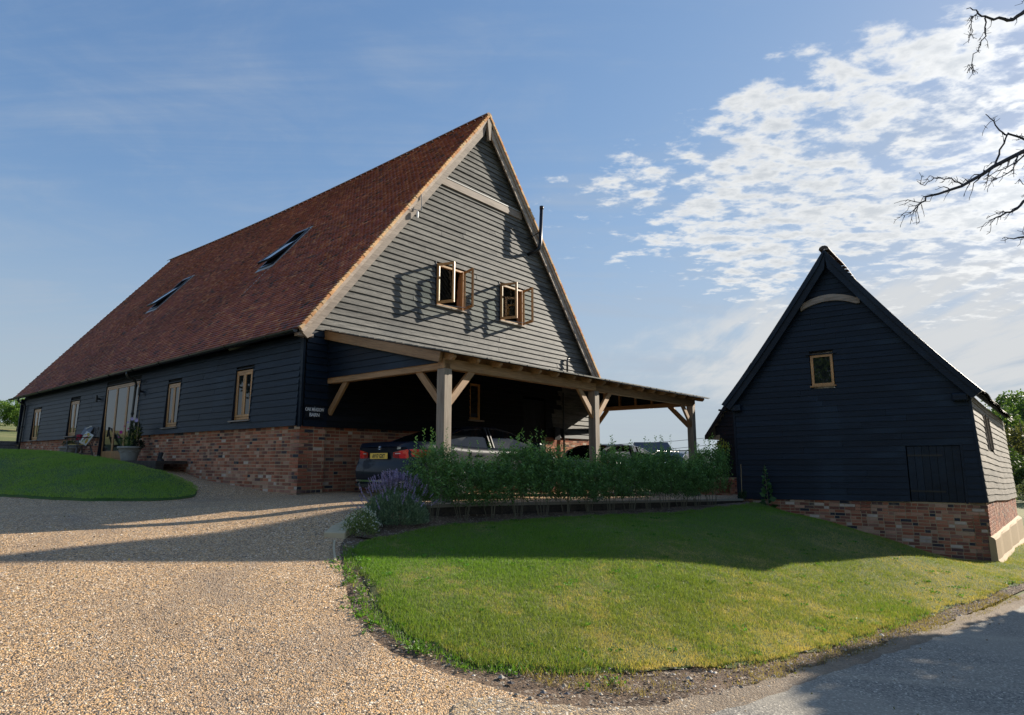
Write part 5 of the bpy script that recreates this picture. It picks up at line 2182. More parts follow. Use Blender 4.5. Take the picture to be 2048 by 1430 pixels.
mb.hexa([WP(-8.12, 4.80, 2.42), WP(-6.35, 4.80, 4.85), WP(-6.35, 4.84, 4.85), WP(-8.12, 4.84, 2.42), WP(-8.12, 4.80, 2.58), WP(-6.35, 4.80, 5.05), WP(-6.35, 4.84, 5.05), WP(-8.12, 4.84, 2.58)])
mb.build('bargeboard', 'inner_board', wing)
mb = MB()
mb.box(*[q for p in zip(WP(-7.85, 4.94, .2), WP(-5.4, 5.1, 1.12)) for q in p])
wpl = mb.build('brick_plinth', 'mortar', wing)
mb = MB()
for r in range(12):
    x = -7.86
    zz = 1.10 - (r + 1) * .075
    k = r % 2
    while x < -5.5:
        Lb = .215 if k % 2 else .105
        mb.tint = BR[rs.randrange(7)][0]
        mb.box(*[q for p in zip(WP(x, 4.925, zz), WP(x + Lb, 4.945, zz + .065)) for q in p])
        x += Lb + .01
        k += 1
mb.build('brick_facing', 'brick', wpl, tinted=True, kind='stuff')

# ================================================================== LOW RETAINING WALL, KERBS, STEPS
lw = thing('retaining_wall', 'low concrete-capped garden wall behind the hedge at the forecourt edge', 'wall', (WALL[2][0], WALL[2][1], .6), 0)


def LWP(x, y, z):
    return (x - WALL[2][0], y - WALL[2][1], z - .6)


for i in range(1, 5):
    a, b = np.array(WALL[i]), np.array(WALL[i + 1])
    L = np.linalg.norm(b - a)
    d = (b - a) / L
    nrm = np.array([-d[1], d[0]])
    nseg = max(1, int(round(L / .9)))
    for k in range(nseg):
        p, q = a + d * (L * k / nseg + .003), a + d * (L * (k + 1) / nseg - .003)
        zp, zq = fcz(*p) + .02, fcz(*q) + .02
        mb = MB()
        w = .12
        mb.hexa([LWP(*(p - nrm * .02), zp - .05), LWP(*(q - nrm * .02), zq - .05), LWP(*(q + nrm * w), zq - .05), LWP(*(p + nrm * w), zp - .05),
                 LWP(*(p - nrm * .02), zp), LWP(*(q - nrm * .02), zq), LWP(*(q + nrm * w), zq), LWP(*(p + nrm * w), zp)])
        mb.build('coping_stone', 'concrete', lw)
        mb = MB()
        mb.hexa([LWP(*p, .2), LWP(*q, .2), LWP(*(q + nrm * .1), .2), LWP(*(p + nrm * .1), .2), LWP(*p, zp - .052), LWP(*q, zq - .052), LWP(*(q + nrm * .1), zq - .052), LWP(*(p + nrm * .1), zp - .052)])
        mb.build('board', 'sleeper', lw)
# sandstone paving at the corner of the drive and thin kerb along the lawn edge
ks = thing('stone_edging', 'pale sandstone edging curving from the lavender down beside the gravel drive', 'kerb', (-2.4, 9.4, .6), 0)
STN = [(-1.72, 10.42), (-2.08, 10.25), (-2.33, 9.92), (-2.47, 9.50), (-2.50, 9.12)]
for i in range(4):
    a, b = np.array(STN[i]), np.array(STN[i + 1])
    d = (b - a) / np.linalg.norm(b - a)
    nrm = np.array([-d[1], d[0]])
    w0 = .30
    mb = MB()
    p, q = a + d * .006, b - d * .006
    za, zb = tz(*p) + .075, tz(*q) + .075
    P = [p - nrm * .12, q - nrm * .12, q + nrm * (w0 - .12), p + nrm * (w0 - .12)]
    mb.hexa([(x + 2.4, y - 9.4, zz - .15 - .6) for (x, y), zz in zip(P, (za, zb, zb, za))] + [(x + 2.4, y - 9.4, zz - .6) for (x, y), zz in zip(P, (za, zb, zb, za))])
    bevel(mb.build('slab', 'sandstone', ks), .012)
KB = [(-2.42, 8.98), (-2.33, 8.62), (-2.21, 8.22), (-2.09, 7.84), (-1.97, 7.45), (-1.86, 7.1), (-1.74, 6.78), (-1.63, 6.48)]
for i in range(3):
    a, b = np.array(KB[i]), np.array(KB[i + 1])
    n = 1
    d = (b - a) / np.linalg.norm(b - a)
    nrm = np.array([-d[1], d[0]])
    mb = MB()
    p, q = a + d * .004, b - d * .004
    dl = .026
    P = [p - nrm * .014, q - nrm * .014, q + nrm * .014, p + nrm * .014]
    mb.hexa([(x + 2.4, y - 9.4, tz(x, y) - .1 - .6) for x, y in P] + [(x + 2.4, y - 9.4, tz(x, y) + dl - .6) for x, y in P])
    mb.build('kerb_stone', 'sandstone', ks)

# timber deck edge before the glazed door, and one by the far corner
st = thing('timber_step', 'long dark timber sleeper step in front of the glazed door', 'step', (*BW(-.5, 8.5), 1.5), R(50))
for (y0, y1) in ((-3.35, .1), (.11, 3.6)):
    mb = MB()
    mb.box(-.32, -.12, y0, y1, -.12, .195)
    bevel(mb.build('sleeper', 'sleeper', st), .012)
    for k in range(3):
        mb = MB()
        mb.box(-.115 + k * .19, -.115 + k * .19 + .184, y0, y1, .12, .19)
        mb.build('deck_board', 'sleeper', st)
s2 = thing('sleeper_edging', 'dark timber sleeper laid along the lawn at the far end of the barn', 'edging', (*BW(-.9, 17), 1.85), R(50))
for (y0, y1) in ((-3.3, .6), (.62, 4.6)):
    mb = MB()
    mb.box(-.1, .1, y0, y1, -.2, .05)
    bevel(mb.build('sleeper', 'sleeper', s2), .012)
pb = thing('raised_bed', 'weathered timber raised planter at the far corner of the large barn', 'planter', (*BW(-.45, 22.35), 1.95), R(50))
for k in range(3):
    mb = MB()
    mb.box(-.5, .5, -.6, .6, .005 + k * .19, .185 + k * .19)
    bevel(mb.build('timber', 'grey_wood', pb), .012)
lb = thing('brick_garden_wall', 'low red brick garden wall beyond the timber planter at far left', 'wall', (*BW(-1.7, 23.2), 1.9), R(50))
mb = MB()
mb.box(-1.6, .75, 0, .2, -.3, .60)
core_ = mb.build('wall', 'mortar', lb)
for r in range(8):
    x = -1.62
    k = r % 2
    while x < .72:
        Lb = .215 if k % 2 else .105
        o = link('brick', brick_mesh(Lb, random.choice([0, 1, 2, 3, 5, 9])), lb)
        o.location = (x, -.006, r * .075)
        x += Lb + .01
        k += 1

# ================================================================== CARS


def make_car(name, label, loc, rotz, paint_m, L=4.94, W=1.868, prof=None, kind='saloon', plate=None, group=None):
    car = thing(name, label, 'car', loc, rotz, group)
    hw = W / 2
    if kind == 'saloon':
        deck = [(0.0, .99), (.10, 1.085), (.5, 1.10), (.8, 1.09), (1.5, 1.02), (3.4, .98), (3.7, .99), (4.3, .93), (4.75, .78), (4.94, .62)]
        cab = [(.72, 1.09, 1.09), (1.15, 1.03, 1.27), (1.65, 1.0, 1.415), (2.2, .99, 1.465), (2.7, .985, 1.465), (3.15, .98, 1.40), (3.6, .98, 1.20), (3.95, .985, .99)]
    elif kind == 'hatch':
        deck = [(0.0, .95), (.10, 1.0), (.5, 1.02), (.8, 1.0), (1.5, 1.0), (3.0, .98), (3.2, .98), (3.7, .93), (4.1, .80), (4.3, .62)]
        cab = [(.12, 1.0, 1.0), (.35, 1.0, 1.30), (.7, 1.0, 1.42), (1.4, .99, 1.46), (2.1, .99, 1.45), (2.5, .98, 1.38), (2.95, .98, 1.18), (3.35, .97, .97)]
    else:
        deck = [(0.0, 1.02), (.08, 1.08), (.5, 1.08), (.8, 1.06), (1.5, 1.05), (3.2, 1.04), (3.3, 1.04), (3.9, .99), (4.35, .84), (4.55, .66)]
        cab = [(.08, 1.08, 1.08), (.25, 1.06, 1.38), (.55, 1.05, 1.50), (1.3, 1.05, 1.54), (2.1, 1.05, 1.53), (2.6, 1.04, 1.45), (3.05, 1.04, 1.25), (3.45, 1.03, 1.03)]
    LL = deck[-1][0]

    def dz(x):
        return float(np.interp(x, [p[0] for p in deck], [p[1] for p in deck]))

    def plan(x):      # half width factor
        r = 1 - .17 * max(0, (0.42 - x) / .42) ** 2.2
        f = 1 - .24 * max(0, (x - (LL - .85)) / .85) ** 2.2
        return min(r, f)
    # rows of the side: (height fraction between sill and shoulder, width factor)
    side = [(.22, .90), (.30, .955), (.42, .985), (.56, 1.0), (.70, .995), (.80, .975), (.88, .985), (.94, .965), (1.0, .90)]
    xs = [0, .04, .10, .2, .32, .45, .62, .80, 1.0, 1.3, 1.7, 2.2, 2.8, 3.3, 3.7, LL - .95, LL - .7, LL - .5, LL - .32, LL - .18, LL - .07, LL]
    xs = sorted(set(round(x, 3) for x in xs))

    def rear_x(h):    # how far the tail stands in at a height
        if h < .30:
            return .10
        if h < .62:
            return .0
        if h < .74:
            return .035
        if h < .80:
            return .075
        return .06 - .03 * (h > .97)

    body = MB()
    hx = side
    stations = []
    for x in xs:
        top = dz(x)
        row = []
        for k, (hf, wf) in enumerate(hx):
            h = .22 + (top - .22) * (hf - .22) / .78 if hf > .22 else .22
            wv = hw * plan(x) * wf
            xx = x
            if x < .5:
                xx = x + rear_x(h) * (1 - x / .5)
            if x > LL - .5:
                t = (x - (LL - .5)) / .5
                xx = x - t * (.10 if h < .3 else (.0 if h < .5 else (.12 * (h - .5) / .3)))
            row.append((xx, wv, h))
        xc = row[-1][0]
        row.append((xc + .0, hw * plan(x) * .55, top + .012))
        row.append((xc + .0, 0, top + .018))
        stations.append(row)
    nrow = len(stations[0])
    for sgn in (1, -1):
        rows = [[(x, y * sgn, z) for x, y, z in r] for r in stations]
        body.grid([r if sgn < 0 else list(reversed(r)) for r in rows])
        # end caps
        for rr, rev in ((rows[0], 0), (rows[-1], 1)):
            cols = []
            for q in np.linspace(1, 0, 6):
                cols.append([(x - (.075 * (1 - q * q)) * (1 if not rev else -1), y * q, z) for x, y, z in rr[:9]])
            body.grid(cols if (sgn > 0) == (not rev) else [list(reversed(c)) for c in cols])
    # underside
    body.poly([(.2, -hw * .8, .23), (.2, hw * .8, .23), (LL - .2, hw * .8, .23), (LL - .2, -hw * .8, .23)])
    bo = body.build('body', paint_m, car, smooth=True)
    bo.data.polygons.foreach_set('use_smooth', [True] * len(bo.data.polygons))
    # glasshouse
    gh = MB()
    rf = MB()
    rows = []
    n = len(cab)
    for i, (x, zb, zt) in enumerate(cab):
        t = (zt - zb) / .48
        wb = hw * .88
        wt = hw * (.88 - .27 * max(0, t))
        if i in (0, n - 1):
            wt = hw * .86
        zm = zb + (zt - zb) * .9
        rows.append([(x, wb, zb - .03), (x, wb - (wb - wt) * .55, zb + (zt - zb) * .55), (x, wt, zm), (x, wt * .86, zt - .005), (x, wt * .5, zt + .012 * (t > .5)), (x, 0, zt + .018 * (t > .5))])
    roof_i = [i for i in range(n) if cab[i][2] - cab[i][1] > .38]
    for sgn in (1, -1):
        for i in range(n - 1):
            a = [(x, y * sgn, z) for x, y, z in rows[i]]
            b = [(x, y * sgn, z) for x, y, z in rows[i + 1]]
            for k in range(5):
                q = [a[k], b[k], b[k + 1], a[k + 1]]
                if sgn > 0:
                    q = list(reversed(q))
                is_roof = (k >= 2 and (i in roof_i and i + 1 in roof_i)) or (k == 2)
                (rf if is_roof else gh).poly(q)
    gh.build('glazing', 'car_glass', car, smooth=False)
    rf.build('roof', paint_m, car, smooth=True)
    # chrome line round the side windows, pillars
    for sgn in (1, -1):
        tr = MB()
        pts = [(r[2][0], (r[2][1] + .006) * sgn, r[2][2]) for r in rows[1:]]
        tr.tube(pts, .009, 5)
        tr.tube([(cab[1][0] - .2, hw * .895 * sgn, cab[1][1] + .0), (cab[3][0], hw * .905 * sgn, cab[3][1] - .012), (cab[-1][0] - .15, hw * .90 * sgn, cab[-1][1] - .005)], .009, 5)
        tr.build('window_trim', 'chrome', car)
        for xi in (.47, .50):
            x = cab[0][0] + (cab[-1][0] - cab[0][0]) * xi
            zt = float(np.interp(x, [c[0] for c in cab], [c[2] for c in cab]))
            p = MB()
            p.bar((x, (hw * .885) * sgn, 1.0), (x + .03, (hw * .655) * sgn, zt - .04), .03, .05, up=(0, sgn, .3))
            p.build('door_pillar', 'trim_black', car)
        mr = MB()
        xm = cab[-2][0] - .02
        mr.hexa([(xm, (hw * .9) * sgn, .99), (xm + .18, (hw * .9) * sgn, .99), (xm + .12, (hw + .17) * sgn, 1.0), (xm, (hw + .17) * sgn, 1.0), (xm, (hw * .9) * sgn, 1.13), (xm + .18, (hw * .9) * sgn, 1.10), (xm + .12, (hw + .17) * sgn, 1.10), (xm, (hw + .17) * sgn, 1.14)])
        bevel(mr.build('door_mirror', paint_m, car), .02)
        # door shut lines and handles
        for x in (1.55, 2.55, 3.45):
            d = MB()
            zt_ = dz(x) - .06
            d.box(x, x + .012, (hw * .98) * sgn - .004, (hw * 1.0) * sgn + .001, .32, zt_ - .05)
            d.build('shut_line', 'trim_black', car)
        for x in (1.75, 2.72):
            d = MB()
            d.box(x, x + .2, (hw * .975) * sgn - .01, (hw * .985) * sgn + .02 * sgn, .845, .87)
            d.build('door_handle', paint_m, car)
    # wheels
    for x in (LL * .225, LL * .825):
        for sgn in (1, -1):
            arch = MB()
            for k in range(12):
                a0, a1 = math.pi * k / 12, math.pi * (k + 1) / 12
                arch.poly([(x + .365 * math.cos(a), (hw * 1.005) * sgn, .33 + .365 * math.sin(a)) for a in (a0, a1)] + [(x, (hw * 1.005) * sgn, .30)])
            arch.build('wheel_arch', 'trim_black', car)
            wh = MB()
            wh.lathe([(.20, -.11), (.30, -.115), (.325, -.08), (.33, 0), (.325, .08), (.30, .115), (.22, .12)], 28)
            w = wh.build('wheel', 'tyre', car, smooth=True)
            w.location = (x, (hw * 1.0 - .085) * sgn, .33)
            w.rotation_euler = (R(90), 0, 0)
            rim = MB()
            zf = .122 * -sgn
            rim.lathe([(.0, zf * .8), (.05, zf), (.06, zf * .7), (.195, zf * .35), (.215, zf), (.232, zf * 1.0), (.232, zf * .7)], 24)
            for k in range(10):
                a = 2 * math.pi * k / 10
                rim.bar((.04 * math.cos(a), .04 * math.sin(a), zf * .95), (.215 * math.cos(a), .215 * math.sin(a), zf * .95), .028, .02)
            rim.build('rim', 'alloy', w)
    # tail lamps
    for sgn in (1, -1):
        lampo = MB()
        # wrap-around lens following the tail
        def surf(s, h):       # s: 0 centre .. along the tail and round the corner
            if s < .80:
                q = s / .80
                y = hw * .83 * q * .97
                x = rear_x(h) - .075 * (1 - q * q)
                return (x - .014, y * sgn, h)
            t = (s - .80)
            x = t
            wv = hw * plan(min(x, .6)) * 1.0
            return (x + rear_x(h) * max(0, 1 - x / .5) + .01, (wv + .008) * sgn, h)
        hi = lambda s: float(np.interp(s, [.40, .52, .80, 1.05, 1.35], [.895, .915, .955, .945, .905]))
        lo = lambda s: float(np.interp(s, [.40, .52, .80, 1.05, 1.35], [.80, .785, .785, .82, .875]))
        for (s0, s1, m_) in ((.40, .555, 'lamp_dark_red'), (.560, 1.32, 'lamp_red')):
            lm = MB()
            ss = np.linspace(s0, s1, 9)
            rows2 = [[surf(s, lo(s) + (hi(s) - lo(s)) * q) for q in (0, .5, 1)] for s in ss]
            lm.grid(rows2 if sgn < 0 else [list(reversed(r)) for r in rows2])
            lm.build('tail_lamp', m_, car, smooth=True)
        lm = MB()
        rows2 = [[surf(s, .865 + .018 * q + .02 * (s - .5)) for q in (0, 1)] for s in np.linspace(.46, .60, 4)]
        rows2 = [[(x - .004, y, z) for x, y, z in r] for r in rows2]
        lm.grid(rows2 if sgn < 0 else [list(reversed(r)) for r in rows2])
        lm.build('lamp_lens', 'lamp_clear', car)
        lm = MB()
        lm.box(.012, .02, .50 * sgn - .13, .50 * sgn + .13, .385, .41)
        lm.build('reflector', 'lamp_red', car)
        lm = MB()
        lm.tube([(-.03 + .0, .60 * sgn, .27), (.12, .60 * sgn, .27)], .045, 12)
        lm.build('exhaust_pipe', 'chrome', car)
    for (zz, z2, m_) in ((.34, .375, 'chrome'), (.24, .30, 'trim_black')):
        t = MB()
        t.grid([[(-.082 + .075 * (q * q) - .004, hw * .80 * q, zz), (-.082 + .075 * (q * q) - .004, hw * .80 * q, z2)] for q in np.linspace(1, -1, 13)])
        t.build('bumper_trim', m_, car)
    # crease under the boot lid, lip spoiler
    t = MB()
    t.grid([[(-.06 + .075 * (q * q) + .055, hw * .78 * q, .755), (-.06 + .075 * (q * q) + .052, hw * .78 * q, .775)] for q in np.linspace(1, -1, 13)])
    t.build('boot_shut_line', 'trim_black', car)
    if plate:
        pl_ = MB()
        pl_.box(-.052, -.042, -.26, .26, .775, .886)
        po = pl_.build('number_plate', 'plate_yellow', car)
        cu = bpy.data.curves.new('lettering', 'FONT')
        cu.body = plate
        cu.size = .112
        cu.align_x = 'CENTER'
        cu.offset = .0022
        cu.extrude = .001
        cu.materials.append(MATS['plate_ink'])
        o = text_mesh(cu, po)
        o.location = (-.054, 0, .793)
        o.rotation_euler = (R(90), 0, R(-90))
        o.scale = (.74, .92, 1)
        ring = MB()
        ring.lathe([(.0, .004), (.036, .004), (.041, 0)], 20)
        bd = ring.build('badge', 'trim_black', car)
        bd.location = (-.028, 0, .985)
        bd.rotation_euler = (0, R(-90), 0)
        for k in range(4):
            q = MB()
            c0 = [(0, 0, .006)] + [(.028 * math.cos(a), .028 * math.sin(a), .006) for a in np.linspace(k * math.pi / 2, (k + 1) * math.pi / 2, 6)]
            q.poly(c0)
            q.build('badge_quarter', 'badge_blue' if k % 2 else 'white_paint', bd)
        q = MB()
        q.tube([(.037 * math.cos(a), .037 * math.sin(a), .006) for a in np.linspace(0, 2 * math.pi, 21)], .003, 5)
        q.build('badge_ring', 'chrome', bd)
        cu = bpy.data.curves.new('lettering', 'FONT')
        cu.body = '520d'
        cu.size = .055
        cu.offset = .001
        cu.align_x = 'CENTER'
        cu.extrude = .002
        cu.materials.append(MATS['chrome'])
        o = text_mesh(cu, car)
        o.location = (.0, -.53, .958)
        o.rotation_euler = (R(90), 0, R(-90))
        an = MB()
        an.hexa([(1.55, -.025, 1.40), (1.75, -.03, 1.43), (1.75, .03, 1.43), (1.55, .025, 1.40), (1.545, -.004, 1.475), (1.66, -.01, 1.46), (1.66, .01, 1.46), (1.545, .004, 1.475)])
        an.build('roof_antenna', 'car_paint_dark', car)
    # head lamps
    for sgn in (1, -1):
        h_ = MB()
        h_.hexa([(LL - .42, .50 * sgn, .62), (LL - .10, .50 * sgn, .60), (LL - .35, .80 * sgn, .64), (LL - .62, .84 * sgn, .66), (LL - .42, .50 * sgn, .74), (LL - .18, .50 * sgn, .72), (LL - .40, .80 * sgn, .76), (LL - .70, .86 * sgn, .78)])
        h_.build('headlight', 'chrome', car)
    return car


cx_, cy_ = BW(.36, -2.28)
make_car('parked_saloon', 'dark navy saloon car parked under the carport with red tail lamps towards the viewer', (cx_, cy_, .955), R(50), 'car_paint_dark', kind='saloon', plate='AV17 GXT')
cx_, cy_ = BW(7.1, -2.3)
make_car('parked_hatchback', 'silver hatchback parked in the second carport bay behind the hedge', (cx_, cy_, .70), R(50), 'car_paint_silver', kind='hatch', W=1.80)
cx_, cy_ = BW(13.6, -1.5)
c3 = make_car('parked_estate', 'blue grey car with roof rails parked between the carport and the small barn', (cx_, cy_, .46), R(50), 'car_paint_blue', kind='suv', W=1.84)
for s in (1, -1):
    mb = MB()
    mb.tube([(.55, .58 * s, 1.50), (.75, .60 * s, 1.60), (2.5, .60 * s, 1.58), (2.75, .58 * s, 1.45)], .014, 6)
    mb.build('roof_rail', 'black_metal', c3)
for x in (.95, 1.65, 2.3):
    mb = MB()
    mb.tube([(x, -.6, 1.6), (x, .6, 1.6)], .012, 6)
    mb.build('rack_bar', 'black_metal', c3)

# ================================================================== PLANTING


def shoot_leaves(rng, base, n, length, size, out=0.2):
    """leaves along an upright shoot"""
    P, D = [], []
    d = np.array([rng.normal() * out, rng.normal() * out, 1.0])
    d /= np.linalg.norm(d)
    for i in range(n):
        t = (i + .5) / n
        a = i * 2.4
        p = base + d * length * t + np.array([math.cos(a), math.sin(a), .3]) * size * .45
        P.append(p)
        D.append(np.array([math.cos(a), math.sin(a), .55]))
    return P, D


def hedge_mesh(seed, rx, ry, z0, z1, nshoot, size, dark, light, tip):
    rng = np.random.default_rng(seed)
    P, D, C = [], [], []
    for k in range(nshoot):
        a = rng.uniform(0, 2 * math.pi)
        r = math.sqrt(rng.uniform(0, 1))
        zz = z0 + (z1 - z0) * rng.beta(1.5, 1.35)
        t = (zz - z0) / (z1 - z0)
        prof = (.62 + .50 * math.sin(math.pi * min(1, t * .85 + .12))) * (1 + .35 * noise.noise(Vector((math.cos(a) * 1.5 + seed, math.sin(a) * 1.5, zz * 3))))
        x, y = r * rx * math.cos(a) * prof, r * ry * math.sin(a) * prof
        ln = rng.uniform(.12, .22)
        n = int(ln / size * 1.9)
        lean = np.array([math.cos(a) * r * .5, math.sin(a) * r * .5, 1.0])
        lean /= np.linalg.norm(lean)
        q = rng.uniform(.7, 1.25)
        for i in range(n):
            tt = (i + .5) / n
            b = i * 2.4 + k
            P.append(np.array([x, y, zz]) + lean * ln * tt + np.array([math.cos(b), math.sin(b), .2]) * size * .4)
            D.append((math.cos(b), math.sin(b), .5))
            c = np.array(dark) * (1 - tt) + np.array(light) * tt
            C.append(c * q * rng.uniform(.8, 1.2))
    # long top shoots
    for k in range(11):
        x, y = rng.normal() * rx * .5, rng.normal() * ry * .4
        base = np.array([x, y, z1 - .05])
        ln = rng.uniform(.18, .55)
        p, d = shoot_leaves(rng, base, int(ln / size * 2.1), ln, size * .9, .10)
        P += p
        D += d
        C += [np.array(tip) * rng.uniform(.75, 1.2) for _ in p]
    P, D, C = np.array(P), np.array(D), np.array(C)
    return np_mesh('foliage', leaf_quads(P, size, .3, .5, rng, dirs=D), 4, 'leaf', C)


HM = [hedge_mesh(40 + i, .44, .34, .24, 1.08, 800, .048, (.065, .13, .045), (.15, .28, .09), (.24, .40, .11)) for i in range(5)]
SMS = []
for i in range(3):
    rng = random.Random(i)
    mb = MB()
    for k in range(6):
        x, y = rng.uniform(-.18, .18), rng.uniform(-.08, .08)
        mb.tube([(x * .5, y * .5, -.05), (x, y, .3), (x * 1.5 + rng.uniform(-.08, .08), y * 1.6, .85)], [.007, .006, .003], 5, False)
    SMS.append(mb.mesh('stem', 'stem'))
hp = [(-1.35, 10.28), (-.15, 11.38), (1.95, 13.08), (4.95, 15.62)]
seg = []
for a, b in zip(hp, hp[1:]):
    seg.append((np.array(a), np.array(b), math.dist(a, b)))
tot = sum(s[2] for s in seg)
NH = 14
for i in range(NH):
    t = tot * (i + .25) / (NH - .3)
    for a, b, l in seg:
        if t <= l:
            break
        t -= l
    p = a + (b - a) * min(t / l, 1)
    hl = 'leafy green shrub with bare lower stems in the row before the low wall'
    if i == 0:
        hl = 'hedge shrub at the left end of the row, right beside the lavender'
    if i == NH - 1:
        hl = 'hedge shrub at the right end of the row, nearest the potted shrub'
    g = thing('hedge_shrub', hl, 'shrub', (p[0], p[1], tz(*p)), random.uniform(-.5, .5) + R(42), 'hedge shrubs along the low wall')
    link('foliage', HM[i % 5], g)
    link('stem', SMS[i % 3], g)
    sc = random.uniform(.76, 1.06)
    g.scale = (random.uniform(.85, 1.12), random.uniform(.85, 1.1), sc * (1.0 if i < 3 else .97 + .01 * i))


def lavender():
    rng = np.random.default_rng(5)
    g = thing('lavender_bush', 'large grey-green lavender bush with purple flower spikes at the drive corner', 'bush', (-1.80, 10.02, tz(-1.8, 10.02) - .02))
    g.scale = (1.05, 1.05, .98)
    n = 15000
    d = rng.normal(size=(n, 3))
    d[:, 2] = np.abs(d[:, 2]) + .05
    d /= np.linalg.norm(d, axis=1)[:, None]
    r = rng.uniform(.45, 1, n) ** .5
    P = d * r[:, None] * np.array([.50, .42, .52])
    P[:, 2] += .02
    lump = np.array([noise.noise(Vector((p[0] * 7, p[1] * 7, p[2] * 7))) for p in P])
    P *= (1 + .12 * lump)[:, None]
    C = leaf_tints(n, (.11, .17, .11), (.27, .35, .25), rng)
    link('foliage', np_mesh('foliage', leaf_quads(P, .050, .1, .26, rng, dirs=d + np.array([0, 0, .8])), 4, 'leaf', C), g)
    # stalks and spikes
    sv, st_, fv, fc = [], [], [], []
    for k in range(300):
        a = rng.uniform(0, 6.28)
        th = abs(rng.normal()) * .55
        th = min(th, 1.25)
        dd = np.array([math.sin(th) * math.cos(a), math.sin(th) * math.sin(a), math.cos(th)])
        b0 = dd * np.array([.46, .40, .46])
        ln = rng.uniform(.14, .30)
        tip = b0 + (dd * .7 + np.array([0, 0, .45])) * ln
        w = np.cross(dd, (0.3, .9, .1))
        w /= np.linalg.norm(w)
        sv += [b0 - w * .0025, b0 + w * .0025, tip]
        st_.append((.13, .20, .09))
        ax = (tip - b0) / np.linalg.norm(tip - b0)
        nf = 9
        for q in range(nf):
            c = tip + ax * (q - 3) * .011
            for s in range(3):
                fv.append(c)
                fc.append(ax)
    link('stem', np_mesh('stem', np.array(sv), 3, 'leaf', np.array(st_)), g)
    F = np.array(fv) + rng.normal(size=(len(fv), 3)) * .004
    T = np.array([.33, .27, .50]) * rng.uniform(.55, 1.25, len(F))[:, None]
    link('flower_spike', np_mesh('flower_spike', leaf_quads(F, .020, .1, .6, rng), 4, 'leaf', T), g)


lavender()


def small_shrub():
    rng = np.random.default_rng(6)
    g = thing('flowering_shrub', 'small pale shrub dotted with white flowers beside the stone edging', 'shrub', (-2.16, 9.38, tz(-2.16, 9.38)))
    n = 2600
    d = rng.normal(size=(n, 3))
    d[:, 2] = np.abs(d[:, 2])
    d /= np.linalg.norm(d, axis=1)[:, None]
    P = d * (rng.uniform(.2, 1, n) ** .5)[:, None] * np.array([.29, .26, .36])
    C = leaf_tints(n, (.08, .13, .045), (.27, .32, .13), rng)
    link('foliage', np_mesh('foliage', leaf_quads(P, .034, .1, .3, rng, dirs=d + np.array([0, 0, .9])), 4, 'leaf', C), g)
    n = 170
    d = rng.normal(size=(n, 3))
    d[:, 2] = np.abs(d[:, 2]) + .3
    d /= np.linalg.norm(d, axis=1)[:, None]
    P = d * np.array([.30, .27, .38]) * rng.uniform(.92, 1.08, n)[:, None]
    P = np.repeat(P, 3, 0) + rng.normal(size=(n * 3, 3)) * .005
    link('flower', np_mesh('flower', leaf_quads(P, .019, .0, .9, rng), 4, 'leaf', np.full((n * 3, 3), .55)), g, kind='stuff')


small_shrub()


def blob_plant(name, label, cat, loc, parts, group=None):
    g = thing(name, label, cat, loc, group=group)
    for (nm, n, c, r, size, asp, dark, light, seed) in parts:
        rng = np.random.default_rng(seed)
        d = rng.normal(size=(n, 3))
        d /= np.linalg.norm(d, axis=1)[:, None]
        P = d * (rng.uniform(.1, 1, n) ** .5)[:, None] * np.array(r) + np.array(c)
        lump = np.array([noise.noise(Vector((p[0] * 6 + seed, p[1] * 6, p[2] * 6))) for p in P])
        P += d * (lump * .25 * min(r))[:, None]
        link(nm, np_mesh(nm, leaf_quads(P, size, .2, asp, rng, dirs=d * .5 + np.array([0, 0, .6])), 4, 'leaf', leaf_tints(n, dark, light, rng)), g)
    return g


def stone_pot(g, s=1.0, m='stone_pot'):
    mb = MB()
    mb.lathe([(0, 0), (.19 * s, 0), (.20 * s, .02 * s), (.215 * s, .10 * s), (.25 * s, .24 * s), (.285 * s, .34 * s), (.31 * s, .345 * s), (.32 * s, .36 * s), (.32 * s, .40 * s), (.29 * s, .405 * s), (.27 * s, .37 * s), (0, .36 * s)], 28)
    mb.build('pot', m, g, smooth=True)
    mb = MB()
    for k in range(8):
        a0 = 2 * math.pi * k / 8
        pts = []
        for q in range(7):
            a = a0 + (2 * math.pi / 8) * q / 6
            zz = .29 - .05 * math.sin(math.pi * q / 6)
            r = .25 + (zz - .24) * .35 + .008
            pts.append((r * s * math.cos(a), r * s * math.sin(a), zz * s))
        mb.tube(pts, .011 * s, 5)
    mb.build('garland', m, g)


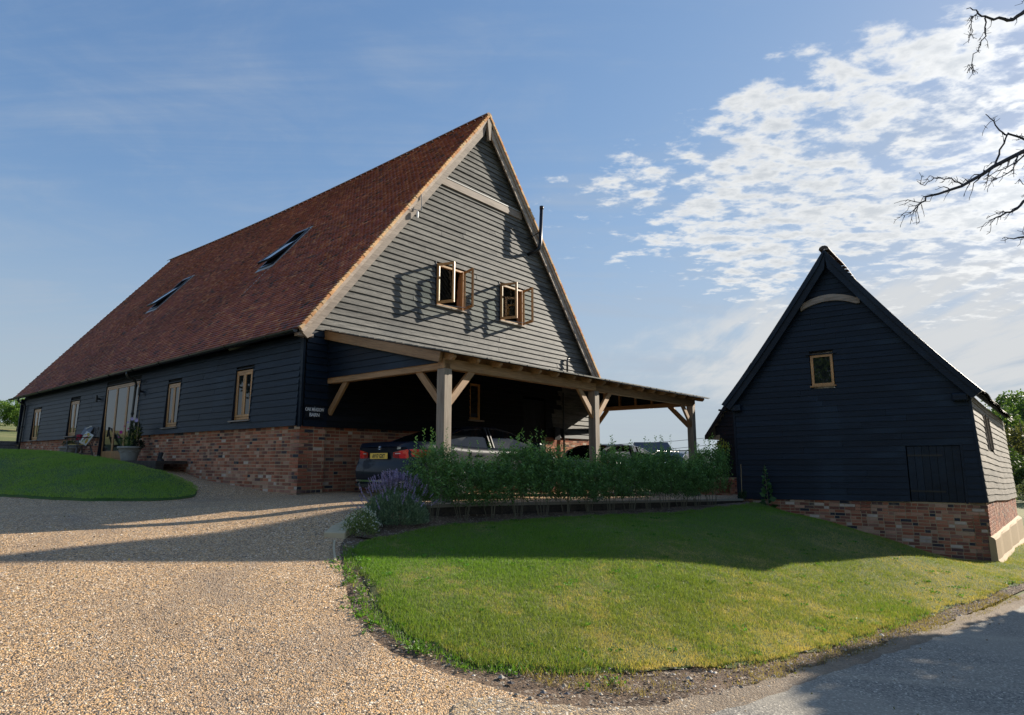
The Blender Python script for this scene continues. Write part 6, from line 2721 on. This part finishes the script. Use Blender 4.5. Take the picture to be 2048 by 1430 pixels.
px_, py_ = BW(-.50, 7.85)
g = blob_plant('potted_dahlia', 'garland stone planter of dahlias and trailing plants beside the glazed door', 'planter', (px_, py_, 1.69), [
    ('foliage', 1500, (-.12, .0, .55), (.26, .24, .20), .045, .12, (.03, .085, .015), (.075, .17, .03), 1),
    ('dark_foliage', 700, (.08, .06, .82), (.20, .18, .38), .06, .45, (.015, .03, .015), (.05, .07, .03), 2),
    ('lime_foliage', 160, (.16, .0, .78), (.10, .10, .22), .06, .4, (.14, .17, .03), (.30, .30, .06), 3),
    ('trailing_foliage', 450, (.24, .0, .46), (.18, .2, .14), .05, .5, (.008, .014, .008), (.02, .035, .018), 4)])
stone_pot(g, 1.0)
mb = MB()
mb.tube([(.20, -.05, .36), (.21, -.06, 1.42)], .008, 5)
mb.build('cane', 'cane', g)
for (x, y, z, r, m_) in ((.05, -.1, 1.18, .055, 'petal_lilac'), (.19, -.12, 1.14, .06, 'petal_lilac'), (-.06, -.1, 1.08, .035, 'petal_lilac'), (-.20, -.15, .80, .055, 'petal_pink'), (-.15, -.1, .97, .025, 'petal_pink'), (.0, -.16, .9, .025, 'petal_pink'), (-.28, -.1, .66, .025, 'petal_pink')):
    mb = MB()
    for k in range(12):
        a = 2 * math.pi * k / 12
        e = Vector((x, y, z))
        u_ = Vector((math.cos(a), -.25, math.sin(a)))
        w_ = Vector((-math.sin(a), 0, math.cos(a))) * .3
        mb.poly([e, e + (u_ * .6 + w_) * r, e + u_ * r, e + (u_ * .6 - w_) * r])
    mb.build('flower', m_, g)
px_, py_ = BW(-.42, 13.35)
g = blob_plant('potted_herbs', 'small stone planter of dark foliage left of the wooden armchair', 'planter', (px_, py_, 1.74), [('foliage', 700, (0, 0, .50), (.28, .26, .14), .05, .4, (.02, .04, .015), (.06, .10, .03), 8)])
stone_pot(g, 1.05)
# boots leaning on the plinth
bt = thing('pair_of_boots', 'dark boots standing on the timber step right of the stone planter', 'boots', (*BW(-.30, 6.2), 1.69), R(50))
bt.scale = (.8, .8, .72)
for k in (0, 1):
    mb = MB()
    x = k * .13
    mb.tube([(0, x, .0), (0, x + .01, .12), (.05, x + .06, .30)], [.05, .045, .055], 10)
    mb.hexa([(-.05, x - .18, 0), (.05, x - .18, 0), (.05, x + .04, 0), (-.05, x + .04, 0), (-.04, x - .16, .05), (.04, x - .16, .05), (.045, x + .04, .10), (-.045, x + .04, .10)])
    mb.build('boot', 'tyre', bt)

# ------------------------------------------------------------------ armchair with blanket and cushion
ch = thing('wooden_armchair', 'weathered wooden armchair with curved back by the glazed door', 'chair', (*BW(-.62, 11.75), 1.73), R(50 - 90 + 16))
ch.scale = (1.12, 1.12, 1.05)
# local: faces -y, width along x
mb = MB()
mb.hexa([(-.27, -.26, .40), (.27, -.26, .40), (.24, .24, .40), (-.24, .24, .40), (-.28, -.27, .445), (.28, -.27, .445), (.25, .25, .435), (-.25, .25, .435)])
bevel(mb.build('seat', 'grey_wood', ch), .012)
for x, y, dx, dy in ((-.20, -.19, -.06, -.05), (.20, -.19, .06, -.05), (-.19, .19, -.07, .08), (.19, .19, .07, .08)):
    mb = MB()
    mb.tube([(x, y, .40), (x + dx * .5, y + dy * .5, .22), (x + dx, y + dy, 0)], [.022, .028, .018], 8)
    mb.build('leg', 'grey_wood', ch, smooth=True)
for x in (-.225, .225):
    mb = MB()
    mb.tube([(x, -.22, .18), (x, .22, .18)], .012, 6)
    mb.build('stretcher', 'grey_wood', ch)
mb = MB()
mb.tube([(-.225, 0, .18), (.225, 0, .18)], .012, 6)
mb.build('stretcher', 'grey_wood', ch)
for i in range(7):
    x = -.21 + i * .07
    mb = MB()
    mb.tube([(x, .22, .43), (x * 1.12, .29, .7), (x * 1.2, .34, .93)], .010, 6)
    mb.build('spindle', 'grey_wood', ch)
mb = MB()
rows = []
for i in range(9):
    t = -1 + 2 * i / 8
    x = t * .28
    y = .33 + .03 * (1 - t * t)
    rows.append([(x, y, .90), (x, y - .022, .90), (x, y - .022, 1.0 + .02 * (1 - t * t)), (x, y, 1.0 + .02 * (1 - t * t)), (x, y, .90)])
mb.grid(rows)
mb.poly(rows[0][:4])
mb.poly(list(reversed(rows[-1][:4])))
mb.build('top_rail', 'grey_wood', ch)
for s in (-1, 1):
    mb = MB()
    mb.tube([(.25 * s, -.20, .43), (.27 * s, -.20, .64)], .016, 6)
    mb.tube([(.25 * s, .05, .43), (.28 * s, .05, .65)], .012, 6)
    mb.build('arm_post', 'grey_wood', ch)
    mb = MB()
    mb.bar((.26 * s, -.27, .655), (.285 * s, .31, .68), .06, .025)
    bevel(mb.build('arm', 'sleeper', ch), .008)
pad = thing('seat_pad', 'mustard yellow seat pad on the wooden armchair', 'cushion', (*BW(-.62, 11.75), 2.177), R(50 - 90 + 16))
mb = MB()
mb.box(-.23, .21, -.23, .20, 0, .04)
bevel(mb.build('pad', 'mustard', pad), .018)
bl = thing('blanket', 'grey blanket with cream stripe draped over the chair back', 'blanket', (*BW(-.62, 11.75), 2.18), R(50 - 90 + 16))
mb = MB()
rows = []
for i in range(15):
    t = i / 14
    x = -.31 + .44 * t
    row = []
    for j in range(14):
        q = j / 13
        w = .018 * math.sin(t * 19 + q * 3)
        if q < .3:      # behind the back
            r = q / .3
            row.append((x + w * .5, .40 - .02 * r + w, .30 + .29 * r))
        elif q < .4:
            r = (q - .3) / .1
            row.append((x, .385 - .09 * r, .59 + .015 * math.sin(math.pi * r) - .01 * t))
        else:
            r = (q - .4) / .6
            row.append((x - .05 * r + .10 * r * t, .295 - .22 * r + w, .59 - (.50 - .14 * t) * r + .01 * math.sin(t * 23)))
    rows.append(row)
mb.grid(rows)
bo_ = mb.build('cloth', 'blanket', bl, smooth=True)
sd_ = bo_.modifiers.new('solid', 'SOLIDIFY')
sd_.thickness = .012
mb = MB()
mb.grid([[(x, y - .012, z) for x, y, z in [(rows[i][7][0] + .0, rows[i][7][1], rows[i][7][2] + .02 * i / 3), (rows[i][7][0], rows[i][7][1] - .004, rows[i][7][2] + .035 + .02 * i / 3)]] for i in range(5, 15)])
mb.build('stripe', 'cream', bl)
cs = thing('patterned_cushion', 'white cushion with leaf print in yellow, red and green on the armchair', 'cushion', (*BW(-.58, 11.62), 2.24), R(50 - 90 + 16))


def cushion_pt(u, v, off=0.0):
    """u,v in -1..1; bulging face leaning back"""
    b = .07 * (1 - abs(u) ** 2.5) * (1 - abs(v) ** 2.5) + off
    p = Vector((u * .20, -b, v * .20 + .18))
    p.rotate(Matrix.Rotation(R(-22), 3, 'X'))
    p.rotate(Matrix.Rotation(R(20), 3, 'Y'))
    return tuple(p)


mb = MB()
N = 9
G1 = [[cushion_pt(-1 + 2 * i / N, -1 + 2 * j / N) for j in range(N + 1)] for i in range(N + 1)]
mb.grid(G1)
G2 = [[cushion_pt(-1 + 2 * i / N, -1 + 2 * j / N, -2 * .07 * (1 - abs(-1 + 2 * i / N) ** 2.5) * (1 - abs(-1 + 2 * j / N) ** 2.5)) for j in range(N + 1)] for i in range(N + 1)]
mb.grid([list(reversed(r)) for r in G2])
mb.build('cover', 'cream', cs, smooth=True)
for (u, v, a, ru, rv, m_) in ((-.5, .3, 30, .45, .20, 'mustard'), (.1, .7, -20, .45, .18, 'mustard'), (.25, .15, 50, .42, .15, 'cushion_red'), (.1, -.4, 60, .40, .15, 'cushion_green'), (-.65, -.45, 80, .35, .2, 'plate_ink'), (.7, -.3, 95, .45, .16, 'mustard'), (.7, .4, 70, .3, .13, 'cushion_green')):
    mb = MB()
    pts = []
    for k in range(14):
        t = 2 * math.pi * k / 14
        x, y = ru * math.cos(t), rv * math.sin(t) * (1 if abs(math.cos(t)) < .9 else .4)
        ca, sa = math.cos(R(a)), math.sin(R(a))
        uu_, vv_ = u + x * ca - y * sa, v + x * sa + y * ca
        pts.append(cushion_pt(max(-.97, min(.97, uu_)), max(-.97, min(.97, vv_)), .006))
    mb.poly(pts)
    mb.build('printed_leaf', m_, cs)
rc = thing('crimson_cushion', 'crimson cushion tucked behind the blanket on the armchair', 'cushion', (*BW(-.58, 12.00), 2.24), R(50 - 90 + 16))
mb = MB()
mb.box(-.10, .12, -.05, .05, .10, .30)
bevel(mb.build('cover', 'crimson', rc), .04, 3)

# ------------------------------------------------------------------ plants by the small barn
hx_, hy_ = SW(-4.55, -.25)
hk = thing('hollyhock', 'tall young hollyhock growing against the small barn wall', 'plant', (hx_, hy_, tz(hx_, hy_)))
mb = MB()
mb.tube([(0, 0, 0), (-.02, 0, .5), (-.05, 0, 1.05)], [.012, .010, .004], 6)
mb.build('stem', 'stem', hk)
rng = np.random.default_rng(3)
P, S_, D = [], [], []
for k in range(46):
    t = (k / 46) ** .8
    a = k * 2.4
    r = .13 * (1 - t) + .02
    P.append((-.05 * t + r * math.cos(a), r * math.sin(a), t * 1.05 + .03))
    S_.append(.15 * (1 - t) ** .8 + .035)
    D.append((math.cos(a), math.sin(a), .1))
P, S_, D = np.array(P), np.array(S_), np.array(D)
q = leaf_quads(P, 1.0, .6, .9, rng, dirs=D)
q = q.reshape(-1, 4, 3)
c = P[:, None, :]
q = c + (q - c) * S_[:, None, None]
link('foliage', np_mesh('foliage', q.reshape(-1, 3), 4, 'leaf', leaf_tints(len(P), (.04, .10, .03), (.09, .18, .06), rng)), hk)
g = blob_plant('potted_shrub', 'terracotta pot with yellow-tipped leafy shrub at the left corner of the small barn', 'planter', (*SW(-5.85, .25), .82), [
    ('foliage', 900, (-.05, 0, .85), (.30, .28, .42), .07, .45, (.02, .05, .015), (.06, .13, .03), 31),
    ('yellow_foliage', 120, (-.02, 0, 1.25), (.30, .25, .22), .08, .5, (.20, .22, .03), (.38, .36, .06), 32)])
mb = MB()
mb.lathe([(0, 0), (.13, 0), (.17, .26), (.185, .27), (.185, .31), (.16, .31), (.15, .27), (0, .26)], 20)
mb.build('pot', 'terracotta', g, smooth=True)
mb = MB()
mb.tube([(0, 0, .28), (-.03, 0, .6), (-.06, 0, .9)], .012, 6)
mb.tube([(.06, 0, .28), (.07, 0, 1.0)], .008, 6)
mb.build('stem', 'cane', g)
g = blob_plant('bay_bush', 'dark green bush in the bed left of the small barn corner', 'bush', (*SW(-5.15, -.45), tz(*SW(-5.15, -.45))), [('foliage', 260, (0, 0, .16), (.13, .1, .16), .06, .4, (.015, .04, .015), (.04, .08, .03), 33)])
mb = MB()
mb.tube([(0, 0, 0), (.02, 0, .95)], .009, 5)
mb.build('stake', 'cane', g)

# ================================================================== TREES


def tree(name, label, loc, h, rx, rz, trunk_h, nleaf, size, dark, light, seed, group=None, blobs=9, matn='far_leaf', cat='tree', trunk_r=None, bare=0.0):
    rng = np.random.default_rng(seed)
    g = thing(name, label, cat, loc, rng.uniform(0, 6), group)
    cz = trunk_h + (h - trunk_h) * .5
    B = []
    for k in range(blobs):
        d = rng.normal(size=3)
        d /= np.linalg.norm(d)
        rr = rng.uniform(.3, .8)
        B.append((d * rr * np.array([rx, rx, rz]) + np.array([0, 0, cz]), rng.uniform(.30, .52) * min(rx, rz)))
    B.append((np.array([0, 0, cz]), .6 * min(rx, rz)))
    per = nleaf // len(B)
    Ps, Cs = [], []
    for c, r in B:
        d = rng.normal(size=(per, 3))
        d /= np.linalg.norm(d, axis=1)[:, None]
        P = c + d * (r * rng.uniform(.55, 1.08, per) ** .7)[:, None]
        q = rng.uniform(.75, 1.25)
        C = leaf_tints(per, dark, light, rng) * q
        Ps.append(P)
        Cs.append(C)
    P, C = np.concatenate(Ps), np.concatenate(Cs)
    k = P[:, 2] > .15
    P, C = P[k], C[k]
    if bare:
        k = rng.uniform(0, 1, len(P)) > bare
        P, C = P[k], C[k]
    link('crown', np_mesh('crown', leaf_quads(P, size, .2, .7, rng), 4, matn, C), g)
    tr = trunk_r or h * .022
    mb = MB()
    mb.tube([(0, 0, -.3), (.02 * h, 0, trunk_h), (.0, .02 * h, cz), (0, 0, h * .85)], [tr * 1.3, tr, tr * .6, tr * .15], 9)
    for c, r in B[:6]:
        s = trunk_h + (cz - trunk_h) * rng.uniform(0, .8)
        mb.tube([(0, 0, s), tuple(np.array([0, 0, s]) * .4 + c * .6 + rng.normal(size=3) * .1), tuple(c)], [tr * .45, tr * .3, tr * .08], 6)
    mb.build('trunk', 'bark', g)
    return g


# woodland on the rising ground to the right, beyond the small barn
WD = [(62, 78, 15, (.05, .085, .03), (.10, .16, .05), 'tall rounded mid-green tree in the wood'), (70, 82, 17, (.035, .065, .03), (.075, .115, .045), 'dark full-crowned tree in the wood'),
      (57, 70, 12, (.07, .11, .03), (.15, .21, .055), 'bright green broad tree at the front of the wood'), (66, 72, 11, (.09, .13, .035), (.17, .22, .06), 'pale yellow-green tree at the front of the wood'),
      (76, 90, 18, (.045, .08, .03), (.09, .14, .045), 'high green tree on the wood skyline'), (54, 76, 13, (.05, .08, .035), (.10, .14, .055), 'greyish green tree by the left end of the wood'),
      (51.5, 66, 9, (.05, .085, .03), (.11, .165, .05), 'rounded tree directly right of the small barn eaves in the wood'), (56, 71.5, 9, (.04, .07, .03), (.085, .135, .045), 'shady dark tree tucked low in the wood beside the barn'),
      (53, 69.5, 12, (.055, .09, .035), (.12, .17, .06), 'soft grey-green tree rising behind the rounded one in the wood'), (60, 75, 12, (.06, .105, .03), (.13, .20, .05), 'light green tree at the right edge of the picture in the wood'),
      (84, 88, 18, (.04, .075, .03), (.08, .13, .04), 'large deep green tree in the wood'), (48, 66, 10, (.06, .10, .03), (.12, .18, .05), 'low light green tree seen past the small barn eaves'),
      (90, 80, 16, (.05, .09, .03), (.11, .16, .05), 'spreading green tree at the right of the wood'), (72, 66, 11, (.06, .10, .03), (.13, .19, .05), 'rounded fresh green tree at the right front of the wood')]
for i, (x, y, h, dk, lt, lab) in enumerate(WD):
    h = 1.7 + .109 * y - tz(x, y) - (2.6 if y < 73 else 0) + .5 * math.sin(i * 2.3)
    tree('woodland_tree', lab, (x, y, tz(x, y) - .2), h, h * .46, h * .46, h * .12, 5200, .36, dk, lt, 100 + i, 'trees of the wood beyond the small barn', blobs=14)
gx, gy = 40, 49
tree('hedgerow_bush', 'dark low hedge bush at the foot of the wood', (gx, gy, tz(gx, gy)), 3.2, 3.4, 1.5, .3, 3800, .22, (.03, .05, .02), (.07, .10, .035), 130, 'hedge bushes before the wood')
tree('hedgerow_bush', 'brownish sparse hedge bush at the foot of the wood', (46, 58, tz(46, 58)), 6.5, 4.5, 3, .3, 3200, .28, (.06, .06, .03), (.12, .115, .05), 131, 'hedge bushes before the wood', bare=.3)
tree('hedgerow_bush', 'silvery grey-green bush low behind the small barn', (30, 36.5, tz(30, 36.5)), 1.8, 2.2, .9, .1, 3000, .12, (.12, .14, .09), (.26, .28, .18), 132, 'hedge bushes before the wood')
tree('hedgerow_bush', 'broad dark green hedge bush right of the silvery bush', (33, 42.5, tz(33, 42.5)), 3.4, 3.4, 1.6, .1, 3400, .18, (.03, .055, .02), (.065, .10, .03), 133, 'hedge bushes before the wood')
# hedge line beyond the far end of the large barn
for i, (x, y, h, lab) in enumerate(((-32.0, 41.5, 2.2, 'leafy green hedge bush at far left beyond the field edge'), (-31.0, 41.0, 2.3, 'bright green hedge bush second from the left beyond the field'), (-30.0, 42.6, 2.0, 'green hedge bush next to the far end of the large barn'), (-33.6, 41.5, 2.4, 'outermost green hedge bush at the left edge of the field'))):
    tree('field_hedge_bush', lab, (x, y, tz(x, y)), h, 1.25, h * .48, .0, 6500, .085, (.07, .13, .025), (.17, .27, .05), 140 + i, 'hedge bushes beyond the field on the left')
# tree seen under the carport roof
tree('background_tree', 'slim green tree seen past the right end of the large barn', (*BW(12.2, 9.0), .7), 3.4, 1.05, 1.4, .5, 2600, .12, (.03, .055, .025), (.075, .12, .045), 150)
tree('background_tree', 'low rounded tree beyond the carport behind the silver car', (*BW(14.6, 8.0), .7), 2.3, .95, .85, .4, 1900, .11, (.03, .055, .025), (.08, .12, .045), 151)
# far farm buildings
fb = thing('far_farmhouse', 'distant low building with dark slate roof and orange gable seen over the hedge', 'building', (14.2, 62, 1.1), R(2))
fb.scale = (.62, .62, .9)
mb = MB()
mb.box(-3.2, 2.2, 0, 5, -1, 1.3)
mb.build('wall', 'terracotta', fb)
mb = MB()
mb.hexa([(-3.4, -.2, 1.25), (2.35, -.2, 1.25), (2.35, 5.2, 1.25), (-3.4, 5.2, 1.25), (-3.4, 2.4, 2.65), (2.0, 2.4, 2.65), (2.0, 2.6, 2.65), (-3.4, 2.6, 2.65)])
mb.build('roof', 'slate_far', fb)
tree('garden_conifer', 'small golden conifer on the skyline between carport and small barn', (15.6, 44, tz(15.6, 44)), 2.1, .55, 1.0, .1, 700, .12, (.20, .14, .04), (.36, .24, .08), 153)
# overhead wires in the distance
ws = thing('power_lines', 'pair of thin overhead wires crossing the sky behind the carport', 'wires', (20, 70, 4))
for k in range(2):
    mb = MB()
    mb.tube([(-22 + 44 * t, 0, (-1.4 + k * .8) + 4.4 * t - 1.6 * math.sin(math.pi * t)) for t in np.linspace(0, 1, 12)], .022, 4)
    mb.build('wire', 'wire', ws)
for x, z in ((-22.3, -1.0), (22.3, 3.4)):
    mb = MB()
    mb.tube([(x, 0, -5), (x, 0, z)], .12, 8)
    mb.build('pole', 'bark', ws)
# open field trailer rack glimpsed beyond: low field gate
gt = thing('field_gate', 'thin black metal rail fence beyond the parked cars left of the small barn', 'fence', (*BW(20, 2.5), .3), R(50))
for k in range(3):
    mb = MB()
    mb.tube([(-2.5, 0, 1.0 + k * .35), (3.2, 0, 1.0 + k * .35)], .018, 5)
    mb.build('rail', 'black_metal', gt)
for k in range(6):
    mb = MB()
    mb.tube([(-2.5 + k * 1.14, 0, -.2), (-2.5 + k * 1.14, 0, 1.75)], .022, 5)
    mb.build('post', 'black_metal', gt)
bw = thing('brick_yard_wall', 'red brick yard wall left of the small barn behind the potted shrub', 'wall', (*SW(-7.35, 3.2), .5), R(-38))
mb = MB()
mb.box(-.55, .55, 0, .2, -.3, .62)
mb.build('wall', 'mortar', bw)
for r in range(8):
    x = -.56
    k = r % 2
    while x < .5:
        Lb = .215 if k % 2 else .105
        o = link('brick', brick_mesh(Lb, random.choice([0, 1, 2, 3, 4, 5, 10])), bw)
        o.location = (x, -.006, r * .075)
        x += Lb + .01
        k += 1

# roadside trees on the right, out of frame: they shade the lane; one reaches into the picture with bare limbs
for i, (x, y, h, rx) in enumerate(((13.3, 10.25, 7.6, 2.6), (20.4, 14.7, 10.6, 2.6), (12.5, 7.4, 7.0, 3.0), (27.0, 18.6, 12.5, 2.8))):
    tree('roadside_tree', ['leafy roadside tree right of the lane', 'taller leafy tree further up the right side of the lane', 'low bushy tree nearest the lane bend on the right', 'farthest roadside tree on the right of the lane'][i],
         (x, y, tz(x, y)), h, rx, h * .47, h * .02, 16000, .23, (.03, .06, .02), (.08, .13, .035), 160 + i, 'roadside trees right of the lane')
# trees reflected in the panes
tree('garden_tree', 'broad leafy garden tree behind the viewer on the left', (-10.5, -.5, .3), 10, 3.2, 4.0, 1.8, 8000, .22, (.03, .06, .015), (.09, .15, .03), 170)
tree('garden_tree', 'tall garden tree far left of the gravel drive', (-18.6, 17.3, 1.9), 6.0, 1.9, 2.6, .9, 6000, .18, (.03, .06, .015), (.09, .15, .03), 171)

bt_ = thing('bare_branched_tree', 'tree with bare dark branches reaching in from the right edge against the sky', 'tree', (12.4, 9.3, tz(12.4, 9.3)))
O = Vector((12.4, 9.3, tz(12.4, 9.3)))
mb = MB()
mb.tube([Vector((0, 0, -.3)), Vector((-.1, .1, 3)), Vector((-.4, .2, 6)), Vector((-.3, .1, 9.0)), Vector((-.1, 0, 11.5))], [.30, .24, .19, .11, .03], 10)
mb.build('trunk', 'bark', bt_)
rb = random.Random(12)


def rough(pts, r0, r1, nsub=3, wob=.02):
    out = []
    for a, b in zip(pts, pts[1:]):
        a, b = Vector(a), Vector(b)
        for k in range(nsub):
            t = k / nsub
            out.append(a.lerp(b, t) + Vector((rb.uniform(-wob, wob), rb.uniform(-wob, wob), rb.uniform(-wob, wob))) * (1 if k or out else 0))
    out.append(Vector(pts[-1]))
    n = len(out)
    return out, [r0 + (r1 - r0) * (i / (n - 1)) ** .8 for i in range(n)]


def limb(pts, r0, r1, twigs=10, tl=.35, droop=-.2):
    mbx = MB()
    P, rr = rough(pts, r0, r1)
    mbx.tube([p - O for p in P], rr, 7)
    for k in range(twigs):
        i = rb.randrange(1, len(P) - 1)
        p = P[i]
        d = (P[min(i + 1, len(P) - 1)] - P[i - 1]).normalized()
        s = Vector((rb.uniform(-1, 1), rb.uniform(-.8, .8), rb.uniform(-1, 1)))
        v = (d * .8 + s * .8 + Vector((0, 0, droop))).normalized()
        L = rb.uniform(.4, 1) * tl
        q = [p, p + v * L * .5 + Vector((0, 0, .03)), p + v * L + Vector((rb.uniform(-.05, .05), 0, -.04))]
        qq, qr = rough(q, max(rr[i] * .5, .006), .0035, 2, .012)
        mbx.tube([x - O for x in qq], qr, 5)
        for m in range(3):
            b = qq[rb.randrange(1, len(qq))]
            w = (v + Vector((rb.uniform(-1, 1), rb.uniform(-1, 1), rb.uniform(-1, 1)))).normalized() * rb.uniform(.03, .11)
            mbx.tube([b - O, b + w - O], [.0045, .003], 4)
    mbx.build('branch', 'twig', bt_)


# main limb drooping in at mid height
limb([(12.0, 9.5, 8.2), (10.6, 9.6, 7.55), (9.1, 9.8, 7.1), (8.06, 10, 6.53), (7.44, 10, 6.2), (6.88, 10, 6.0), (6.72, 10, 5.86), (6.56, 10, 5.70)], .06, .004, 30, .42)
limb([(8.75, 9.9, 6.9), (8.30, 9.9, 7.08), (8.26, 10, 7.13), (8.12, 10, 7.35), (8.02, 10, 7.49)], .022, .006, 4, .25)
limb([(8.06, 10, 6.55), (8.20, 10, 6.85), (8.28, 9.9, 7.10)], .018, .012, 2, .2)
limb([(7.5, 10, 6.22), (7.32, 10.05, 6.34), (7.12, 10.1, 6.40), (6.92, 10.1, 6.26), (6.80, 10.1, 6.34)], .014, .004, 7, .18)
limb([(8.4, 9.9, 6.72), (8.1, 9.7, 6.35), (7.9, 9.7, 6.22), (7.75, 9.7, 6.15)], .014, .004, 7, .22)
limb([(8.9, 10, 6.95), (8.4, 10.2, 6.62), (8.0, 10.2, 6.40)], .016, .004, 8, .25)
# second limb, lower
limb([(12.1, 9.3, 6.2), (10.4, 9.4, 6.05), (9.0, 9.7, 6.0), (8.55, 10, 5.97), (8.32, 10, 5.80), (8.05, 10, 5.68), (7.85, 10, 5.60)], .05, .007, 16, .30)
limb([(8.6, 10, 5.98), (8.55, 10, 6.2), (8.42, 10, 6.30)], .014, .004, 5, .2)
limb([(11.9, 9.2, 5.2), (10, 9.5, 5.1), (8.6, 9.9, 5.32), (8.32, 10, 5.33), (8.07, 10, 5.26)], .05, .004, 5, .22)
# upper limb
limb([(12.2, 9.3, 9.0), (10.6, 9.6, 9.25), (9.3, 9.9, 9.46), (8.92, 10, 9.40), (8.72, 10, 9.26), (8.45, 10, 9.28), (8.22, 10, 9.30), (8.10, 10, 9.45), (7.92, 10, 9.47)], .06, .006, 7, .16)
limb([(8.22, 10, 9.30), (8.20, 10, 9.02), (8.10, 10, 8.78), (7.95, 10, 8.60), (7.90, 10, 8.42), (7.80, 10, 8.25)], .013, .004, 12, .10)
limb([(8.12, 10, 9.42), (7.99, 10, 9.25), (7.97, 10, 9.02), (7.88, 10, 8.82)], .010, .004, 9, .09)
limb([(12.2, 9.3, 9.9), (9.4, 9.9, 9.62), (8.85, 10, 9.68)], .03, .006, 2, .14)
limb([(12.0, 9.4, 8.4), (9.4, 9.9, 8.0), (8.75, 10, 7.95)], .03, .005, 5, .2)
limb([(11.9, 9.4, 7.9), (9.3, 9.9, 7.25), (8.75, 10, 7.22)], .02, .005, 4, .15)
